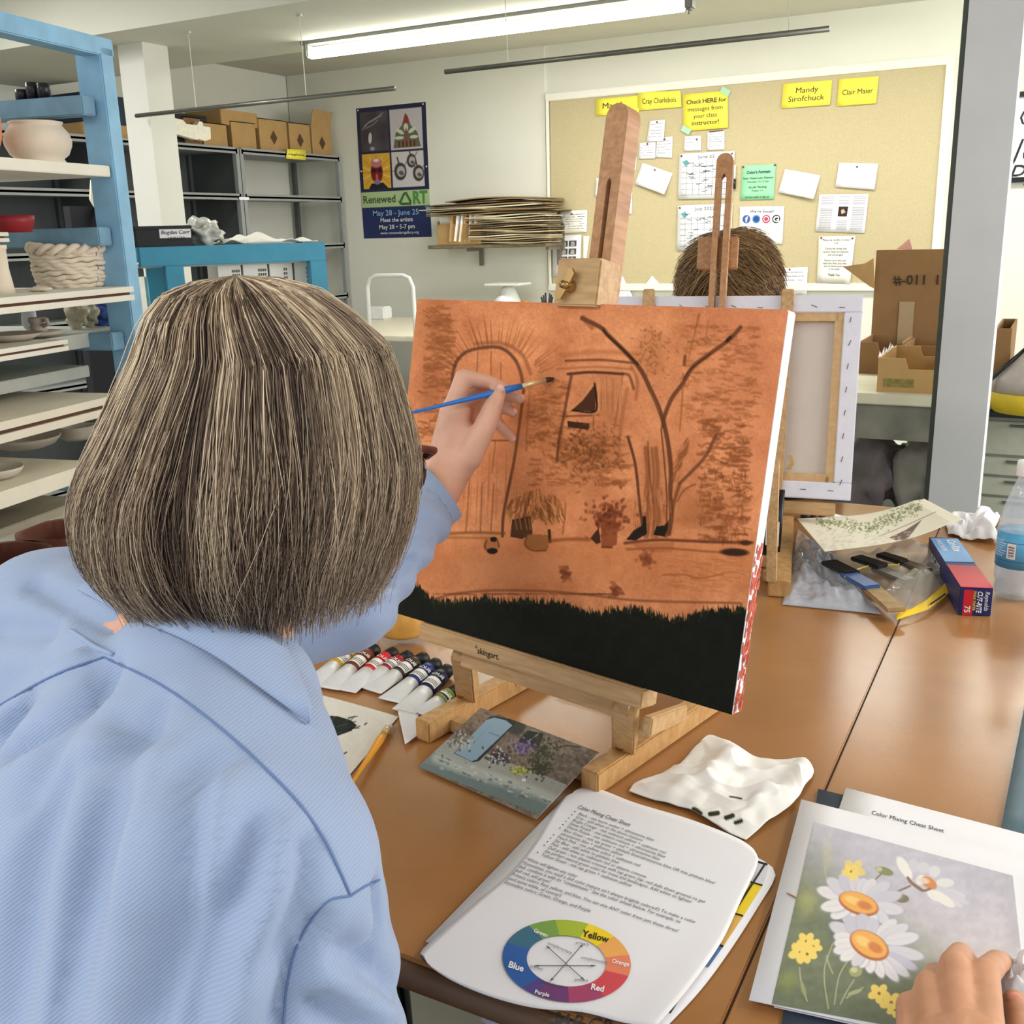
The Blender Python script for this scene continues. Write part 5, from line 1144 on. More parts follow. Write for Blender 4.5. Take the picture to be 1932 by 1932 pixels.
# ---- reference photo of the blue door
def ref_art():
    a = Art(780, 1325, 1140, 1555, (120, 108, 96), 2); ox, oy, k = 560, 1120, 1/3.22
    X = (a.X-ox)*3.22; Y = (a.Y-oy)*3.22
    n1 = a.noise(4, 1)+.7*a.noise(9, 2)
    a.a += n1[..., None]*22
    S = lambda pts, w, c, al=1, so=6: a.stroke([(ox+x*k, oy+y*k) for x, y in pts], w*k, c, al, so*k)
    Pn = lambda pts, c, al=1: a.poly([(ox+x*k, oy+y*k) for x, y in pts], c, al)
    E_ = lambda x, y, rx, ry, an, c, al=1, so=.3: a.ell(ox+x*k, oy+y*k, rx*k, ry*k, math.radians(an), c, al, so)
    r = random.Random(2)
    for i in range(90): x, y = r.uniform(950, 1300), r.uniform(690, 820); S([(x, y), (x+18, y+8)], 9, (150, 116, 96), .6, 3)
    Pn([(740, 1050), (850, 930), (1560, 1230), (1500, 1352)], (128, 142, 142)); Pn([(830, 960), (900, 880), (1640, 1160), (1560, 1270)], (172, 176, 172), .8)
    S([(850, 1000), (1000, 1060), (1200, 1120), (1400, 1180), (1540, 1240)], 60, (190, 194, 186), .8, 30)
    for i in range(80): t_ = r.random(); x, y = 860+t_*680+r.uniform(-30, 30), 1010+t_*250+r.uniform(-40, 50); E_(x, y, r.uniform(4, 16), r.uniform(3, 9), 20, (206, 208, 200) if r.random() < .5 else (92, 102, 98), .6)
    Pn([(780, 1030), (1540, 1290), (1500, 1352), (740, 1050)], (104, 122, 122), .55)
    E_(1330, 800, 60, 60, 0, (52, 50, 50), .8); Pn([(955, 970), (1170, 750), (1200, 742), (1290, 760), (1330, 790), (1110, 1015), (1070, 1025)], (44, 46, 48)); Pn([(960, 968), (1150, 768), (1200, 752), (1270, 770), (1310, 800), (1090, 1010), (1060, 1018)], (142, 168, 188)); S([(1170, 845), (1240, 870)], 5, (96, 122, 144)); S([(1060, 920), (1180, 800)], 4, (118, 146, 168), .6)
    Pn([(1400, 830), (1500, 850), (1470, 940), (1340, 900)], (40, 44, 46)); S([(1410, 895), (1465, 855)], 8, (150, 150, 150)); 
    for i in range(220):
        for (cx, cy, rx, ry, cols) in ((1000, 900, 80, 50, ((200, 202, 196), (120, 130, 110), (80, 70, 90), (176, 176, 168))), (1385, 930, 70, 45, ((112, 92, 140), (70, 60, 90), (150, 134, 172))), (1220, 990, 90, 50, ((54, 44, 60), (70, 50, 84), (210, 212, 206), (44, 50, 40))), (1355, 1080, 50, 24, ((206, 206, 96), (120, 130, 70))), (1500, 950, 110, 110, ((58, 64, 44), (70, 70, 50), (48, 52, 40))), (1480, 1060, 70, 60, ((62, 70, 46), (52, 56, 40)))):
            if r.random() < .5: E_(cx+r.gauss(0, .45)*rx, cy+r.gauss(0, .45)*ry, 9, 6, r.uniform(0, 180), r.choice(cols), .75)
    S([(1560, 940), (1640, 925), (1720, 932)], 6, (50, 48, 42)); E_(1380, 1132, 14, 10, 0, (236, 232, 226))
    return a
RA = ref_art(); rc = [(907, 1335), (1130, 1419), (1012, 1545), (790, 1446)]
t = flat(rc, z=.020, name='reference_photo', label='glossy photo of a blue arched door propped on the easel feet', cat='photo', m=VPRINT, n=(300, 230), art=RA, thick=.0006, zs=(.038, .038, .004, .004))

# ---- palette paper with dark paint, white paper tag
def pal_art():
    a = Art(540, 1295, 770, 1530, (232, 228, 218), 2); a.a += (a.noise(12, 3)+a.noise(4, 5))[..., None]*3
    ox, oy, k = 560, 1120, 1/3.22
    Pn = lambda pts, c, al=1: a.poly([(ox+x*k, oy+y*k) for x, y in pts], c, al)
    Pn([(60, 700), (150, 740), (250, 745), (330, 770), (365, 800), (330, 835), (230, 870), (160, 900), (60, 840)], (40, 46, 42)); Pn([(90, 670), (150, 700), (150, 740), (90, 735)], (84, 110, 92))
    r = random.Random(5)
    for i in range(26): x, y = r.uniform(90, 330), r.uniform(750, 860); a.stroke([(ox+x*k, oy+y*k), (ox+(x+r.uniform(20, 70))*k, oy+(y-r.uniform(0, 24))*k)], 2, r.choice(((90, 98, 92), (16, 18, 18), (60, 68, 62))), .6, 1)
    for (x, y, X, Y) in ((228, 984, 245, 982), (262, 986, 302, 964), (412, 796, 424, 786)): a.stroke([(ox+x*k, oy+y*k), (ox+X*k, oy+Y*k)], 2.5, (44, 48, 44), .9, 1)
    return a
flat([(560, 1300), (752, 1352), (636, 1490), (500, 1450)], z=.002, name='palette_paper', label='white palette paper with a smear of black paint', m=VCOL, n=(180, 160), art=pal_art(), h=lambda u, v: .0015*math.sin(u*3.14))
flat([(750, 1342), (790, 1352), (787, 1388), (764, 1404)], z=.006, name='paper_tag', label='small white paper tag by the left easel foot', h=lambda u, v: .004*(1-v))

# ---- yellow handled flat brush
def brush(P0, P1, label, hcol, rmax, Lf, Lb, rl, bristle, flatb=False, ferr=None):
    ferr = ferr or mat('pale_ferrule', (232, 214, 168), .3, .55, var=0)
    P0, P1 = Vector(P0), Vector(P1); L = (P1-P0).length
    d = (P1-P0).normalized(); q = Vector((0, 0, 1)).rotation_difference(d).to_matrix().to_4x4()
    t = thing('paintbrush', label, 'paintbrush', (0, 0, 0)); t.matrix_world = T(*P0) @ q
    hl = L-Lf-Lb
    MB().lathe([(0, 0), (rmax*.35, .002), (rmax*.45, hl*.3), (rmax*.8, hl*.7), (rmax, hl*.88), (rmax*.8, hl)], 16).build('handle', hcol, t, True)
    b = MB().lathe([(rl*.8, hl-.003), (rl*.85, hl+Lf*.3), (rl, hl+Lf*.35), (rl*.9, hl+Lf)], 16); b.build('ferrule', ferr, t, True)
    b = MB().lathe([(rl*.88, hl+Lf-.001), (rl*1.0, hl+Lf+Lb*.5), (rl*.35, hl+Lf+Lb), (0, hl+Lf+Lb)], 16); o = b.build('bristles', bristle, t, True)
    return t
brush(tb(655, 1492, TZ+.012), tb(736, 1366, TZ+.008), 'yellow handled flat brush lying across the palette paper', mat('brush_yellow', (232, 158, 36), .3, var=.03), .0058, .018, .012, .0055, mat('bristle_white', (232, 230, 224), .7))

# ---- paint tubes
TUBW = mat('tube_silver', (232, 232, 234), .34, .15, var=.03, vscale=60, bump=.2, bscale=60); CAPB = mat('cap_black', (22, 22, 24), .45, var=0)
LBL = mat('label_white', (238, 236, 230), .5, var=0)
def ptube(cap, tail, band, label, txt='BLICK', r=.0125, textm=LBL, hz=0):
    A = tb(*cap, TZ+.012+hz); B = tb(*tail, TZ+.004+hz); d = B-A; L = np.linalg.norm(d); ex = d/L; ey = np.cross((0, 0, 1), ex); ey = unit(ey); ez = np.cross(ex, ey)
    t = thing('paint_tube', label, 'paint tube'); t.matrix_world = frame(A, ex, ey, ez)
    def ring(x, w, h): return [(x, w*math.cos(a), h*math.sin(a)) for a in np.linspace(0, 2*math.pi, 20, endpoint=False)]
    def loft(secs, nm, m, p=t):
        b = MB(); vs = []; n = 20
        for s_ in secs: vs += ring(*s_)
        fs = [(i*n+k, i*n+(k+1) % n, (i+1)*n+(k+1) % n, (i+1)*n+k) for i in range(len(secs)-1) for k in range(n)]+[tuple(range(n)), tuple(range((len(secs)-1)*n, len(secs)*n))[::-1]]
        b.add(vs, fs); return b.build(nm, m, p, True)
    cl = .019
    loft([(0, r*.8, r*.8), (.001, r*.85, r*.85), (cl, r*.9, r*.9)], 'cap', CAPB)
    loft([(cl, r*.55, r*.55), (cl+.004, r, r), (cl+L*.16, r*1.02, r*.98)], 'shoulder', band)
    xm = L*.55
    loft([(cl+L*.16, r*1.01, r*.97), (xm, r*1.08, r*.85)], 'color_band', band)
    loft([(xm, r*1.08, r*.85), (L*.7, r*1.25, r*.62), (L*.86, r*1.5, r*.3), (L*.95, r*1.6, r*.12), (L, r*1.62, r*.10)], 'tube_body', TUBW)
    # label patch with lines
    x0, x1 = cl+L*.10, xm-.002
    b = MB(); vs = []
    for x in (x0+ (x1-x0)*.35, x1-(x1-x0)*.12):
        for a in np.linspace(.25, 2.3, 9): vs.append((x, (r*1.06)*math.cos(a), (r*.995)*math.sin(a)))
    b.add(vs, [(k, k+1, k+10, k+9) for k in range(8)]); lb = b.build('label', LBL, t)
    b = MB()
    for q in (.45, .62, .8):
        x = x0+(x1-x0)*.35+(x1-x0)*.5*q
        vs = []
        for xx in (x, x+.0012):
            for a in np.linspace(.4, 2.1, 9): vs.append((xx, (r*1.075)*math.cos(a), (r*1.01)*math.sin(a)))
        b.add(vs, [(k, k+1, k+10, k+9) for k in range(8)])
    b.build('label_lines', INK, lb)
    fn = lambda u, v: (x0+(x1-x0)*.02-v, r*1.07*math.cos(1.3+u/r), r*1.03*math.sin(1.3+u/r))
    text_on([(txt, 0, -.008, .0085, 'CENTER', .02)], fn, 'brand_print', textm, t)
    return t
g_ = None
c3 = lambda x, y: (560+x/3.22, 1120+y/3.22)
TBS = [((385, 318), (85, 555), (206, 156, 42), 'paint tube with a yellow ochre band, leftmost in the row'), ((478, 338), (190, 575), (112, 54, 34), 'paint tube with a red brown band, second in the row'), ((590, 358), (290, 590), (210, 42, 50), 'paint tube with a bright red band'),
       ((684, 378), (400, 560), (160, 28, 48), 'paint tube with a crimson band behind the red one'), ((780, 388), (450, 590), (62, 48, 40), 'paint tube with a dark umber band in the middle'), ((852, 424), (560, 650), (36, 52, 120), 'paint tube with an ultramarine band'), ((920, 462), (650, 715), (20, 32, 62), 'paint tube with a navy band, nearest the easel leg')]
for k, (c_, t_, col, lab) in enumerate(TBS):
    ptube(c3(*c_), c3(*t_), mat('band_%d' % k, col, .35, var=.02), lab, hz=.0005)
ptube((868, 1300), (795, 1348), mat('band_green', (110, 136, 52), .4), 'green paint tube tucked behind the left easel foot', hz=.0)
# small tubes behind (far end)
ptube((1512, 972), (1600, 978), mat('band_darkred', (92, 24, 28), .4), 'paint tube with a dark red band below the second canvas', r=.014)

# ---- jar of ochre paint water
p = tb(750, 1220); r = pxw(0, 0, 46, p)
zt = AY(750, 1130, p[1])[2]-TZ
o = thing('glass_jar', 'glass jar of ochre yellow paint water behind the tubes', 'jar', (p[0], p[1]+.02, TZ+.0005))
MB().lathe([(0, 0), (r*.9, 0), (r, .008), (r, .125), (r*.8, .14), (r*.8, .155), (r*.75, .155), (r*.75, .14), (r*.94, .123), (r*.94, .012), (0, .010)], 36).build('glass', GLASS, o, True)
MB().lathe([(0, .018), (r*.9, .018), (r*.925, .024), (r*.925, .11), (0, .11)], 36).build('ochre_water', mat('ochre_water', (206, 146, 22), .25, var=.2, vscale=40), o, True)
MB().ell((-r*.7, -r*.62, .075), (.012, .006, .02), noise_=.6).build('white_paint_blob', PAPER, o, True)
q = tb(690, 1195); o = MB().box((q[0], q[1]+.03, TZ+.001), (.12, .06, .0015), M=None).build('paper_scrap', PAPER); tag(o, 'white paper scrap left of the ochre jar', 'paper')
q = tb(800, 1190); o = MB().ell((q[0]+.01, q[1]+.04, TZ+.022), (.02, .015, .022), noise_=.5).build('tissue_ball', PAPER, None, True); tag(o, 'white tissue wad right of the ochre jar', 'tissue')

# ---- water bottle
p = tb(1912, 1128); r = .036
zt = AY(1922, 870, p[1])[2]-TZ
o = thing('water_bottle', 'clear plastic water bottle with a blue label and white cap', 'bottle', (p[0], p[1]+.005, TZ+.0005))
H = zt
prof = [(0, .006), (r*.5, .0), (r*.85, .004), (r*.98, .018), (r*.93, .03), (r, .04), (r, H*.52), (r*.97, H*.55), (r*.8, H*.68), (r*.5, H*.82), (r*.36, H*.87), (r*.36, H*.91)]
b = MB(); n = 48; vs = []
for i, (rr, z) in enumerate(prof):
    for k in range(n):
        a_ = 2*math.pi*k/n; q = rr*(1+(.05*math.cos(5*a_) if z < .035 else 0)+.012*math.sin(z*500)); vs.append((q*math.cos(a_), q*math.sin(a_), z))
b.add(vs, [(i*n+k, i*n+(k+1) % n, (i+1)*n+(k+1) % n, (i+1)*n+k) for i in range(len(prof)-1) for k in range(n)])
b.build('bottle_shell', CLEAR, o, True)
BL = mat('bottle_label_blue', (86, 164, 208), .35, var=.12, vscale=40)
MB().lathe([(r*1.015, H*.245), (r*1.015, H*.505)], 48).build('blue_label', BL, o, True)
MB().lathe([(r*.97, .012), (r*.97, H*.44), (0, H*.44)], 40).build('water', mat('water_tint', (206, 222, 232), .05, alpha=.25, spec=1, var=0), o, True)
MB().lathe([(0, H*.895), (r*.44, H*.895), (r*.46, H*.9), (r*.46, H*.985), (r*.42, H), (0, H)], 32).build('cap', mat('cap_white', (242, 242, 242), .4, var=0), o, True)
def bl(u, v): a_ = math.radians(-118)+u/r; return (r*1.03*math.cos(a_), r*1.03*math.sin(a_), v)
b = MB()
def arcq(u0, u1, v0, v1):
    n = 6; vs = []
    for i in range(n+1): u = u0+(u1-u0)*i/n; vs += [bl(u, v0), bl(u, v1)]
    b.add(vs, [(2*i, 2*i+1, 2*i+3, 2*i+2) for i in range(n)])
arcq(.000, .014, H*.32, H*.43); b.build('barcode_patch', LBL, o)
b = MB(); r_ = r; r = r*1.006
for k in range(9): arcq(.002, .012, H*(.33+.01*k), H*(.333+.01*k+(.003 if k % 2 else 0)))
b.build('barcode_bars', INK, o)
b = MB(); arcq(-.035, .05, H*.30, H*.303); arcq(-.01, .05, H*.435, H*.438); b.build('label_line', mat('label_navy', (36, 60, 120), .4, var=0), o)
b = MB()
for k in range(7): arcq(-.032, -.008+.003*(k % 3), H*(.33+.018*k), H*(.336+.018*k))
b.build('label_text_lines', mat('label_pale', (196, 226, 240), .4, var=0), o)
r = r_

# ---- wax paper box
Pn_ = tb(1808, 1160); Pq_ = tb(1862, 1163)
ex = unit(Pq_-Pn_); far = tb(1755, 1000); 
wd = .052; hz = .05
# axis direction from near end to far end
near = (Pn_+Pq_)/2; ax = tb(1742, 1010, TZ)-near; ax[2] = 0; Lw = np.linalg.norm(ax); ax = ax/Lw
side = np.array([ax[1], -ax[0], 0]); Lw = .30
near_c = tb(1838, 1162)
o = thing('wax_paper_box', 'red white and blue wax paper box lying on the table', 'box'); o.matrix_world = frame(near_c+np.array([0, 0, .0005]), side, ax, (0, 0, 1))
NV = mat('box_navy', (28, 40, 104), .4, var=.05); RD_ = mat('box_red', (204, 36, 52), .4, var=.05); LB = mat('box_light_blue', (120, 170, 224), .4, var=.05); TX = mat('box_text_white', (240, 240, 244), .5, var=0); TY = mat('box_text_yellow', (240, 214, 90), .5, var=0)
MB().box((0, Lw/2, hz/2), (wd, Lw, hz), bev=.001).build('carton', NV, o)
MB().box((-.012, -.0006, hz/2-.002), (.016, .001, hz*.92)).build('red_panel', RD_, o)
MB().box((0, Lw*.2, hz+.0006), (wd*.98, Lw*.4, .001)).build('red_panel', RD_, o)
MB().box((0, Lw*.72, hz+.0006), (wd*.98, Lw*.5, .001)).build('light_blue_panel', LB, o)
# end writing rotated (reads top to bottom)
fe = lambda u, v: (v, -.0016, hz*.94-u)
text_on([('Reynolds', .002, .014, .0105, 'LEFT', .005, 0, .25, .9), ('CUT-RITE', .002, .002, .0115, 'LEFT', .03, 0, .2, .78)], fe, 'end_lettering', TX, o)
text_on([('WAX PAPER', .002, -.0045, .0065, 'LEFT', .01, 0, 0, 1)], fe, 'end_lettering', TY, o)
text_on([('75', .029, -.017, .013, 'LEFT', .02)], fe, 'end_lettering', TX, o)
ft = lambda u, v: (v, Lw*.97-u, hz+.0016)
text_on([('CUT-RITE', .01, -.016, .022, 'LEFT', .03, 0, .2, .9)], lambda u, v: (-wd/2-.0008, Lw*.9-u, hz*.35+v+.014), 'side_lettering', TX, o)
text_on([('Cut-Rite', .01, .002, .022, 'LEFT', .02, 0, .2, 1), ('WAX PAPER', .01, -.018, .014, 'LEFT', .01)], ft, 'top_lettering', TX, o)

# ---- curled sheet of watercolor sketch above the packets
def sk_art():
    a = Art(1490, 925, 1830, 1060, (230, 224, 206), 2); ox, oy, k = 1380, 840, 1/3.5
    E_ = lambda x, y, rx, ry, an, c, al=1, so=.5: a.ell(ox+x*k, oy+y*k, rx*k, ry*k, math.radians(an), c, al, so)
    r = random.Random(8)
    for i in range(420):
        t_ = r.random(); x, y = (560+t_*300, 500+r.gauss(0, 22)+t_*40) if r.random() < .35 else (880+t_*380, 560-t_*170+r.gauss(0, 26))
        E_(x, y, 9, 4, r.uniform(-80, 80), r.choice(((130, 150, 84), (96, 118, 62), (160, 170, 120), (120, 112, 96))), .6)
    a.poly([(ox+x*k, oy+y*k) for x, y in ((1040, 610), (1150, 560), (1260, 490), (1200, 570), (1160, 620), (1090, 630))], (116, 96, 86)); a.stroke([(ox+x*k, oy+y*k) for x, y in ((980, 600), (1150, 530), (1350, 440))], 1.5, (130, 120, 106), .8)
    for i in range(150): E_(r.uniform(560, 1200), r.uniform(560, 690), 14, 6, -20, (206, 200, 186), .5)
    return a
pc_ = [(1503, 978), (1744, 936), (1817, 974), (1556, 1040)]
zsk = (.075, .085, .095, .07)
P_ = [tb(*c, TZ+zsk[i]) for i, c in enumerate(pc_)]; O = np.array([*(sum(P_)/4)[:2], TZ+.06]); t = thing('watercolor_sheet', 'curled sheet with green brush marks resting on plastic packets', 'paper', O)
f = sheet_fn([p-O for p in P_], lambda u, v: -.020*math.sin(math.pi*min(1, u*1.1))*(1-.0*v)+.006*math.sin(u*5))
Pg = np.array([[f(u, v) for u in np.linspace(0, 1, 240)] for v in np.linspace(0, 1, 90)]); pp = proj(Pg.reshape(-1, 3)+O)
gridmesh('sheet', Pg, VCOL, t, sk_art().sample(pp[:, 0], pp[:, 1]), thick=(0, 0, -.0012), back=(190, 180, 160))

# ---- plastic packets
def packet(cor, zb, hgt, label, m, seed, n=40, extra=None, name='plastic_packet'):
    P_ = [tb(*c, TZ+zb) for c in cor]; O = np.array([*(sum(P_)/4)[:2], TZ]); t = thing(name, label, 'plastic packet', O); f = sheet_fn([p-O for p in P_])
    def F_(u, v):
        e = min(1, 6*min(u, 1-u, v, 1-v)); nn = noise.noise(Vector((u*4, v*4, seed)))+.6*noise.noise(Vector((u*11, v*11, seed)))
        return f(u, v)+np.array([0, 0, e*hgt*max(.12, .6+nn*.8)])
    Pg = np.array([[F_(u, v) for u in np.linspace(0, 1, n)] for v in np.linspace(0, 1, n)])
    gridmesh('crinkled_film', Pg, m, t, thick=(0, 0, -.0012))
    if extra: extra(t, F_)
    return t
FILM = mat('crinkled_film', (226, 232, 244), .12, alpha=.42, var=0, bump=1.0, bscale=50, spec=1)
FILM2 = mat('crinkled_film_clear', (240, 238, 228), .08, alpha=.2, var=0, bump=1.0, bscale=40, spec=1)
packet([(1505, 998), (1572, 1050), (1662, 1158), (1476, 1140)], .003, .020, 'hazy crinkled plastic bag below the curled sheet', mat('milky_film', (214, 220, 236), .12, alpha=.62, var=.12, vscale=60, bump=1, bscale=45, spec=1), 2.2)
def pk(t, F_):
    O = np.array(t.location)
    def bar(p0, p1, w, z, m, nm, h=.008):
        z += .012; a_ = tb(*p0, TZ+z)-O; b_ = tb(*p1, TZ+z)-O; d = b_-a_; L = np.linalg.norm(d); ex = d/L; ey = unit(np.cross((0, 0, 1), ex))
        MB().box((L/2, 0, 0), (L, w, h), M=frame(a_, ex, ey, np.cross(ex, ey)), bev=.002).build(nm, m, t)
    q = lambda x, y: (1380+x/3.5, 840+y/3.5)
    bar(q(640, 770), q(800, 850), .034, .020, BLACKP, 'black_brush_hair'); bar(q(770, 850), q(930, 940), .034, .018, mat('brush_blue', (62, 92, 150), .4), 'blue_handle')
    bar(q(910, 930), q(1090, 1090), .034, .012, mat('kraft_label', (170, 140, 96), .6, var=.2, vscale=50), 'kraft_label')
    bar(q(820, 740), q(1000, 800), .030, .022, BLACKP, 'black_brush_hair'); bar(q(980, 720), q(1140, 770), .026, .022, BLACKP, 'black_brush_hair')
    bar(q(960, 810), q(1180, 900), .030, .014, mat('brush_grey', (110, 104, 96), .4), 'grey_handle'); bar(q(1120, 770), q(1300, 830), .026, .016, mat('brush_umber', (92, 78, 66), .4), 'grey_handle')
    b = MB(); b.tube([tb(*q(*c), TZ+.032)-O for c in ((748, 870), (770, 840), (860, 810), (960, 780), (1000, 790), (1100, 790), (1160, 730))], .0012, 5); b.build('yellow_rubber_band', mat('band_yellow', (226, 204, 60), .5), t)
    Y_ = mat('packet_yellow', (238, 198, 30), .3, var=.05)
    pts = [((1090, 1150), (1100, 1090)), ((1200, 1115), (1190, 1080)), ((1300, 1080), (1290, 1020)), ((1400, 1010), (1370, 950)), ((1470, 930), (1440, 880)), ((1520, 870), (1490, 850))]
    b = MB(); vs = []
    for a_, c_ in pts: vs += [tuple(tb(*q(*a_), TZ+.010)-O), tuple(tb(*q(*c_), TZ+.016)-O)]
    vs += [(x, y, z-.0015) for x, y, z in vs]; n_ = len(pts)
    b.add(vs, [(2*i, 2*i+1, 2*i+3, 2*i+2) for i in range(n_-1)]+[(2*n_+2*i+2, 2*n_+2*i+3, 2*n_+2*i+1, 2*n_+2*i) for i in range(n_-1)]); b.build('yellow_header', Y_, t)
    b = MB()
    for (x, y) in ((1330, 1035), (1350, 1020), (1380, 1000), (1400, 985)): b.tube([tb(*q(x-14, y+14), TZ+.0165)-O, tb(*q(x+12, y-4), TZ+.0165)-O], .0015, 4)
    b.build('black_lettering', INK, t)
packet([(1556, 1046), (1760, 1040), (1850, 1075), (1690, 1168)], .006, .034, 'clear packet of brushes with a yellow strip', FILM2, 7.7, extra=pk)
# crayons / pens box between easel 2 and canvas
q = tb(1442, 1075)
for k in range(4):
    o = thing('marker_pen', 'black marker standing behind the canvas edge', 'marker', (q[0]-.016+.011*k, q[1]+.03, TZ+.022), group='black markers behind the canvas edge')
    MB().tube([(0, 0, 0), (0, .02, .13)], .0052, 10).build('barrel', BLACKP, o, True); MB().box((0, .002-.0, .045), (.004, .001, .05), M=T(0, -.0035, 0)).build('white_lettering', LBL, o)
o = MB().box((q[0]-.0, q[1]+.035, TZ+.011), (.07, .05, .02), bev=.002).build('marker_tray', WOODX); tag(o, 'small wooden tray holding black markers', 'tray')
# ================================================================== front canvas and table easel
CO = np.array([-.754, 1.046, .925]); CX = unit([.978, -.209, -.002]); CY = np.array([.047, .211, .976]); CY = unit(CY-CX*CY.dot(CX)); CN = np.cross(CX, CY)
CW, CH_ = .508, .4064
def cp(u, v, w=0): return CO+CX*u+CY*v+CN*w
def onc(px, py, w=0):
    d = ray(px, py); P0 = cp(0, 0, w); t = (P0-C_).dot(CN)/d.dot(CN); P = C_+d*t-CO; return P.dot(CX), P.dot(CY)
def canvas_art():
    a = Art(700, 550, 1520, 1370, (220, 140, 92), 1.4); ox, oy, k = 720, 560, 1/2.415
    X = (a.X-ox)*2.415; Y = (a.Y-oy)*2.415
    n1 = a.noise(60, 1); n2 = a.noise(18, 2); n3 = a.noise(5, 3); n4 = a.noise(2.2, 4)
    a.a += (n1*12+n2*9+n3*6+n4*8)[..., None]*np.array([1, .95, .75])
    wv = np.sin(a.X*2.6)+np.sin(a.Y*2.6); a.a += wv[..., None]*1.6
    def field(fx, col): a.a[:] = a.a*(1-fx[..., None])+np.array(col)*fx[..., None]
    sm = lambda q: np.clip(q, 0, 1)**2*(3-2*np.clip(q, 0, 1))
    field(sm((X-1350)/250)*.25*sm((1000-Y)/900+.3), (222, 132, 96)); field(sm((Y-1050)/120)*sm((1400-Y)/200)*.35, (196, 112, 62)); field(sm(1-np.hypot((X-600)/500, (Y-1240)/100))*.5, (220, 152, 104))
    S = lambda pts, w, c=(92, 50, 26), al=.8, so=4, tp=False, smth=True: a.stroke([(ox+x*k, oy+y*k) for x, y in pts], w*k, c, al, so*k, smth, tp)
    E_ = lambda x, y, rx, ry, an=0, c=(120, 66, 34), al=.6, so=.6: a.ell(ox+x*k, oy+y*k, rx*k, ry*k, math.radians(an), c, al, so)
    r = random.Random(3); BR = (104, 58, 28); DK = (46, 26, 16); MD = (150, 86, 44)
    # brick-like dabs
    for (x0, y0, x1, y1, n, c, al) in ((190, 40, 310, 420, 190, MD, .5), (1360, 130, 1700, 560, 260, MD, .32), (1440, 560, 1660, 1120, 330, (140, 78, 40), .5), (660, 380, 830, 860, 170, MD, .4), (160, 420, 300, 900, 110, MD, .5), (850, 620, 1110, 860, 120, MD, .4)):
        for i in range(n):
            x, y = r.uniform(x0, x1), r.uniform(y0, y1); w_ = r.uniform(14, 46); S([(x, y), (x+w_*.5, y+r.uniform(-6, 8)), (x+w_, y+r.uniform(-4, 6))], r.uniform(5, 14), c, min(1, al*r.uniform(.5, 1.5)), 6)
    for i in range(70): x, y = r.uniform(1450, 1660), r.uniform(780, 1110); S([(x, y), (x+r.uniform(-6, 6), y+r.uniform(15, 34))], 5, (120, 62, 34), .5, 3)
    for (cx, cy, rx, ry, al) in ((240, 160, 80, 150, .3), (230, 420, 60, 120, .35), (760, 500, 60, 160, .25), (960, 700, 130, 90, .45), (1040, 480, 60, 130, .25), (1230, 260, 70, 90, .3), (700, 940, 110, 90, .4), (1500, 980, 130, 110, .25), (1440, 1000, 80, 60, .25), (1240, 860, 60, 200, .3), (900, 860, 120, 60, .2)): E_(cx, cy, rx, ry, 0, (150, 86, 46), al, 1.0)
    # rays above the arch
    for i in range(70):
        t_ = r.random(); an = math.radians(-160+140*t_); cx, cy = 520, 420; r0, r1 = 215+r.uniform(-10, 20), 290+r.uniform(0, 70)
        S([(cx+r0*math.cos(an), cy+r0*math.sin(an)*.95), (cx+r1*math.cos(an), cy+r1*math.sin(an))], 6, (150, 84, 40) if r.random() < .7 else (226, 150, 96), .55, 4, True)
    S([(320, 470), (330, 330), (372, 262), (440, 236), (540, 232), (604, 280), (636, 350), (648, 430)], 15, (84, 46, 28), .75, 7); S([(430, 214), (550, 212), (640, 262), (680, 350)], 16, (140, 80, 46), .6, 12)
    S([(648, 430), (632, 560), (606, 740), (578, 880), (556, 1000), (552, 1090)], 13, (84, 46, 26), .8, 5); S([(636, 420), (622, 560), (590, 760)], 5, (226, 140, 90), .5)
    S([(676, 430), (664, 600), (660, 700)], 10, (150, 88, 50), .5, 8)
    for (x0, y0, x1, y1) in ((402, 830, 385, 1070), (460, 850, 452, 1070), (512, 850, 500, 1064), (520, 660, 505, 800), (440, 250, 436, 340), (500, 250, 500, 380), (545, 300, 545, 400)): S([(x0, y0), (x1, y1)], 5, (120, 64, 34), .65, 4)
    for i in range(26): x = r.uniform(330, 620); S([(x, r.uniform(700, 900)), (x-8, r.uniform(900, 1060))], 4, (160, 92, 50), .35, 4)
    S([(420, 655), (600, 655)], 7, (92, 50, 26), .9, 3); S([(250, 1082), (420, 1074), (560, 1078)], 12, (128, 76, 34), .7, 9); S([(230, 1095), (500, 1100)], 10, (150, 90, 46), .6, 10)
    # window
    S([(850, 352), (960, 344), (1100, 352)], 13, (74, 42, 26), .85, 4); S([(866, 360), (850, 440), (832, 540), (812, 640), (800, 750)], 13, (92, 52, 30), .75, 7); S([(1100, 350), (1130, 360), (1150, 420)], 12, (100, 56, 30), .7, 7); S([(1098, 360), (1075, 520), (1060, 600)], 7, (130, 74, 40), .5, 6)
    S([(820, 268), (980, 250), (1160, 262)], 20, (176, 104, 60), .5, 14); S([(840, 292), (1000, 288), (1150, 302)], 11, (104, 58, 34), .75, 5); S([(800, 330), (980, 320), (1140, 330)], 9, (140, 82, 48), .5, 7); S([(1140, 320), (1166, 380), (1160, 470)], 14, (140, 80, 46), .5, 10); S([(1120, 420), (1090, 600), (1080, 760)], 16, (150, 86, 48), .45, 12)
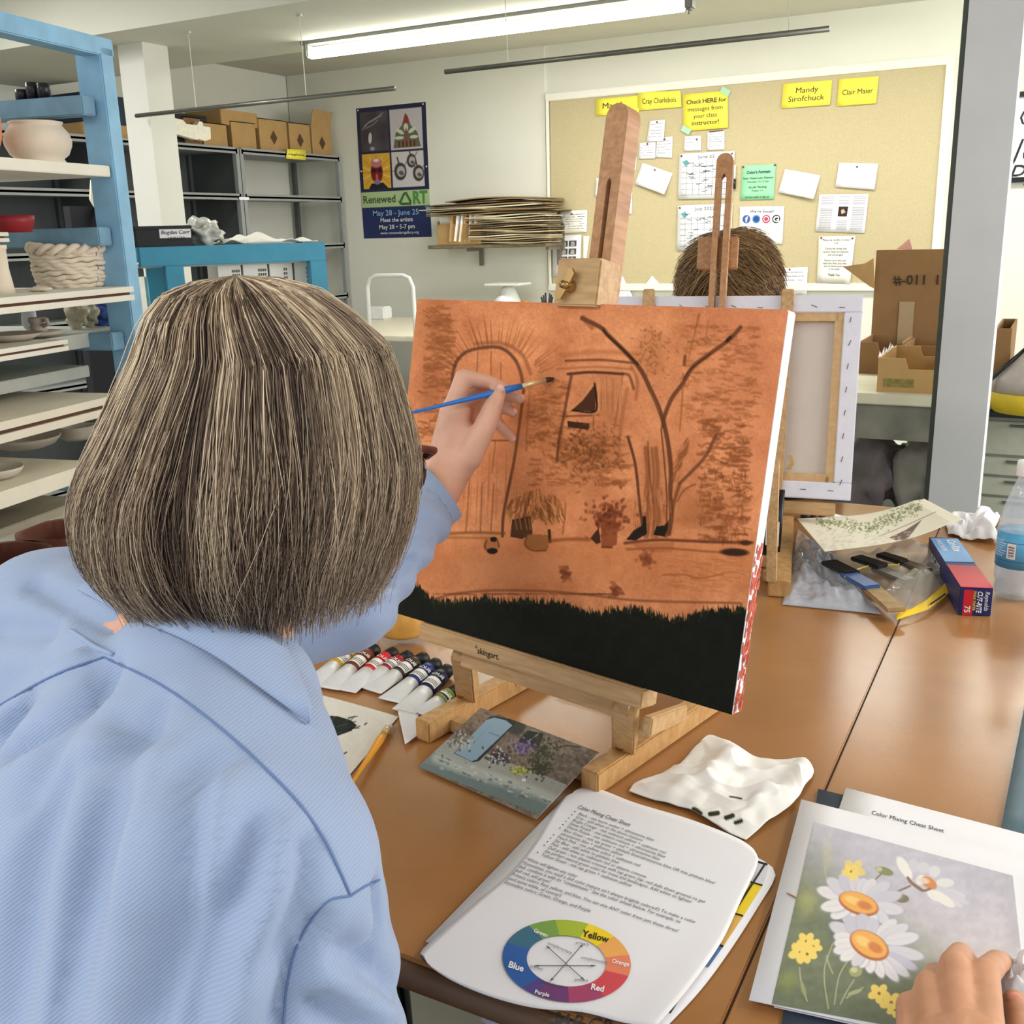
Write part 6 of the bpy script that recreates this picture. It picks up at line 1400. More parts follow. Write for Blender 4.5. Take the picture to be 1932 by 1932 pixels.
    a.poly([(ox+x*k, oy+y*k) for x, y in ((972, 400), (978, 430), (974, 524), (868, 516), (920, 470))], (70, 38, 20), .95); S([(972, 395), (980, 460), (972, 524), (870, 518)], 8, (28, 18, 14), .95, 3); S([(960, 400), (910, 470), (850, 524)], 7, (212, 146, 92), .8); S([(830, 545), (960, 540)], 9, (112, 62, 34), .7)
    a.poly([(ox+x*k, oy+y*k) for x, y in ((848, 566), (950, 576), (944, 606), (850, 594))], (50, 28, 16), .9)
    for i in range(24): x = r.uniform(985, 1095); S([(x, 372), (x+r.uniform(-8, 8), 520)], 5, (168, 98, 56) if r.random() < .6 else (226, 156, 108), .45, 4)
    S([(968, 540), (966, 600)], 6, BR, .6)
    for i in range(420):
        x, y = 950+r.gauss(0, 75), 700+r.gauss(0, 60)
        if x < 1100: S([(x, y), (x+r.uniform(-16, 16), y+r.uniform(-16, 16))], r.uniform(4, 10), r.choice(((112, 64, 30), (140, 82, 40), (96, 52, 26))), .42, 4)
    for i in range(90): x, y = 1230+r.gauss(0, 40), 250+r.gauss(0, 60); S([(x, y), (x+r.uniform(-12, 12), y+r.uniform(-12, 12))], 6, (140, 78, 40), .5, 4)
    # tree
    E_(560, 560, 120, 200, 0, (222, 142, 88), .35, 1.2)
    S([(915, 98), (1000, 140), (1030, 172), (1110, 250), (1180, 330), (1225, 420), (1262, 500), (1290, 590), (1310, 690), (1320, 800), (1316, 900), (1322, 1000), (1310, 1080)], 20, (92, 50, 28), .85, 6)
    S([(1010, 150), (1040, 185), (1100, 240), (1170, 310)], 9, DK, .8, 4); S([(920, 95), (960, 140)], 22, (120, 66, 36), .5, 10); S([(1225, 430), (1265, 520)], 8, (140, 84, 48), .6)
    S([(1636, 140), (1585, 195), (1500, 258), (1420, 320), (1370, 400), (1325, 460), (1292, 540), (1284, 590)], 19, (100, 54, 30), .85, 6); S([(1590, 185), (1575, 200)], 16, DK, .9, 3); S([(1500, 262), (1400, 340), (1370, 400)], 7, DK, .5, 4)
    S([(1448, 80), (1420, 200), (1395, 300)], 10, (150, 84, 44), .7, 5, True); S([(1384, 270), (1380, 310)], 14, (96, 52, 28), .7); S([(1490, 110), (1480, 180)], 8, (160, 94, 52), .5, 5); S([(1375, 350), (1370, 480), (1360, 610)], 8, (150, 84, 44), .6, 5)
    S([(1524, 632), (1480, 722), (1420, 790), (1360, 850)], 15, (110, 62, 34), .8, 5); S([(1360, 850), (1335, 930), (1318, 1020), (1296, 1090)], 16, (112, 64, 34), .75, 6); S([(1430, 855), (1380, 880), (1350, 930)], 8, (110, 62, 34), .6, 5)
    S([(1124, 640), (1152, 740), (1166, 830), (1176, 940), (1196, 1084)], 13, (88, 48, 28), .85, 4); 
    for (x, w_) in ((1205, 22), (1232, 12), (1250, 18)): S([(x, 690), (x+10, 800), (x+6, 900), (x+14, 1000), (x+2, 1090)], w_, (128, 72, 38), .6, 8)
    S([(1215, 660), (1222, 800), (1238, 940)], 6, BR, .7, 4); S([(1275, 600), (1290, 760), (1300, 900), (1300, 1020)], 7, (70, 38, 22), .7, 4)
    for i in range(60): x = r.uniform(1150, 1330); y = r.uniform(860, 1040); S([(x, y), (x+r.uniform(-5, 5), y+r.uniform(20, 60))], 4, r.choice((BR, MD, (220, 150, 100))), .5, 3)
    for i in range(60): t_ = r.random(); x, y = 1310+t_*80, 860-t_*180+r.gauss(0, 20); S([(x, y), (x+14, y-22)], 6, (140, 80, 42), .5, 4)
    a.poly([(ox+x*k, oy+y*k) for x, y in ((1114, 1108), (1150, 1064), (1190, 1040), (1192, 1000), (1206, 1000), (1210, 1080), (1160, 1110))], (30, 22, 16), .95); a.poly([(ox+x*k, oy+y*k) for x, y in ((1240, 1084), (1252, 1046), (1290, 1040), (1308, 1016), (1304, 1060), (1290, 1094))], (26, 20, 14), .95)
    # bushes and pots
    for i in range(300):
        an = math.radians(r.uniform(-175, -5)); rr = r.uniform(.15, 1); x, y = 700+135*rr*math.cos(an), 1010+140*rr*math.sin(an); S([(x, y), (x+r.uniform(-10, 10)+12*math.cos(an), y+r.uniform(14, 40))], r.uniform(4, 9), r.choice(((120, 70, 30), (148, 88, 42), (96, 54, 26), (206, 140, 86))), .5, 3)
    a.poly([(ox+x*k, oy+y*k) for x, y in ((596, 1014), (680, 1000), (690, 1080), (640, 1104), (588, 1094))], (70, 42, 22), .9)
    for x in (610, 630, 655, 672): S([(x, 1010), (x+8, 1060)], 5, (196, 130, 78), .6)
    S([(765, 1065), (768, 1115)], 14, (50, 30, 18), .9); S([(840, 940), (836, 1000), (826, 1080)], 8, (140, 80, 40), .6)
    a.poly([(ox+x*k, oy+y*k) for x, y in ((664, 1082), (760, 1084), (762, 1148), (740, 1162), (680, 1150), (652, 1132))], (150, 94, 46), .85); S([(664, 1085), (655, 1130), (690, 1156), (750, 1156)], 7, (110, 62, 30), .8)
    E_(502, 1134, 36, 32, 0, (186, 112, 66), .8); S([(480, 1110), (472, 1140), (490, 1160)], 8, BR, .8); E_(512, 1105, 16, 12, 0, (28, 20, 14), .95, .2); E_(506, 1158, 24, 14, 0, (26, 20, 14), .95, .2); S([(530, 1110), (536, 1140)], 6, BR, .8)
    for i in range(200): x, y = 1038+r.gauss(0, 38), 1004+r.gauss(0, 34); E_(x, y, 10, 7, r.uniform(0, 180), r.choice(((112, 52, 26), (140, 72, 36), (92, 42, 22))), .5)
    a.poly([(ox+x*k, oy+y*k) for x, y in ((1000, 1040), (1080, 1034), (1072, 1130), (1040, 1142), (1004, 1138))], (128, 62, 30), .75); a.poly([(ox+x*k, oy+y*k) for x, y in ((952, 1100), (990, 1052), (1000, 1120), (980, 1128))], (54, 26, 16), .9); S([(1006, 1140), (1050, 1142)], 8, (80, 36, 20), .8)
    # ground
    S([(770, 1112), (860, 1104), (950, 1106)], 16, (140, 74, 36), .7, 10); S([(1110, 1122), (1250, 1108), (1400, 1112), (1540, 1118), (1690, 1120)], 13, (92, 46, 26), .8, 7); S([(1120, 1150), (1300, 1146), (1480, 1160), (1640, 1168)], 10, (130, 66, 34), .6, 7); E_(1610, 1164, 64, 18, 2, (46, 26, 18), .9, .4); E_(1660, 1122, 26, 12, 0, (60, 34, 22), .8, .5)
    for i in range(7): S([(1130+i*10, 1120+i*6), (1220+i*14, 1126+i*6), (1330, 1120+i*5)], 4, (150, 84, 46), .55, 3)
    for (x, y, s_) in ((840, 1262, 1), (1068, 1340, .8), (1210, 1196, 1.1)):
        for i in range(50): E_(x+r.gauss(0, 16)*s_, y+r.gauss(0, 16)*s_, 8, 8, 0, (128, 64, 34), .4)
    S([(1280, 1268), (1380, 1266), (1450, 1282), (1560, 1262)], 7, (150, 76, 38), .6, 5)
    for i in range(70): x, y = r.uniform(1280, 1620), r.uniform(1180, 1340); S([(x, y), (x+r.uniform(20, 70), y+r.uniform(-4, 14))], 5, (176, 98, 54), .4, 5)
    S([(230, 1380), (340, 1352), (520, 1338), (760, 1342), (960, 1360), (1180, 1384), (1640, 1396)], 10, (120, 66, 36), .7, 8)
    for i in range(60): x = r.uniform(230, 1100); S([(x, 1352), (x+r.uniform(20, 60), 1356)], 5, (110, 58, 32), .4, 4)
    # black grass band
    top = [(-60, 1300), (60, 1320), (140, 1290), (200, 1356), (250, 1388), (350, 1384), (480, 1372), (560, 1390), (640, 1382), (720, 1384), (840, 1400), (900, 1424), (1000, 1440), (1060, 1424), (1170, 1420), (1250, 1446), (1330, 1472), (1400, 1452), (1500, 1424), (1640, 1426), (1760, 1430)]
    tx = np.array([p[0] for p in top]); ty = np.array([p[1] for p in top])
    col = np.interp(X[0], tx, ty)+a.noise(3.2, 7)[5]*16+a.noise(1.4, 8)[5]*12
    W = np.clip((Y-col[None, :])/6+.5, 0, 1); dark = np.array([21, 23, 17])+(a.noise(14, 9)*3)[..., None]
    a.a[:] = a.a*(1-W[..., None])+dark*W[..., None]
    for i in range(230):
        x = r.uniform(150, 1680); y = np.interp(x, tx, ty); S([(x, y+14), (x+r.uniform(-6, 6), y-r.uniform(2, 26))], r.uniform(4, 10), r.choice(((26, 26, 18), (34, 38, 20), (48, 48, 24))), .9, 3, True)
    for i in range(160): x = r.uniform(230, 1600); y = np.interp(x, tx, ty)+r.uniform(6, 60); S([(x, y), (x+3, y-16)], 4, (44, 58, 26), .35, 3)
    return a
cv = thing('painting_canvas', 'orange toned canvas with a brown underpainting of door, window and tree', 'canvas'); cv.matrix_world = frame(CO, CX, CY, CN)
A_ = canvas_art(); nx, ny = 560, 450
U, V = np.meshgrid(np.linspace(0, CW, nx), np.linspace(CH_, 0, ny)); Pg = np.stack([U, V, np.full(U.shape, .0006)], -1)
Wp = CO+U[..., None]*CX+V[..., None]*CY; pp = proj(Wp.reshape(-1, 3))
gridmesh('painted_face', Pg, VCOL, cv, A_.sample(pp[:, 0], pp[:, 1]))
GES = mat('gessoed_canvas', (238, 236, 240), .8, var=.03, vscale=60, bump=.4, bscale=400)
MB().box((CW/2, CH_/2, -.0092), (CW, CH_, .0184), bev=.001).build('wrapped_canvas', GES, cv)
b = MB(); r = random.Random(6); 
for k in range(150):
    v = .17*r.random()**1.2+.0; s_ = r.uniform(.002, .006); w_ = -r.uniform(.0005, .017); b.add([(CW+.0006, v, w_), (CW+.0006, v+s_*2, w_-.001), (CW+.0006, v+s_*1.6, w_-s_*.8), (CW+.0006, v-.001, w_-s_*.5)], [(0, 1, 2, 3)])
b.build('red_edge_smears', mat('smear_red', (206, 92, 66), .6, var=.1), cv)
b = MB()
for k in range(0): x = CW*r.random(); b.add([(x, CH_+.0006, -.0005), (x+.03, CH_+.0006, -.0005), (x+.03, CH_+.0006, -r.uniform(.004, .016)), (x, CH_+.0006, -r.uniform(.004, .016))], [(0, 1, 2, 3)])
MB().box((CW/2, CH_+.0003, -.0085), (CW*.995, .0006, .0165)).build('orange_edge_paint', mat('edge_orange', (220, 134, 92), .6, var=.12, vscale=60), cv)

ez = thing('table_easel', 'beech tabletop easel holding the orange canvas', 'easel'); ez.matrix_world = frame(CO, CX, CY, CN)
EI = np.array(ez.matrix_world.inverted())
def el(P): P = np.array([*P, 1.0]); return (EI @ P)[:3]
def slotted(name, w, L, th, s0, s1, sw, m, parent, M, rnd_=True):
    """flat bar with rounded top and a slot; xy plane, z thickness"""
    bm = bmesh.new(); n = 10; out = [(-w/2, 0), (w/2, 0), (w/2, L-w/2)]+[(w/2*math.cos(a), L-w/2+w/2*math.sin(a)) for a in np.linspace(0, math.pi, n)[1:-1]]+[(-w/2, L-w/2)]
    inn = [(-sw/2, s0), (-sw/2, s1), (0, s1+sw/2), (sw/2, s1), (sw/2, s0), (0, s0-sw/2)]
    mb = MB()
    # left, right, top, bottom pieces
    mb.box((-(w/2+sw/2)/2, (s0+s1)/2, th/2), (w/2-sw/2, s1-s0, th)); mb.box(((w/2+sw/2)/2, (s0+s1)/2, th/2), (w/2-sw/2, s1-s0, th))
    mb.prism([(-w/2, s1), (-sw/2, s1), (0, s1+sw*.8), (sw/2, s1), (w/2, s1)]+out[2:], th); 
    if s0 > .001: mb.prism([(-w/2, 0), (w/2, 0), (w/2, s0), (sw/2, s0), (0, s0-sw*.8), (-sw/2, s0), (-w/2, s0)], th)
    bm.free(); mb.v = [tuple(M @ Vector(v)) for v in mb.v]
    return mb.build(name, m, parent)
slotted('mast', .030, .665, .026, .30, .578, .006, WOODR, ez, T(.258, -.03, -.052))
MB().box((.256, .4295, -.010), (.060, .053, .040), bev=.002).build('clamp_block', WOODX, ez)
wn = MB(); wn.tube([(.250, .424, .012), (.250, .424, .028)], .0045, 8); wn.build('wing_nut_bolt', BRASS, ez, True)
b = MB()
for s_ in (-1, 1): b.prism([(0, -.003), (.0, .003), (s_*.016, .009), (s_*.019, .004), (s_*.016, -.002)], .004, T(.250, .424, .017) @ rot('Z', 62))
b.lathe([(0, 0), (.007, 0), (.006, .008), (0, .008)], 12, M=T(.250, .424, .012)); b.build('wing_nut', BRASS, ez)
MB().box((.238, -.0115, -.010), (.335, .022, .034), bev=.002).build('canvas_tray', WOODX, ez)
MB().box((.252, -.034, -.022), (.25, .024, .016), bev=.0015).build('lower_crossbar', WOODX, ez)
text_on([('\u00b0', .166, -.0165, .012, 'LEFT', 0), ('skingart.', .171, -.0165, .0105, 'LEFT', .008)], lambda u, v: (u, v, .0076), 'maker_mark', mat('burned_mark', (46, 30, 18), .7, var=0), ez)
def beam(p0, p1, w, h, name, m, wdir=(1, 0, 0)):
    """bar between two world points, in easel space"""
    p0, p1 = np.array(p0, float), np.array(p1, float); d = p1-p0; L = np.linalg.norm(d); ez_ = d/L; ex_ = np.array(wdir, float); ex_ = unit(ex_-ez_*ex_.dot(ez_)); ey_ = np.cross(ez_, ex_)
    Mw = frame(p0, ex_, ey_, ez_); return MB().box((0, 0, L/2), (w, h, L), M=ez.matrix_world.inverted() @ Mw, bev=.002).build(name, m, ez)
WOODL = woodmat('beech_wood_rail', (206, 164, 108), (184, 138, 84), .5, (30, 12, 30))
RL0, RL1 = np.array([-.699, 1.035, .766]), np.array([-.632, 1.37, .766]); RR0, RR1 = np.array([-.446, 1.008, .766]), np.array([-.372, 1.33, .766])
beam(RL0, RL1, .026, .030, 'base_rail', WOODL); beam(RR0, RR1, .026, .030, 'base_rail', WOODL)
beam((-.688, 1.085, .7602), (-.445, 1.035, .7602), .018, .022, 'base_crossbar', WOODX, (0, 0, 1))
tl = cp(.128, -.03, -.018); tr = cp(.372, -.03, -.018)
beam(tl, (-.682, 1.128, .782), .028, .022, 'front_leg', WOOD); beam(tr, (-.430, 1.083, .782), .028, .022, 'front_leg', WOOD)
beam(cp(.395, -.05, -.03), (-.395, 1.20, .782), .012, .022, 'rear_brace', WOOD); beam(cp(.258, .12, -.06), (-.52, 1.36, .80), .03, .016, 'rear_strut', WOOD)
beam((-.64, 1.335, .788), (-.40, 1.30, .788), .018, .018, 'rear_crossbar', WOODX, (0, 0, 1))
for P_ in ((-.6655, 1.19, .795), ): beam((P_[0]+.012, P_[1]+.03, .765), (P_[0]+.004, P_[1]+.02, .83), .010, .022, 'hinge_plate', WOOD)
for P_ in ((-.430, 1.068, .79), (-.683, 1.114, .79)):
    q = el(P_); MB().tube([q, q+np.array([.004, 0, .007])], .006, 10).build('hinge_bolt', BRASS, ez, True)

# ================================================================== second canvas (seen from the back) and its easel
TR2 = AD(1629, 557, 2.03); z2_ = TR2[2]
L2 = AZ(1165, 560, z2_); ux = unit(TR2-L2); TL2 = TR2-ux*.508
best = None
for dd in np.linspace(1.85, 2.2, 300):
    q = AD(1608, 945, dd); e = abs(np.linalg.norm(q-TR2)-.4064)
    if best is None or e < best[0]: best = (e, q, dd)
q = best[1]; vy = unit(TR2-q); vy = unit(vy-ux*vy.dot(ux)); vn = np.cross(ux, vy)     # vn towards camera
BL2 = TL2-vy*.4064
c2 = thing('painting_canvas', 'back of a stretched white canvas with staples, on the second easel', 'canvas'); c2.matrix_world = frame(BL2, ux, vy, vn)
WB_ = mat('canvas_back_weave', (214, 204, 196), .85, var=.02, bump=.2, bscale=600)
STR = woodmat('stretcher_pine', (214, 180, 134), (198, 160, 112), .6, (20, 20, 20))
GES2 = mat('folded_canvas', (226, 226, 238), .8, var=.02, vscale=30, bump=.3, bscale=90)
MB().box((.254, .2032, -.017), (.508, .4064, .002)).build('canvas_back', WB_, c2)
for (c_, s_) in (((.254, .3894, -.006), (.508, .034, .020)), ((.254, .017, -.006), (.508, .034, .020)), ((.017, .2032, -.006), (.034, .338, .020)), ((.491, .2032, -.006), (.034, .338, .020))): MB().box(c_, s_, bev=.002).build('folded_edge', GES2, c2)
for (c_, s_) in (((.254, .364, -.008), (.42, .017, .016)), ((.254, .042, -.008), (.42, .017, .016)), ((.042, .2032, -.008), (.017, .34, .016)), ((.466, .2032, -.008), (.017, .34, .016))): MB().box(c_, s_).build('stretcher_bar', STR, c2)
b = MB(); r = random.Random(9)
for k in range(9): x = .04+.053*k; b.tube([(x, .385+r.uniform(-.004, .004), .0046), (x+.011, .384+r.uniform(-.004, .002), .0046)], .0007, 4); b.tube([(x, .018, .0046), (x+.011, .017+r.uniform(-.002, .002), .0046)], .0007, 4)
for k in range(8): y = .03+.046*k; b.tube([(.486, y, .0046), (.489+r.uniform(-.002, .002), y+.011, .0046)], .0007, 4)
b.build('staples', INK, c2)
e2 = thing('table_easel', 'second beech table easel seen from behind, slotted mast in front', 'easel'); e2.matrix_world = frame(BL2, ux, vy, vn)
E2I = e2.matrix_world.inverted()
def on2(px, py, w=0):
    d = ray(px, py); P0 = BL2+vn*w; t = (P0-C_).dot(vn)/d.dot(vn); P = C_+d*t-BL2; return P.dot(ux), P.dot(vy)
u0, v0 = on2(1351, 292, .02); ub, vb = on2(1352, 590, .02); sl_ = math.degrees(math.atan2(u0-ub, v0-vb))
_, vs1 = on2(1350, 338, .02)
Lm = v0+.04
slotted('mast', .034, Lm, .02, .27, vs1+.04, .010, WOODR, e2, T(ub-.0, -.04, .010))
u_, v_ = on2(1354, 478, .0); MB().box((u_, v_, -.002), (.082, .066, .018), bev=.002).build('clamp_block', WOODR, e2)
MB().ell((u_-.004, v_-.012, .022), (.006, .006, .006)).build('clamp_bolt', BRASS, e2, True)
for (px, nm) in ((1487, 'upright'), (1225, 'upright')):
    ut, vt = on2(px, 546, .012); ul, vl = on2(px-9 if px > 1400 else px, 1005, .012)
    b = MB().box((ut, (vt+vl)/2, .012), (.024, vt-vl, .014), bev=.002); b.build(nm, WOOD, e2)
MB().box((on2(1487, 560, .0)[0], .402, -.004), (.024, .03, .03), bev=.003).build('canvas_clip', WOOD, e2)
P_ = np.array(E2I @ Vector((*AD(1468, 875, 2.0), 1)).to_3d() if False else E2I @ Vector(AD(1468, 875, 2.0)))
ub_, vb_ = on2(1472, 1003, .02)
def beam2(p0, p1, w, h, name, m, wdir=(1, 0, 0)):
    p0, p1 = np.array(p0, float), np.array(p1, float); d = p1-p0; L = np.linalg.norm(d); ez_ = d/L; ex_ = np.array(wdir, float); ex_ = unit(ex_-ez_*ex_.dot(ez_)); ey_ = np.cross(ez_, ex_)
    return MB().box((0, 0, L/2), (w, h, L), M=E2I @ frame(p0, ex_, ey_, ez_), bev=.002).build(name, m, e2)
ft = tb(1470, 1112, TZ+.016)
beam2(ft, tb(1480, 985, TZ+.016), .04, .030, 'base_rail', WOODL)
q = tb(1180, 1060, TZ+.016); beam2(q, q+np.array([.0, .3, 0]), .03, .030, 'base_rail', WOODL)
beam2(tb(1440, 1085, TZ+.012), tb(1478, 1088, TZ+.012), .02, .02, 'base_crossbar', WOODX, (0, 0, 1))
beam2(tb(1455, 1098, TZ+.03), AD(1461, 870, 1.86), .018, .012, 'rear_strut', WOOD)
MB().box((.25, -.02, -.01), (.46, .026, .03), bev=.002).build('canvas_tray', WOODX, e2)
wq = E2I @ Vector(AD(1494, 873, 1.97)); b = MB()
b.tube([wq+Vector((0, 0, -.012)), wq+Vector((0, 0, .006))], .004, 8)
for s_ in (-1, 1): b.prism([(0, -.003), (0, .003), (s_*.012, .010), (s_*.015, .006), (s_*.013, 0)], .003, T(*wq) @ rot('Z', 90))
b.build('wing_nut', BRASS, e2)
# ================================================================== people
SKIN = mat('skin', (214, 164, 140), .5, var=.05, vscale=60, sss=.12, bump=.12, bscale=500)
SKIN2 = mat('skin_warm', (196, 142, 108), .5, var=.08, vscale=50, sss=.12, bump=.15, bscale=400)
def capsules(parts, voxel, smooth_it=6, fac=.5, post=None):
    """union of tapered capsules / ellipsoids -> one continuous mesh"""
    mb = MB()
    for p in parts:
        if p[0] == 'c':
            _, a, b_, ra, rb = p[:5]; a, b_ = np.array(a, float), np.array(b_, float); L = np.linalg.norm(b_-a); d = (b_-a)/max(L, 1e-6)
            pts, rs = [], []
            for t in np.linspace(-1, 0, 6)[:-1]: pts.append(a+d*ra*t); rs.append(max(ra*math.sqrt(max(0, 1-t*t)), ra*.05))
            for t in np.linspace(0, 1, 5): pts.append(a+(b_-a)*t); rs.append(ra+(rb-ra)*t)
            for t in np.linspace(0, 1, 6)[1:]: pts.append(b_+d*rb*t); rs.append(max(rb*math.sqrt(max(0, 1-t*t)), rb*.05))
            mb.tube([tuple(q) for q in pts], rs, 18)
        else:
            _, c, r3, M = p; mb.ell((0, 0, 0), r3, M=T(*c) @ M, n=28, m=18)
    me = bpy.data.meshes.new('tmp'); me.from_pydata(mb.v, [], mb.f)
    bm = bmesh.new(); bm.from_mesh(me); bmesh.ops.recalc_face_normals(bm, faces=bm.faces); bm.to_mesh(me); bm.free()
    o = bpy.data.objects.new('tmp', me); COL.objects.link(o)
    rm = o.modifiers.new('r', 'REMESH'); rm.mode = 'VOXEL'; rm.voxel_size = voxel
    if smooth_it: sm = o.modifiers.new('s', 'SMOOTH'); sm.factor = fac; sm.iterations = smooth_it
    dg = bpy.context.evaluated_depsgraph_get(); dg.update(); m2 = bpy.data.meshes.new_from_object(o.evaluated_get(dg))
    bpy.data.objects.remove(o); bpy.data.meshes.remove(me); return m2
def mverts(me): a = np.empty(len(me.vertices)*3); me.vertices.foreach_get('co', a); return a.reshape(-1, 3)
def mnorm(me): a = np.empty(len(me.vertices)*3); me.vertex_normals.foreach_get('vector', a); return a.reshape(-1, 3)
def setv(me, v): me.vertices.foreach_set('co', v.ravel()); me.update()
def finish(name, me, m, parent=None):
    me.materials.clear(); return link(name, me, m, parent, smooth=True)

HC = AD(478, 800, .74); FD = unit([.10, 1, 0]); RT = np.array([FD[1], -FD[0], 0]); UZ = np.array([0, 0, 1.0])
def hp(r_, f_, u_): return HC+RT*r_+FD*f_+UZ*u_
NB = np.array([-.515, .500, 1.118])
RS = np.array([-.405, .405, 1.030]); LS = np.array([-.725, .550, 1.085])
WR = AD(841, 893, 1.15); CUF = AD(822, 938, 1.125); LE = AD(655, 1130, .98)
RE = RS+np.array([.035, -.01, -.26]); RW = RE+np.array([-.14, .17, -.06])
PEL = NB+np.array([-.03, -.22, -.56]); I4 = Matrix.Identity(4)
HANDL = dict(
    wrist=(841, 893, 1.150), palm=(872, 830, 1.150),
    i=[(852, 778, 1.140), (874, 712, 1.140), (925, 722, 1.155), (956, 736, 1.160)],
    m=[(868, 780, 1.160), (905, 725, 1.175), (950, 738, 1.185), (980, 752, 1.180)],
    r=[(878, 790, 1.172), (915, 745, 1.192), (948, 765, 1.198), (968, 778, 1.192)],
    p=[(888, 812, 1.178), (925, 785, 1.200), (948, 808, 1.204), (966, 826, 1.200)],
    t=[(884, 862, 1.135), (915, 806, 1.130), (930, 766, 1.134), (942, 740, 1.142)])
def hand_parts(H, s=1.0):
    P = lambda q: AD(*q); w = P(H['wrist']); out = []
    for k, rr in (('i', (.0105, .0092, .0080, .0066)), ('m', (.0105, .0092, .0080, .0066)), ('r', (.0098, .0086, .0075, .0062)), ('p', (.0088, .0076, .0066, .0056))):
        J = [P(q) for q in H[k]]
        out.append(('c', w+(J[0]-w)*.25, J[0], .0145*s, .0125*s))
        for a, b_, ra, rb in zip(J[:-1], J[1:], rr[:-1], rr[1:]): out.append(('c', a, b_, ra*s, rb*s))
    J = [P(q) for q in H['t']]
    for a, b_, ra, rb in zip(J[:-1], J[1:], (.0145, .0118, .0098), (.0118, .0098, .0076)): out.append(('c', a, b_, ra*s, rb*s))
    out.append(('c', w+(J[0]-w)*.3, J[0], .017*s, .0145*s))
    m0 = P(H['m'][0]); i0 = P(H['i'][0]); out.append(('c', w+(J[0]-w)*.5, (m0+J[0])/2, .019*s, .015*s)); out.append(('c', w, (i0+m0)/2, .023*s, .017*s)); out.append(('c', i0, P(H['p'][0]), .013*s, .0115*s))
    return out
parts = [('e', HC+FD*.018+np.array([0, 0, -.002]), (.070, .088, .092), Matrix.Rotation(math.atan2(-FD[0], FD[1]), 4, 'Z')),
         ('e', hp(0, .048, -.055), (.055, .062, .062), I4), ('c', hp(0, .116, -.022), hp(0, .126, -.045), .010, .013),
         ('c', hp(.0, -.02, -.06), NB, .052, .056), ('c', NB, NB+(RS-NB)*.8, .05, .05), ('c', NB, NB+(LS-NB)*.8, .05, .05),
         ('c', LS, LE, .034, .026), ('c', LE, CUF, .024, .024), ('c', CUF, WR+(CUF-WR)*.06, .024, .027), ('c', RS, RE, .048, .040), ('c', RE, RW, .038, .026),
         ('c', RW, RW+np.array([-.01, .09, -.01]), .028, .02),
         ('c', NB+np.array([-.02, -.07, -.14]), PEL, .085, .11), ('c', PEL+np.array([-.09, 0, -.02]), PEL+np.array([-.12, .42, -.03]), .085, .065), ('c', PEL+np.array([.09, 0, -.02]), PEL+np.array([.10, .42, -.03]), .085, .065),
         ('c', PEL+np.array([-.12, .42, -.03]), PEL+np.array([-.13, .40, -.46]), .06, .045), ('c', PEL+np.array([.10, .42, -.03]), PEL+np.array([.11, .40, -.46]), .06, .045)]
parts += hand_parts(HANDL, 1.1)
me = capsules(parts, .0032, 5)
lady = finish('person', me, SKIN); tag(lady, 'person in a light blue shirt with highlighted grey blond bob, painting left handed', 'person')
# eyes, ears, lips as small parts
EY = mat('eye_white', (236, 232, 228), .2, var=0)
for s_ in (-1, 1): MB().ell(hp(.030*s_, .098, .0), (.012, .012, .012)).build('eye', EY, lady, True)
MB().ell(hp(0, .110, -.072), (.022, .007, .007)).build('lips', mat('lips', (190, 110, 104), .4, var=0), lady, True)
# ---- shirt
SH = mat('shirt_cotton', (148, 165, 196), .85, var=.04, vscale=8, sheen=.2)
nt = SH.node_tree; N = nt.nodes; L = nt.links
tc = N.new('ShaderNodeTexCoord'); mp = N.new('ShaderNodeMapping'); mp.inputs['Rotation'].default_value = (.0, .9, .5); L.new(tc.outputs['Object'], mp.inputs[0])
mp.inputs['Rotation'].default_value = (0, 0, 0); dt = N.new('ShaderNodeVectorMath'); dt.operation = 'DOT_PRODUCT'; dt.inputs[1].default_value = (1740, 250, -2260); L.new(mp.outputs[0], dt.inputs[0])
sn = N.new('ShaderNodeMath'); sn.operation = 'SINE'; L.new(dt.outputs['Value'], sn.inputs[0])
wv = N.new('ShaderNodeMath'); wv.operation = 'MULTIPLY_ADD'; wv.inputs[1].default_value = .5; wv.inputs[2].default_value = .5; L.new(sn.outputs[0], wv.inputs[0])
bp = N.new('ShaderNodeBump'); bp.inputs['Strength'].default_value = .3; bp.inputs['Distance'].default_value = .0008; L.new(wv.outputs[0], bp.inputs['Height']); L.new(bp.outputs[0], N['Principled BSDF'].inputs['Normal'])
mxn = N.new('ShaderNodeMix'); mxn.data_type = 'RGBA'; mxn.blend_type = 'MULTIPLY'; src = N['Principled BSDF'].inputs['Base Color'].links[0].from_socket
mr = N.new('ShaderNodeMapRange'); mr.inputs[3].default_value = .93; mr.inputs[4].default_value = 1.04; L.new(wv.outputs[0], mr.inputs[0]); L.new(src, mxn.inputs[6]); cmb = N.new('ShaderNodeCombineColor')
for i in range(3): L.new(mr.outputs[0], cmb.inputs[i])
mxn.inputs[0].default_value = 1; L.new(cmb.outputs[0], mxn.inputs[7]); L.new(mxn.outputs[2], N['Principled BSDF'].inputs['Base Color'])
BK = NB+np.array([-.02, -.075, -.16])
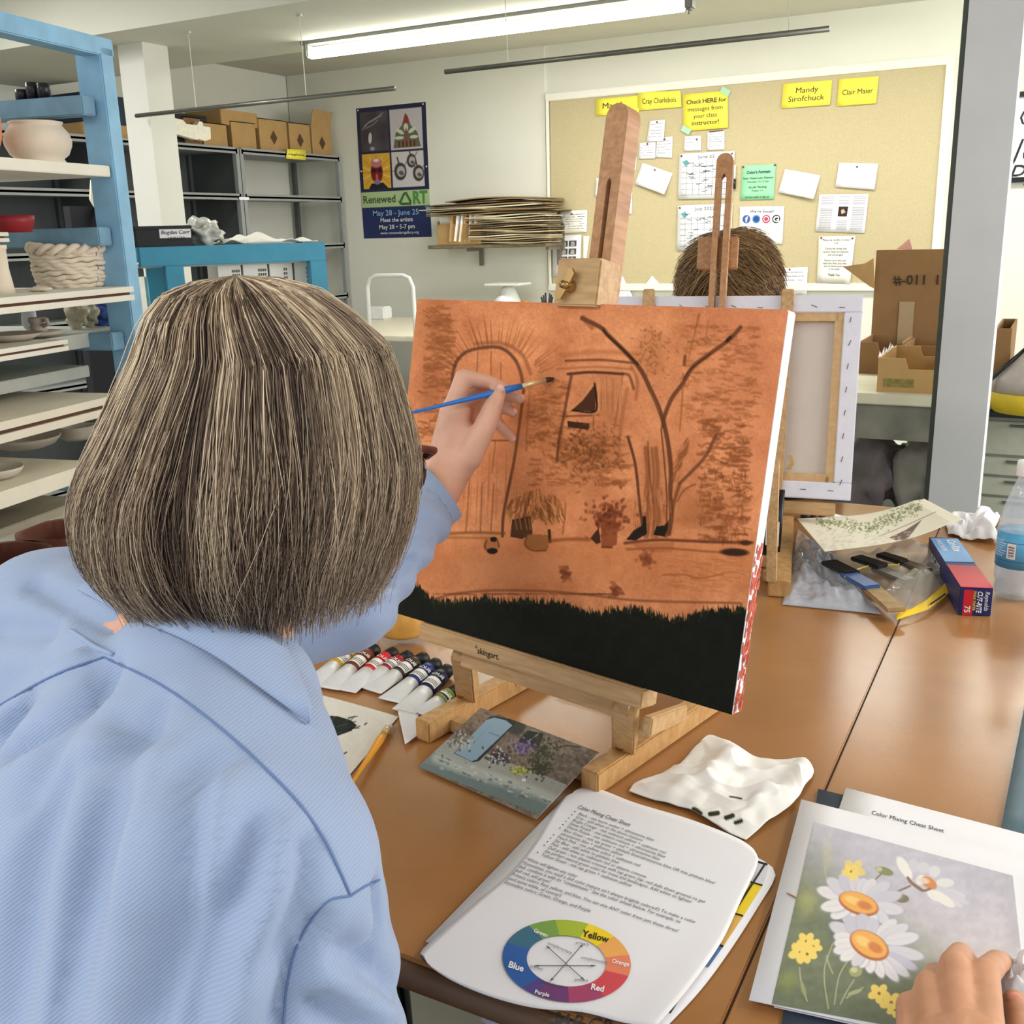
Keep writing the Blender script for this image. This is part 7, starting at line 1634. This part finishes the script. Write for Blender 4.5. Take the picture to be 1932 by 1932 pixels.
sp_ = [('c', NB+np.array([0, -.01, -.015]), NB+np.array([0, -.02, -.05]), .064, .085),
       ('c', NB+np.array([0, -.02, -.045]), RS, .078, .076), ('c', NB+np.array([0, -.01, -.045]), LS, .078, .076),
       ('c', RS, NB+np.array([.07, -.10, -.25]), .080, .125), ('c', LS, NB+np.array([-.10, -.05, -.25]), .080, .125),
       ('c', NB+np.array([-.01, -.05, -.11]), NB+np.array([-.02, -.14, -.36]), .125, .145), ('c', NB+np.array([.06, -.10, -.25]), NB+np.array([.05, -.17, -.50]), .12, .14), ('c', NB+np.array([-.10, -.06, -.25]), NB+np.array([-.11, -.16, -.50]), .12, .14),
       ('c', NB+np.array([-.02, -.14, -.36]), PEL+np.array([0, -.0, -.06]), .145, .16),
       ('c', RS+np.array([.005, 0, -.01]), RE, .070, .064), ('c', RE, RW, .060, .048),
       ('c', LS, LE, .074, .056), ('c', LE, CUF, .052, .032)]
me = capsules(sp_, .0065, 14)
v = mverts(me); nrm = mnorm(me)
def axd(p, a, b_):
    t = np.clip(((p-a)@(b_-a))/((b_-a)@(b_-a)), 0, 1); return t, np.linalg.norm(p-(a+t[:, None]*(b_-a)), axis=1)
disp = np.zeros(len(v))
for i in range(len(v)):
    p = Vector(v[i])
    disp[i] = .010*noise.noise(p*6+Vector((3, 1, 2)))+.004*noise.noise(p*15)
# long folds radiating from the right shoulder / yoke down the back
pp = proj(v)
fa = .5*pp[:, 0]+.02*pp[:, 1]
wp = np.array([noise.noise(Vector(q)*5) for q in v]); fold = np.sin((v[:, 0]*1.0+v[:, 2]*.35-v[:, 1]*.3)*44+3.5*wp)+.5*np.sin((v[:, 0]-v[:, 2]*.2)*90+5*wp)
wt_ = np.clip((NB[2]-.06-v[:, 2])/.12, 0, 1)*np.clip((RS[0]+.02-v[:, 0])/.1, 0, 1)
disp += .0030*fold*wt_
# sleeve rumples
t_, d_ = axd(v, RS, RE); near_ = np.exp(-(d_/.09)**2)*np.clip(t_*3, 0, 1); disp += .005*near_*np.sin(t_*26+v[:, 0]*40)
t_, d_ = axd(v, LE, CUF); near_ = np.exp(-(d_/.08)**2); disp += .0035*near_*np.sin(t_*22+v[:, 2]*60)
BV0 = BVHTree.FromPolygons([tuple(x) for x in v], [tuple(p.vertices) for p in me.polygons])
def hit0(px, py):
    h_ = BV0.ray_cast(Vector(C_), Vector(ray(px, py))); return None if h_[0] is None else np.array(h_[0])
for pts, wd_, dp_ in (([(0, 1405), (90, 1335), (190, 1262)], .010, -.011), ([(0, 1370), (80, 1300), (160, 1245)], .009, .006), ([(20, 1500), (50, 1440), (90, 1380), (180, 1290)], .012, -.006),
    ([(330, 1430), (290, 1560), (250, 1720), (200, 1932)], .020, .008), ([(370, 1470), (350, 1600), (330, 1750), (280, 1932)], .014, -.010), ([(410, 1480), (420, 1560), (390, 1700), (350, 1850), (330, 1932)], .014, .007),
    ([(485, 1570), (445, 1680), (395, 1780), (360, 1932)], .015, -.013), ([(530, 1580), (510, 1700), (460, 1830), (430, 1932)], .014, .009), ([(572, 1600), (560, 1690), (520, 1800)], .010, -.008), ([(600, 1750), (555, 1830), (530, 1932)], .009, -.008),
    ([(704, 1680), (708, 1750), (700, 1800)], .007, -.007), ([(640, 1790), (690, 1820), (730, 1860)], .010, -.007), ([(620, 1850), (680, 1890), (730, 1925)], .010, .006), ([(600, 1890), (660, 1932)], .009, -.007),
    ([(170, 1040), (220, 1100), (260, 1150)], .009, -.006), ([(60, 1100), (150, 1150), (210, 1180)], .008, -.006), ([(0, 1190), (90, 1190)], .012, -.006), ([(100, 1480), (60, 1600), (40, 1750), (20, 1932)], .018, -.009), ([(180, 1420), (140, 1560), (120, 1760), (100, 1932)], .016, .008),
    ([(230, 1360), (330, 1400), (420, 1440)], .010, -.004), ([(300, 1330), (260, 1400), (180, 1450)], .010, -.005), ([(740, 1090), (790, 1060)], .007, -.006), ([(700, 1120), (760, 1110)], .007, .005), ([(770, 1010), (820, 1030)], .006, -.004)):
    Pl = [hit0(x, y) for x, y in catmull(pts, 5)]; Pl = [p for p in Pl if p is not None]
    if len(Pl) < 2: continue
    Dm = np.full(len(v), 9.)
    for a_, b_ in zip(Pl[:-1], Pl[1:]):
        _, dd = axd(v, a_, b_+1e-6); Dm = np.minimum(Dm, dd)
    disp += 1.7*dp_*np.exp(-(Dm/wd_)**2)
v = v+nrm*disp[:, None]; setv(me, v)
# open the cuff: remove the end cap around the wrist, and the neck hole
bm = bmesh.new(); bm.from_mesh(me)
ax_ = unit(AD(846, 918, 1.125)-AD(780, 972, 1.115)); nax = unit([0, .25, 1.0])
kill = [x for x in bm.verts if (np.array(x.co)-CUF)@ax_ > 0.0 and np.linalg.norm(np.array(x.co)-CUF) < .09 or ((np.array(x.co)-NB)@nax > .048 and np.linalg.norm(np.array(x.co)-NB) < .11)]
bmesh.ops.delete(bm, geom=kill, context='VERTS'); bm.to_mesh(me); bm.free()
shirt = finish('shirt', me, SH, lady)
sd = shirt.modifiers.new('thick', 'SOLIDIFY'); sd.thickness = .002; sd.offset = -1
BV = BVHTree.FromPolygons([tuple(x) for x in mverts(shirt.data)], [tuple(p.vertices) for p in shirt.data.polygons])
def hit(px, py, lift=0):
    d = Vector(ray(px, py)); h = BV.ray_cast(Vector(C_), d)
    return None if h[0] is None else np.array(h[0]-d*lift)
SEAM = mat('shirt_seam', (100, 124, 168), .9, var=.05)
SH2 = mat('shirt_flat', (150, 167, 198), .85, var=.04, vscale=10)
def seam(pts, r, name, lift=.0006, m=SEAM):
    P = [hit(x, y, lift) for x, y in catmull(pts, 8)]; P = [p for p in P if p is not None]
    if len(P) > 2: return MB().tube(P, r, 6).build(name, m, lady, True)
seam([(196, 1240), (300, 1290), (400, 1360), (480, 1430), (560, 1510), (610, 1580), (640, 1640), (662, 1690)], .0008, 'yoke_seam')
seam([(0, 1330), (70, 1290), (130, 1262), (196, 1240)], .0009, 'yoke_seam')
seam([(662, 1690), (620, 1700), (585, 1740), (555, 1800), (540, 1870), (535, 1932)], .0007, 'sleeve_seam')
seam([(662, 1690), (690, 1672), (716, 1660)], .0008, 'sleeve_seam')
def patch(rows, name, m, lift=.003, th=.0015):
    """rows: list of pixel polylines; lays a cloth patch on the shirt"""
    P = []
    for rw in rows:
        q = catmull(rw, 6); L_ = [hit(x, y, lift) for x, y in q]
        last = next((a for a in L_ if a is not None), None)
        if last is None: return
        out = []
        for a in L_: last = a if a is not None else last; out.append(last)
        P.append(out)
    n = min(len(x) for x in P); P = np.array([x[:n] for x in P])
    o = gridmesh(name, P, m, lady, smooth=True); s = o.modifiers.new('t', 'SOLIDIFY'); s.thickness = th; return o
patch([[(128, 1190), (160, 1212), (206, 1236)], [(134, 1184), (168, 1206), (212, 1230)]], 'locker_loop', SH2, .004, .004)
# ---- collar: a folded band around the neck
def collar():
    P = []; n = 44
    for k in range(n):
        a = -math.pi*1.5+.35+(2*math.pi-.7)*k/(n-1)       # open at the front
        ca, sa = math.cos(a), math.sin(a)
        dirv = RT*ca+FD*sa
        c0 = NB+np.array([0, 0.004, .012])
        row = []
        for (rr, zz) in ((.054, -.012), (.056, .022), (.061, .030), (.070, .024), (.078, .006), (.084, -.012)):
            tilt = .012*sa
            row.append(c0+dirv*(rr*(1+.10*abs(ca)))+UZ*(zz+.25*FD@dirv*-.08))
        P.append(row)
    P = np.array(P).transpose(1, 0, 2); o = gridmesh('collar', P, SH, lady, smooth=True)
    s = o.modifiers.new('t', 'SOLIDIFY'); s.thickness = .003
    ss = o.modifiers.new('s', 'SUBSURF'); ss.levels = 1; ss.render_levels = 1
def collar2():
    ctrl = [([(205, 1072), (300, 1108), (390, 1128), (465, 1134), (512, 1180), (552, 1250), (586, 1335)], .016), ([(195, 1080), (295, 1118), (385, 1142), (455, 1156), (505, 1205), (548, 1268), (587, 1342)], .022),
            ([(170, 1095), (270, 1140), (360, 1178), (430, 1215), (490, 1262), (545, 1310), (588, 1354)], .015), ([(140, 1112), (240, 1165), (330, 1200), (405, 1240), (475, 1290), (540, 1335), (588, 1366)], .003)]
    P = []
    for pts, lf in ctrl:
        q = catmull(pts, 7); row = [hit(x, y, lf) for x, y in q]; good = [i for i, p in enumerate(row) if p is not None]
        row = [row[min(good, key=lambda g_: abs(g_-i))] if p is None else p for i, p in enumerate(row)]
        row = np.array(row)
        for _ in range(3): row[1:-1] = (row[:-2]+row[1:-1]*2+row[2:])/4
        P.append(row)
    o = gridmesh('collar', np.array(P), SH, lady, smooth=True); s = o.modifiers.new('t', 'SOLIDIFY'); s.thickness = .0025; ss = o.modifiers.new('s', 'SUBSURF'); ss.levels = 1; ss.render_levels = 1
collar2()
# ---- cuff
def ringpts(c, ax, r, n=40, ph=0): 
    u_ = unit(np.cross(ax, [0, 0, 1])); w_ = np.cross(ax, u_); return [c+(u_*math.cos(t)+w_*math.sin(t))*r for t in np.linspace(0, 2*math.pi, n)]
CC_ = AD(817, 932, 1.125)
P = np.array([ringpts(CC_-ax_*.082, ax_, .036), ringpts(CC_-ax_*.076, ax_, .0440), ringpts(CC_-ax_*.02, ax_, .0405), ringpts(CC_+ax_*.008, ax_, .0392), ringpts(CC_+ax_*.0085, ax_, .0365), ringpts(CC_-ax_*.02, ax_, .036)])
gridmesh('cuff', P, SH, lady)
# ---- trousers
me = capsules([('c', PEL+np.array([-.06, 0, -.03]), PEL+np.array([.06, 0, -.03]), .125, .125), ('c', PEL+np.array([-.09, 0, -.04]), PEL+np.array([-.12, .44, -.05]), .105, .08), ('c', PEL+np.array([.09, 0, -.04]), PEL+np.array([.10, .44, -.05]), .105, .08),
    ('c', PEL+np.array([-.12, .44, -.05]), PEL+np.array([-.13, .42, -.44]), .075, .06), ('c', PEL+np.array([.10, .44, -.05]), PEL+np.array([.11, .42, -.44]), .075, .06)], .009, 8)
finish('trousers', me, mat('navy_trousers', (30, 34, 46), .85, var=.1), lady)
# ---- hair
def hair(nst, seed, nseg, cfun, rad, name, parent, rootr=.0, prof=None, face=None, mtl=None, center=None, inner=.86, ends=(.86, 1.06)):
    rs = np.random.RandomState(seed)
    phi = rs.rand(nst)*2*math.pi; k = rs.rand(nst)**.35; layer = inner+(1-inner)*k; endf = ends[0]+(ends[1]-ends[0])*rs.rand(nst)
    t = np.linspace(0, 1, nseg+1)
    pr = np.array(prof); H = pr[:, 0]; Rr = pr[:, 1]; L = np.concatenate([[0], np.cumsum(np.hypot(np.diff(H), np.diff(Rr)))]); L /= L[-1]
    fr = np.vectorize(lambda a: face(a))(phi) if face is not None else np.ones(nst)
    tt = t[None, :]*(endf*fr)[:, None]; tt = np.minimum(tt, 1.04)
    hh = np.interp(tt, L, H)+np.maximum(tt-1, 0)*.3; rr = np.interp(tt, L, Rr)*layer[:, None]
    rr *= 1+.02*np.sin(phi*7)[:, None]+.015*np.sin(phi*17+1)[:, None]
    t0 = np.minimum(rs.rand(nst)*.16, .16)[:, None]*(rs.rand(nst) < .85)[:, None]; tt = t0+tt*(1-t0); hh = np.interp(tt, L, H)+np.maximum(tt-1, 0)*.3; rr = np.interp(tt, L, Rr)*(layer[:, None]+(1-layer[:, None])*np.clip(1-tt*4, 0, 1)*.6)*(1+.02*np.sin(phi*7)[:, None]+.015*np.sin(phi*17+1)[:, None])
    ph = phi[:, None]+.05*np.sin(tt*5+phi[:, None]*3)+.10*(rs.randn(nst)[:, None])*tt**2+.06*rs.randn(nst)[:, None]*np.sin(tt*4)
    wob = rs.randn(nst, 1)*.0018*np.sin(tt*9+rs.rand(nst, 1)*6)+rs.randn(nst, 1)*.0022*tt**2
    rr = rr+wob+.0006; hh = hh+rs.randn(nst, 1)*.003*tt
    c = center; X = c[0]+rr*np.cos(ph)+lean(hh)*CR_[0]; Y = c[1]+rr*np.sin(ph)+lean(hh)*CR_[1]; Z = c[2]-hh
    P = np.stack([X, Y, Z], -1)
    return P, phi, tt
def strands(name, P, R, cols, m, parent):
    """P (n,s,3), R (n,s) radii; 3-sided tubes"""
    n, s = P.shape[:2]; Tn = np.gradient(P, axis=1); Tn /= np.linalg.norm(Tn, axis=2, keepdims=True)+1e-9
    ref = np.array([.3, -.8, .52]); A = np.cross(Tn, ref); A /= np.linalg.norm(A, axis=2, keepdims=True)+1e-9; B = np.cross(Tn, A)
    V = np.stack([P+(A*math.cos(a)+B*math.sin(a))*R[..., None] for a in (0, 2.094, 4.189)], 2)   # n,s,3,3
    idx = np.arange(n*s*3).reshape(n, s, 3); q = []
    for k in range(3):
        k2 = (k+1) % 3; q.append(np.stack([idx[:, :-1, k], idx[:, 1:, k], idx[:, 1:, k2], idx[:, :-1, k2]], -1).reshape(-1, 4))
    Fq = np.vstack(q).astype(np.int32); me = bpy.data.meshes.new(name); me.vertices.add(n*s*3); me.vertices.foreach_set('co', V.ravel())
    me.loops.add(Fq.size); me.loops.foreach_set('vertex_index', Fq.ravel()); me.polygons.add(len(Fq)); me.polygons.foreach_set('loop_start', np.arange(0, Fq.size, 4, dtype=np.int32)); me.update(calc_edges=True)
    c = s2l(np.clip(np.repeat(cols, s*3, axis=0) if cols.ndim == 2 else np.repeat(cols.reshape(-1, 3), 3, axis=0), 0, 255)); at = me.color_attributes.new('paint', 'FLOAT_COLOR', 'POINT'); at.data.foreach_set('color', np.hstack([c, np.ones((len(c), 1))]).ravel())
    return link(name, me, m, parent, smooth=True)
HAIRM = mat('hair_strands', (255, 255, 255), .42, var=0, attr='paint', spec=.35)
TOPZ = .104
prof = [(0, 0), (.003, .026), (.011, .050), (.027, .069), (.050, .085), (.078, .097), (.105, .108), (.130, .118), (.150, .121), (.170, .120), (.190, .115), (.208, .106), (.224, .092)]
CR_ = unit([R_[0, 0], R_[1, 0], 0])
def lean(h): return np.interp(h, [0, .05, .11, .15, .19, .224], [0, .015, .006, -.003, -.009, -.006])
HCtr = np.array([HC[0], HC[1]-.004, HC[2]+TOPZ])
fang = math.atan2(FD[1], FD[0])
def facef(a):
    d = abs((a-fang+math.pi) % (2*math.pi)-math.pi)
    return .50+.0*d if d < .75 else (.62 if d < .95 else 1.0)
P, phi, tt = hair(16000, 5, 15, None, None, 'hair', lady, prof=prof, face=facef, center=HCtr, inner=.80, ends=(.84, 1.06))
d = (phi-fang+math.pi) % (2*math.pi)-math.pi
nzf = lambda f, s_: np.array([noise.noise(Vector((math.cos(a)*f, math.sin(a)*f, s_))) for a in phi])
stk = nzf(9, 1)*1.0+nzf(26, 2)*.8+nzf(60, 4)*.6+np.random.RandomState(3).randn(len(phi))*.16
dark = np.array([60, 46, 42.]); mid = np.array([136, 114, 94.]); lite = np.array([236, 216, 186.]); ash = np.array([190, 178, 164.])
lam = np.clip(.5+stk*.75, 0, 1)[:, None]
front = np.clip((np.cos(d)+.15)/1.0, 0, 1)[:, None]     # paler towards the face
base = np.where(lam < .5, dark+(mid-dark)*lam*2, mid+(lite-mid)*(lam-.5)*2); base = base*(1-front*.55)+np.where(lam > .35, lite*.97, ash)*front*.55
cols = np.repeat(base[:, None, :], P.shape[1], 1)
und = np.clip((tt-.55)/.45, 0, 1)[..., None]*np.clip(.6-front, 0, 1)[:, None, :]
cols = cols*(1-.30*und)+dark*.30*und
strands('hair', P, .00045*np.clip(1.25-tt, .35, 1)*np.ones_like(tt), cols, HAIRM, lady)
# inner cap so no scalp shows
b = MB(); pc = [(max(r_*.80, .0), -h_) for h_, r_ in prof[:-2]]; n = 48; vs = []; fs = []
for i, (r_, z) in enumerate(pc):
    for k in range(n):
        a = 2*math.pi*k/n; dd = abs((a-fang+math.pi) % (2*math.pi)-math.pi); rr = r_; zz = z
        if dd < .85: zz = max(z, -.075)
        lx = float(lean(-z)); vs.append((HCtr[0]+rr*math.cos(a)+lx*CR_[0], HCtr[1]+rr*math.sin(a)+lx*CR_[1], HCtr[2]+zz-.006))
fs = [(i*n+k, i*n+(k+1) % n, (i+1)*n+(k+1) % n, (i+1)*n+k) for i in range(len(pc)-1) for k in range(n)]
b.add(vs, fs); b.build('hair_underlayer', mat('hair_dark', (74, 60, 50), .6, var=.3, vscale=60), lady, True)
# ---- glasses
gl = MB(); TT = mat('tortoise_frame', (74, 38, 34), .2, var=.4, vscale=90)
for s_ in (-1, 1):
    c_ = hp(.037*s_, .120, -.050); pts = [c_+RT*(.026*math.cos(t))+UZ*(.021*math.sin(t)*(1.1 if math.sin(t) < 0 else .9))-FD*(.006*abs(math.cos(t))*(1 if s_*math.cos(t) > 0 else 0)) for t in np.linspace(0, 2*math.pi, 25)]
    gl.tube(pts, .0022, 8, cap=False)
    gl.tube([hp(.063*s_, .118, -.040), hp(.074*s_, .114, -.034), hp(.078*s_, .04, -.012), hp(.076*s_, -.02, -.01)], [.0034, .0032, .002, .002], 8)
gl.tube([hp(-.012, .120, -.042), hp(0, .126, -.038), hp(.012, .120, -.042)], .002, 8)
g = gl.build('glasses', TT, lady, True)
for s_ in (-1, 1):
    c_ = hp(.037*s_, .120, -.050); b = MB(); b.add([tuple(c_)]+[tuple(c_+RT*(.025*math.cos(t))+UZ*(.02*math.sin(t))) for t in np.linspace(0, 2*math.pi, 25)[:-1]], [(0, k+1, (k+1) % 24+1) for k in range(24)]); b.build('lens', GLASS, g)
# fingernails
for q, s_ in (((984, 750, 1.176), .0042), ((970, 776, 1.188), .004), ((967, 828, 1.197), .0038), ((944, 733, 1.134), .0052)):
    MB().ell(AD(*q), (s_, s_*.6, s_)).build('fingernail', mat('fingernail', (226, 176, 160), .3, var=0), lady, True)
# ---- blue brush in the hand
tip = cp(*onc(1044, 714, .001), .001); tip = np.array(tip); rear = AD(800, 773, 1.09); dv = tip-rear
brush(tuple(tip-dv*1.18), tuple(tip), 'blue handled paintbrush held up to the orange canvas', mat('brush_bright_blue', (34, 112, 200), .3, var=.03), .0042, .034, .012, .0032, mat('bristle_dark', (52, 44, 34), .6))

# ================================================================== second painter, behind the white canvas
MH = AD(1376, 530, 2.42)
BOW = Matrix.Rotation(math.radians(52), 4, 'X')
def mh(x, y, z): q = BOW @ Vector((x, y, z)); return MH+np.array(q)
bd = AD(1560, 900, 2.55)
MN = MH+np.array([.0, .10, -.13])
MSH = lambda x, y, z: MN+np.array([x, y, z])
parts = [('e', MH, (.080, .095, .105), BOW), ('e', mh(0, -.03, -.06), (.056, .062, .058), BOW), ('c', mh(0, -.100, -.02), mh(0, -.108, -.04), .010, .013),
         ('e', mh(.083, .0, -.015), (.012, .02, .03), BOW), ('e', mh(-.083, .0, -.015), (.012, .02, .03), BOW),
         ('c', MH+np.array([0, .05, -.05]), MN, .055, .06), ('c', MSH(0, .03, -.14), MSH(0, .12, -.5), .12, .13), ('c', MSH(-.17, .02, -.06), MSH(.17, .02, -.06), .06, .06),
         ('c', MSH(.18, .02, -.07), MSH(.20, .02, -.34), .05, .045), ('c', MSH(.20, .02, -.34), MSH(.05, -.18, -.34), .04, .03), ('c', MSH(-.18, .02, -.07), MSH(-.20, .02, -.34), .05, .045), ('c', MSH(-.20, .02, -.34), MSH(-.06, -.18, -.32), .04, .03),
         ('c', MSH(.09, .14, -.52), MSH(.10, -.02, -.52), .08, .07), ('c', MSH(-.09, .14, -.52), MSH(-.10, -.02, -.52), .08, .07), ('c', MSH(.10, -.02, -.52), MSH(.10, .0, -.92), .06, .045), ('c', MSH(-.10, -.02, -.52), MSH(-.10, .0, -.92), .06, .045)]
me = capsules(parts, .006, 5)
man = finish('person', me, SKIN2); tag(man, 'seated person with tousled light brown hair behind the white canvas', 'person')
for s_ in (-1, 1): MB().ell(mh(.032*s_, -.082, .0), (.012, .012, .012)).build('eye', EY, man, True)
MB().ell(mh(0, -.088, -.075), (.022, .007, .007)).build('lips', mat('lips', (190, 110, 104), .4, var=0), man, True)
me = capsules([('c', MSH(-.16, .02, -.08), MSH(.16, .02, -.08), .085, .085), ('c', MSH(-.08, .04, -.16), MSH(-.10, .12, -.5), .14, .15), ('c', MSH(.08, .04, -.16), MSH(.13, .12, -.5), .14, .15),
               ('c', MSH(.18, .02, -.08), MSH(.21, .03, -.34), .068, .06), ('c', MSH(.21, .03, -.34), MSH(.10, -.12, -.34), .056, .045), ('c', MSH(-.18, .02, -.08), MSH(-.21, .03, -.34), .068, .06), ('c', MSH(-.21, .03, -.34), MSH(-.10, -.12, -.33), .056, .045)], .010, 10)
finish('navy_sweater', me, mat('navy_knit', (24, 28, 42), .9, var=.15, vscale=20), man)
me = capsules([('c', MSH(-.09, .14, -.54), MSH(-.10, -.04, -.54), .10, .08), ('c', MSH(.09, .14, -.54), MSH(.10, -.04, -.54), .10, .08), ('c', MSH(.10, -.04, -.54), MSH(.10, .0, -.88), .075, .06), ('c', MSH(-.10, -.04, -.54), MSH(-.10, .0, -.88), .075, .06)], .012, 8)
finish('trousers', me, mat('navy_trousers', (30, 34, 46), .85, var=.1), man)
def short_hair(C0, n, seed):
    rs = np.random.RandomState(seed); s = 10; roots = []
    while len(roots) < n:
        q = rs.randn(3); q /= np.linalg.norm(q)
        qb = np.array(BOW.transposed() @ Vector(q))
        if qb[2] < -.6 or (qb[1] < -.35 and qb[2] < .40): continue
        roots.append(q)
    Rn = np.array(roots); rad_ = np.array([.082, .098, .098]); P0 = C0+Rn*rad_
    fl = np.stack([.75+.2*rs.randn(n), .15*rs.randn(n), -.35+.2*rs.randn(n)], -1)   # swept to one side
    fl[Rn[:, 0] < -.1, 0] *= -.5
    fl -= Rn*(fl*Rn).sum(1, keepdims=True); fl /= np.linalg.norm(fl, axis=1, keepdims=True)
    t = np.linspace(0, 1, s); ln = (.055+.03*rs.rand(n))
    P = P0[:, None, :]+Rn[:, None, :]*(.012+.010*np.sin(t*2.4)[None, :, None])*(.6+.6*rs.rand(n))[:, None, None]+fl[:, None, :]*(t[None, :, None]*ln[:, None, None])
    P[:, :, 2] -= (t**2*.012)[None, :]
    lam = np.clip(.5+.5*np.array([noise.noise(Vector(q*5)) for q in Rn])+.25*rs.randn(n), 0, 1)[:, None]
    cl = np.array([92, 66, 46.])*(1-lam)+np.array([196, 164, 116.])*lam
    return P, cl
P, cl = short_hair(MH, 4200, 4)
strands('hair', P, np.full(P.shape[:2], .0011)*np.linspace(1, .4, P.shape[1])[None, :], cl, HAIRM, man)
MB().ell(mh(0, .012, .010), (.086, .094, .104), n=28, m=18).build('hair_underlayer', mat('hair_brown_under', (104, 78, 52), .7, var=.3, vscale=40), man, True)

# ================================================================== hand at lower right, wiping with a tissue
HD = np.linalg.norm(0)
def hz_(px, py, h): 
    P = AZ(px, py, TZ+h); return P
def K(px, py, h): return hz_(px, py, h)
def hand2():
    w = K(1800, 2060, .075); out = []
    chains = [ # mcp, pip, dip, tip  (from little side to index side)
        ([K(1722, 1985, .060), K(1716, 1898, .052), K(1730, 1888, .022), K(1750, 1905, .014)], (.0115, .0108, .0092, .0078)),
        ([K(1768, 1960, .070), K(1752, 1862, .064), K(1765, 1838, .034), K(1782, 1850, .016)], (.0125, .0115, .0098, .0082)),
        ([K(1815, 1945, .078), K(1800, 1822, .072), K(1812, 1800, .040), K(1828, 1815, .016)], (.0130, .0120, .0102, .0086)),
        ([K(1862, 1950, .076), K(1858, 1838, .066), K(1880, 1815, .040), K(1893, 1815, .022)], (.0130, .0118, .0102, .0086))]
    for J, rr in chains:
        out.append(('c', w+(J[0]-w)*.2, J[0], .018, .0145))
        for a, b_, ra, rb in zip(J[:-1], J[1:], rr[:-1], rr[1:]): out.append(('c', a, b_, ra, rb))
    for a_ in range(3): out.append(('c', (chains[a_][0][0]+chains[a_+1][0][0])/2, w, .0145, .018))
    th = [K(1880, 2040, .060), K(1935, 1985, .050), K(1930, 1935, .040), K(1915, 1892, .030)]
    for a, b_, ra, rb in zip(th[:-1], th[1:], (.017, .0145, .0125), (.0145, .0125, .0105)): out.append(('c', a, b_, ra, rb))
    el_ = K(1810, 2300, .10); el_ = w+np.array([.04, -.20, .03])
    out += [('c', w, el_, .027, .040)]
    return out, w, el_
hpz, w_, e_ = hand2()
me = capsules(hpz, .0026, 4)
h2 = finish('person', me, SKIN2); tag(h2, 'hand of a person at lower right wiping the daisy print with tissue', 'person')
MB().ell(K(1914, 1884, .0415), (.0065, .007, .0035)).build('fingernail', mat('fingernail_pink', (208, 134, 116), .3, var=0), h2, True)
me = capsules([('c', w_+(e_-w_)*.55, e_, .038, .05)], .006, 4); finish('sleeve', me, mat('sleeve_grey', (92, 100, 112), .85), h2)
t, Pg, F_, O = towel([(1884, 1832), (1960, 1850), (1975, 1925), (1895, 1900)], 'folded white tissue pinched under the fingers at lower right', 8.5, .02, 26, name='tissue')
Pg[..., 2] += .012
gridmesh('tissue_sheet', Pg, PAPER, t, thick=(0, 0, -.001))

# ================================================================== chair of the painter (black metal) seen below the table
t = thing('metal_chair', 'black tubular metal chair leg and seat under the painter', 'chair', (PEL[0], PEL[1], 0))
BM = mat('black_chrome', (34, 36, 42), .2, .7, var=0)
MB().box((0, .08, PEL[2]-.16), (.42, .44, .03), bev=.012).build('seat', BLACKP, t)
cl_ = AZ(760, 1890, .55)-np.array([PEL[0], PEL[1], 0])
for (x, y) in ((-.19, -.12), (.19, -.12), (-.19, .28), (.19, .28)): MB().tube([(x, y, PEL[2]-.17), (x*1.1, y*1.1, 0)], .011, 10).build('leg', BM, t, True)
pts = [cl_+np.array([0, .0, -.55+.0]), cl_+np.array([0, 0, -.2]), cl_+np.array([-.004, 0, .03]), cl_+np.array([-.02, -.01, .07]), cl_+np.array([-.07, -.02, .085])]
MB().tube(catmull(pts, 6), .011, 12).build('arm_tube', BM, t, True)
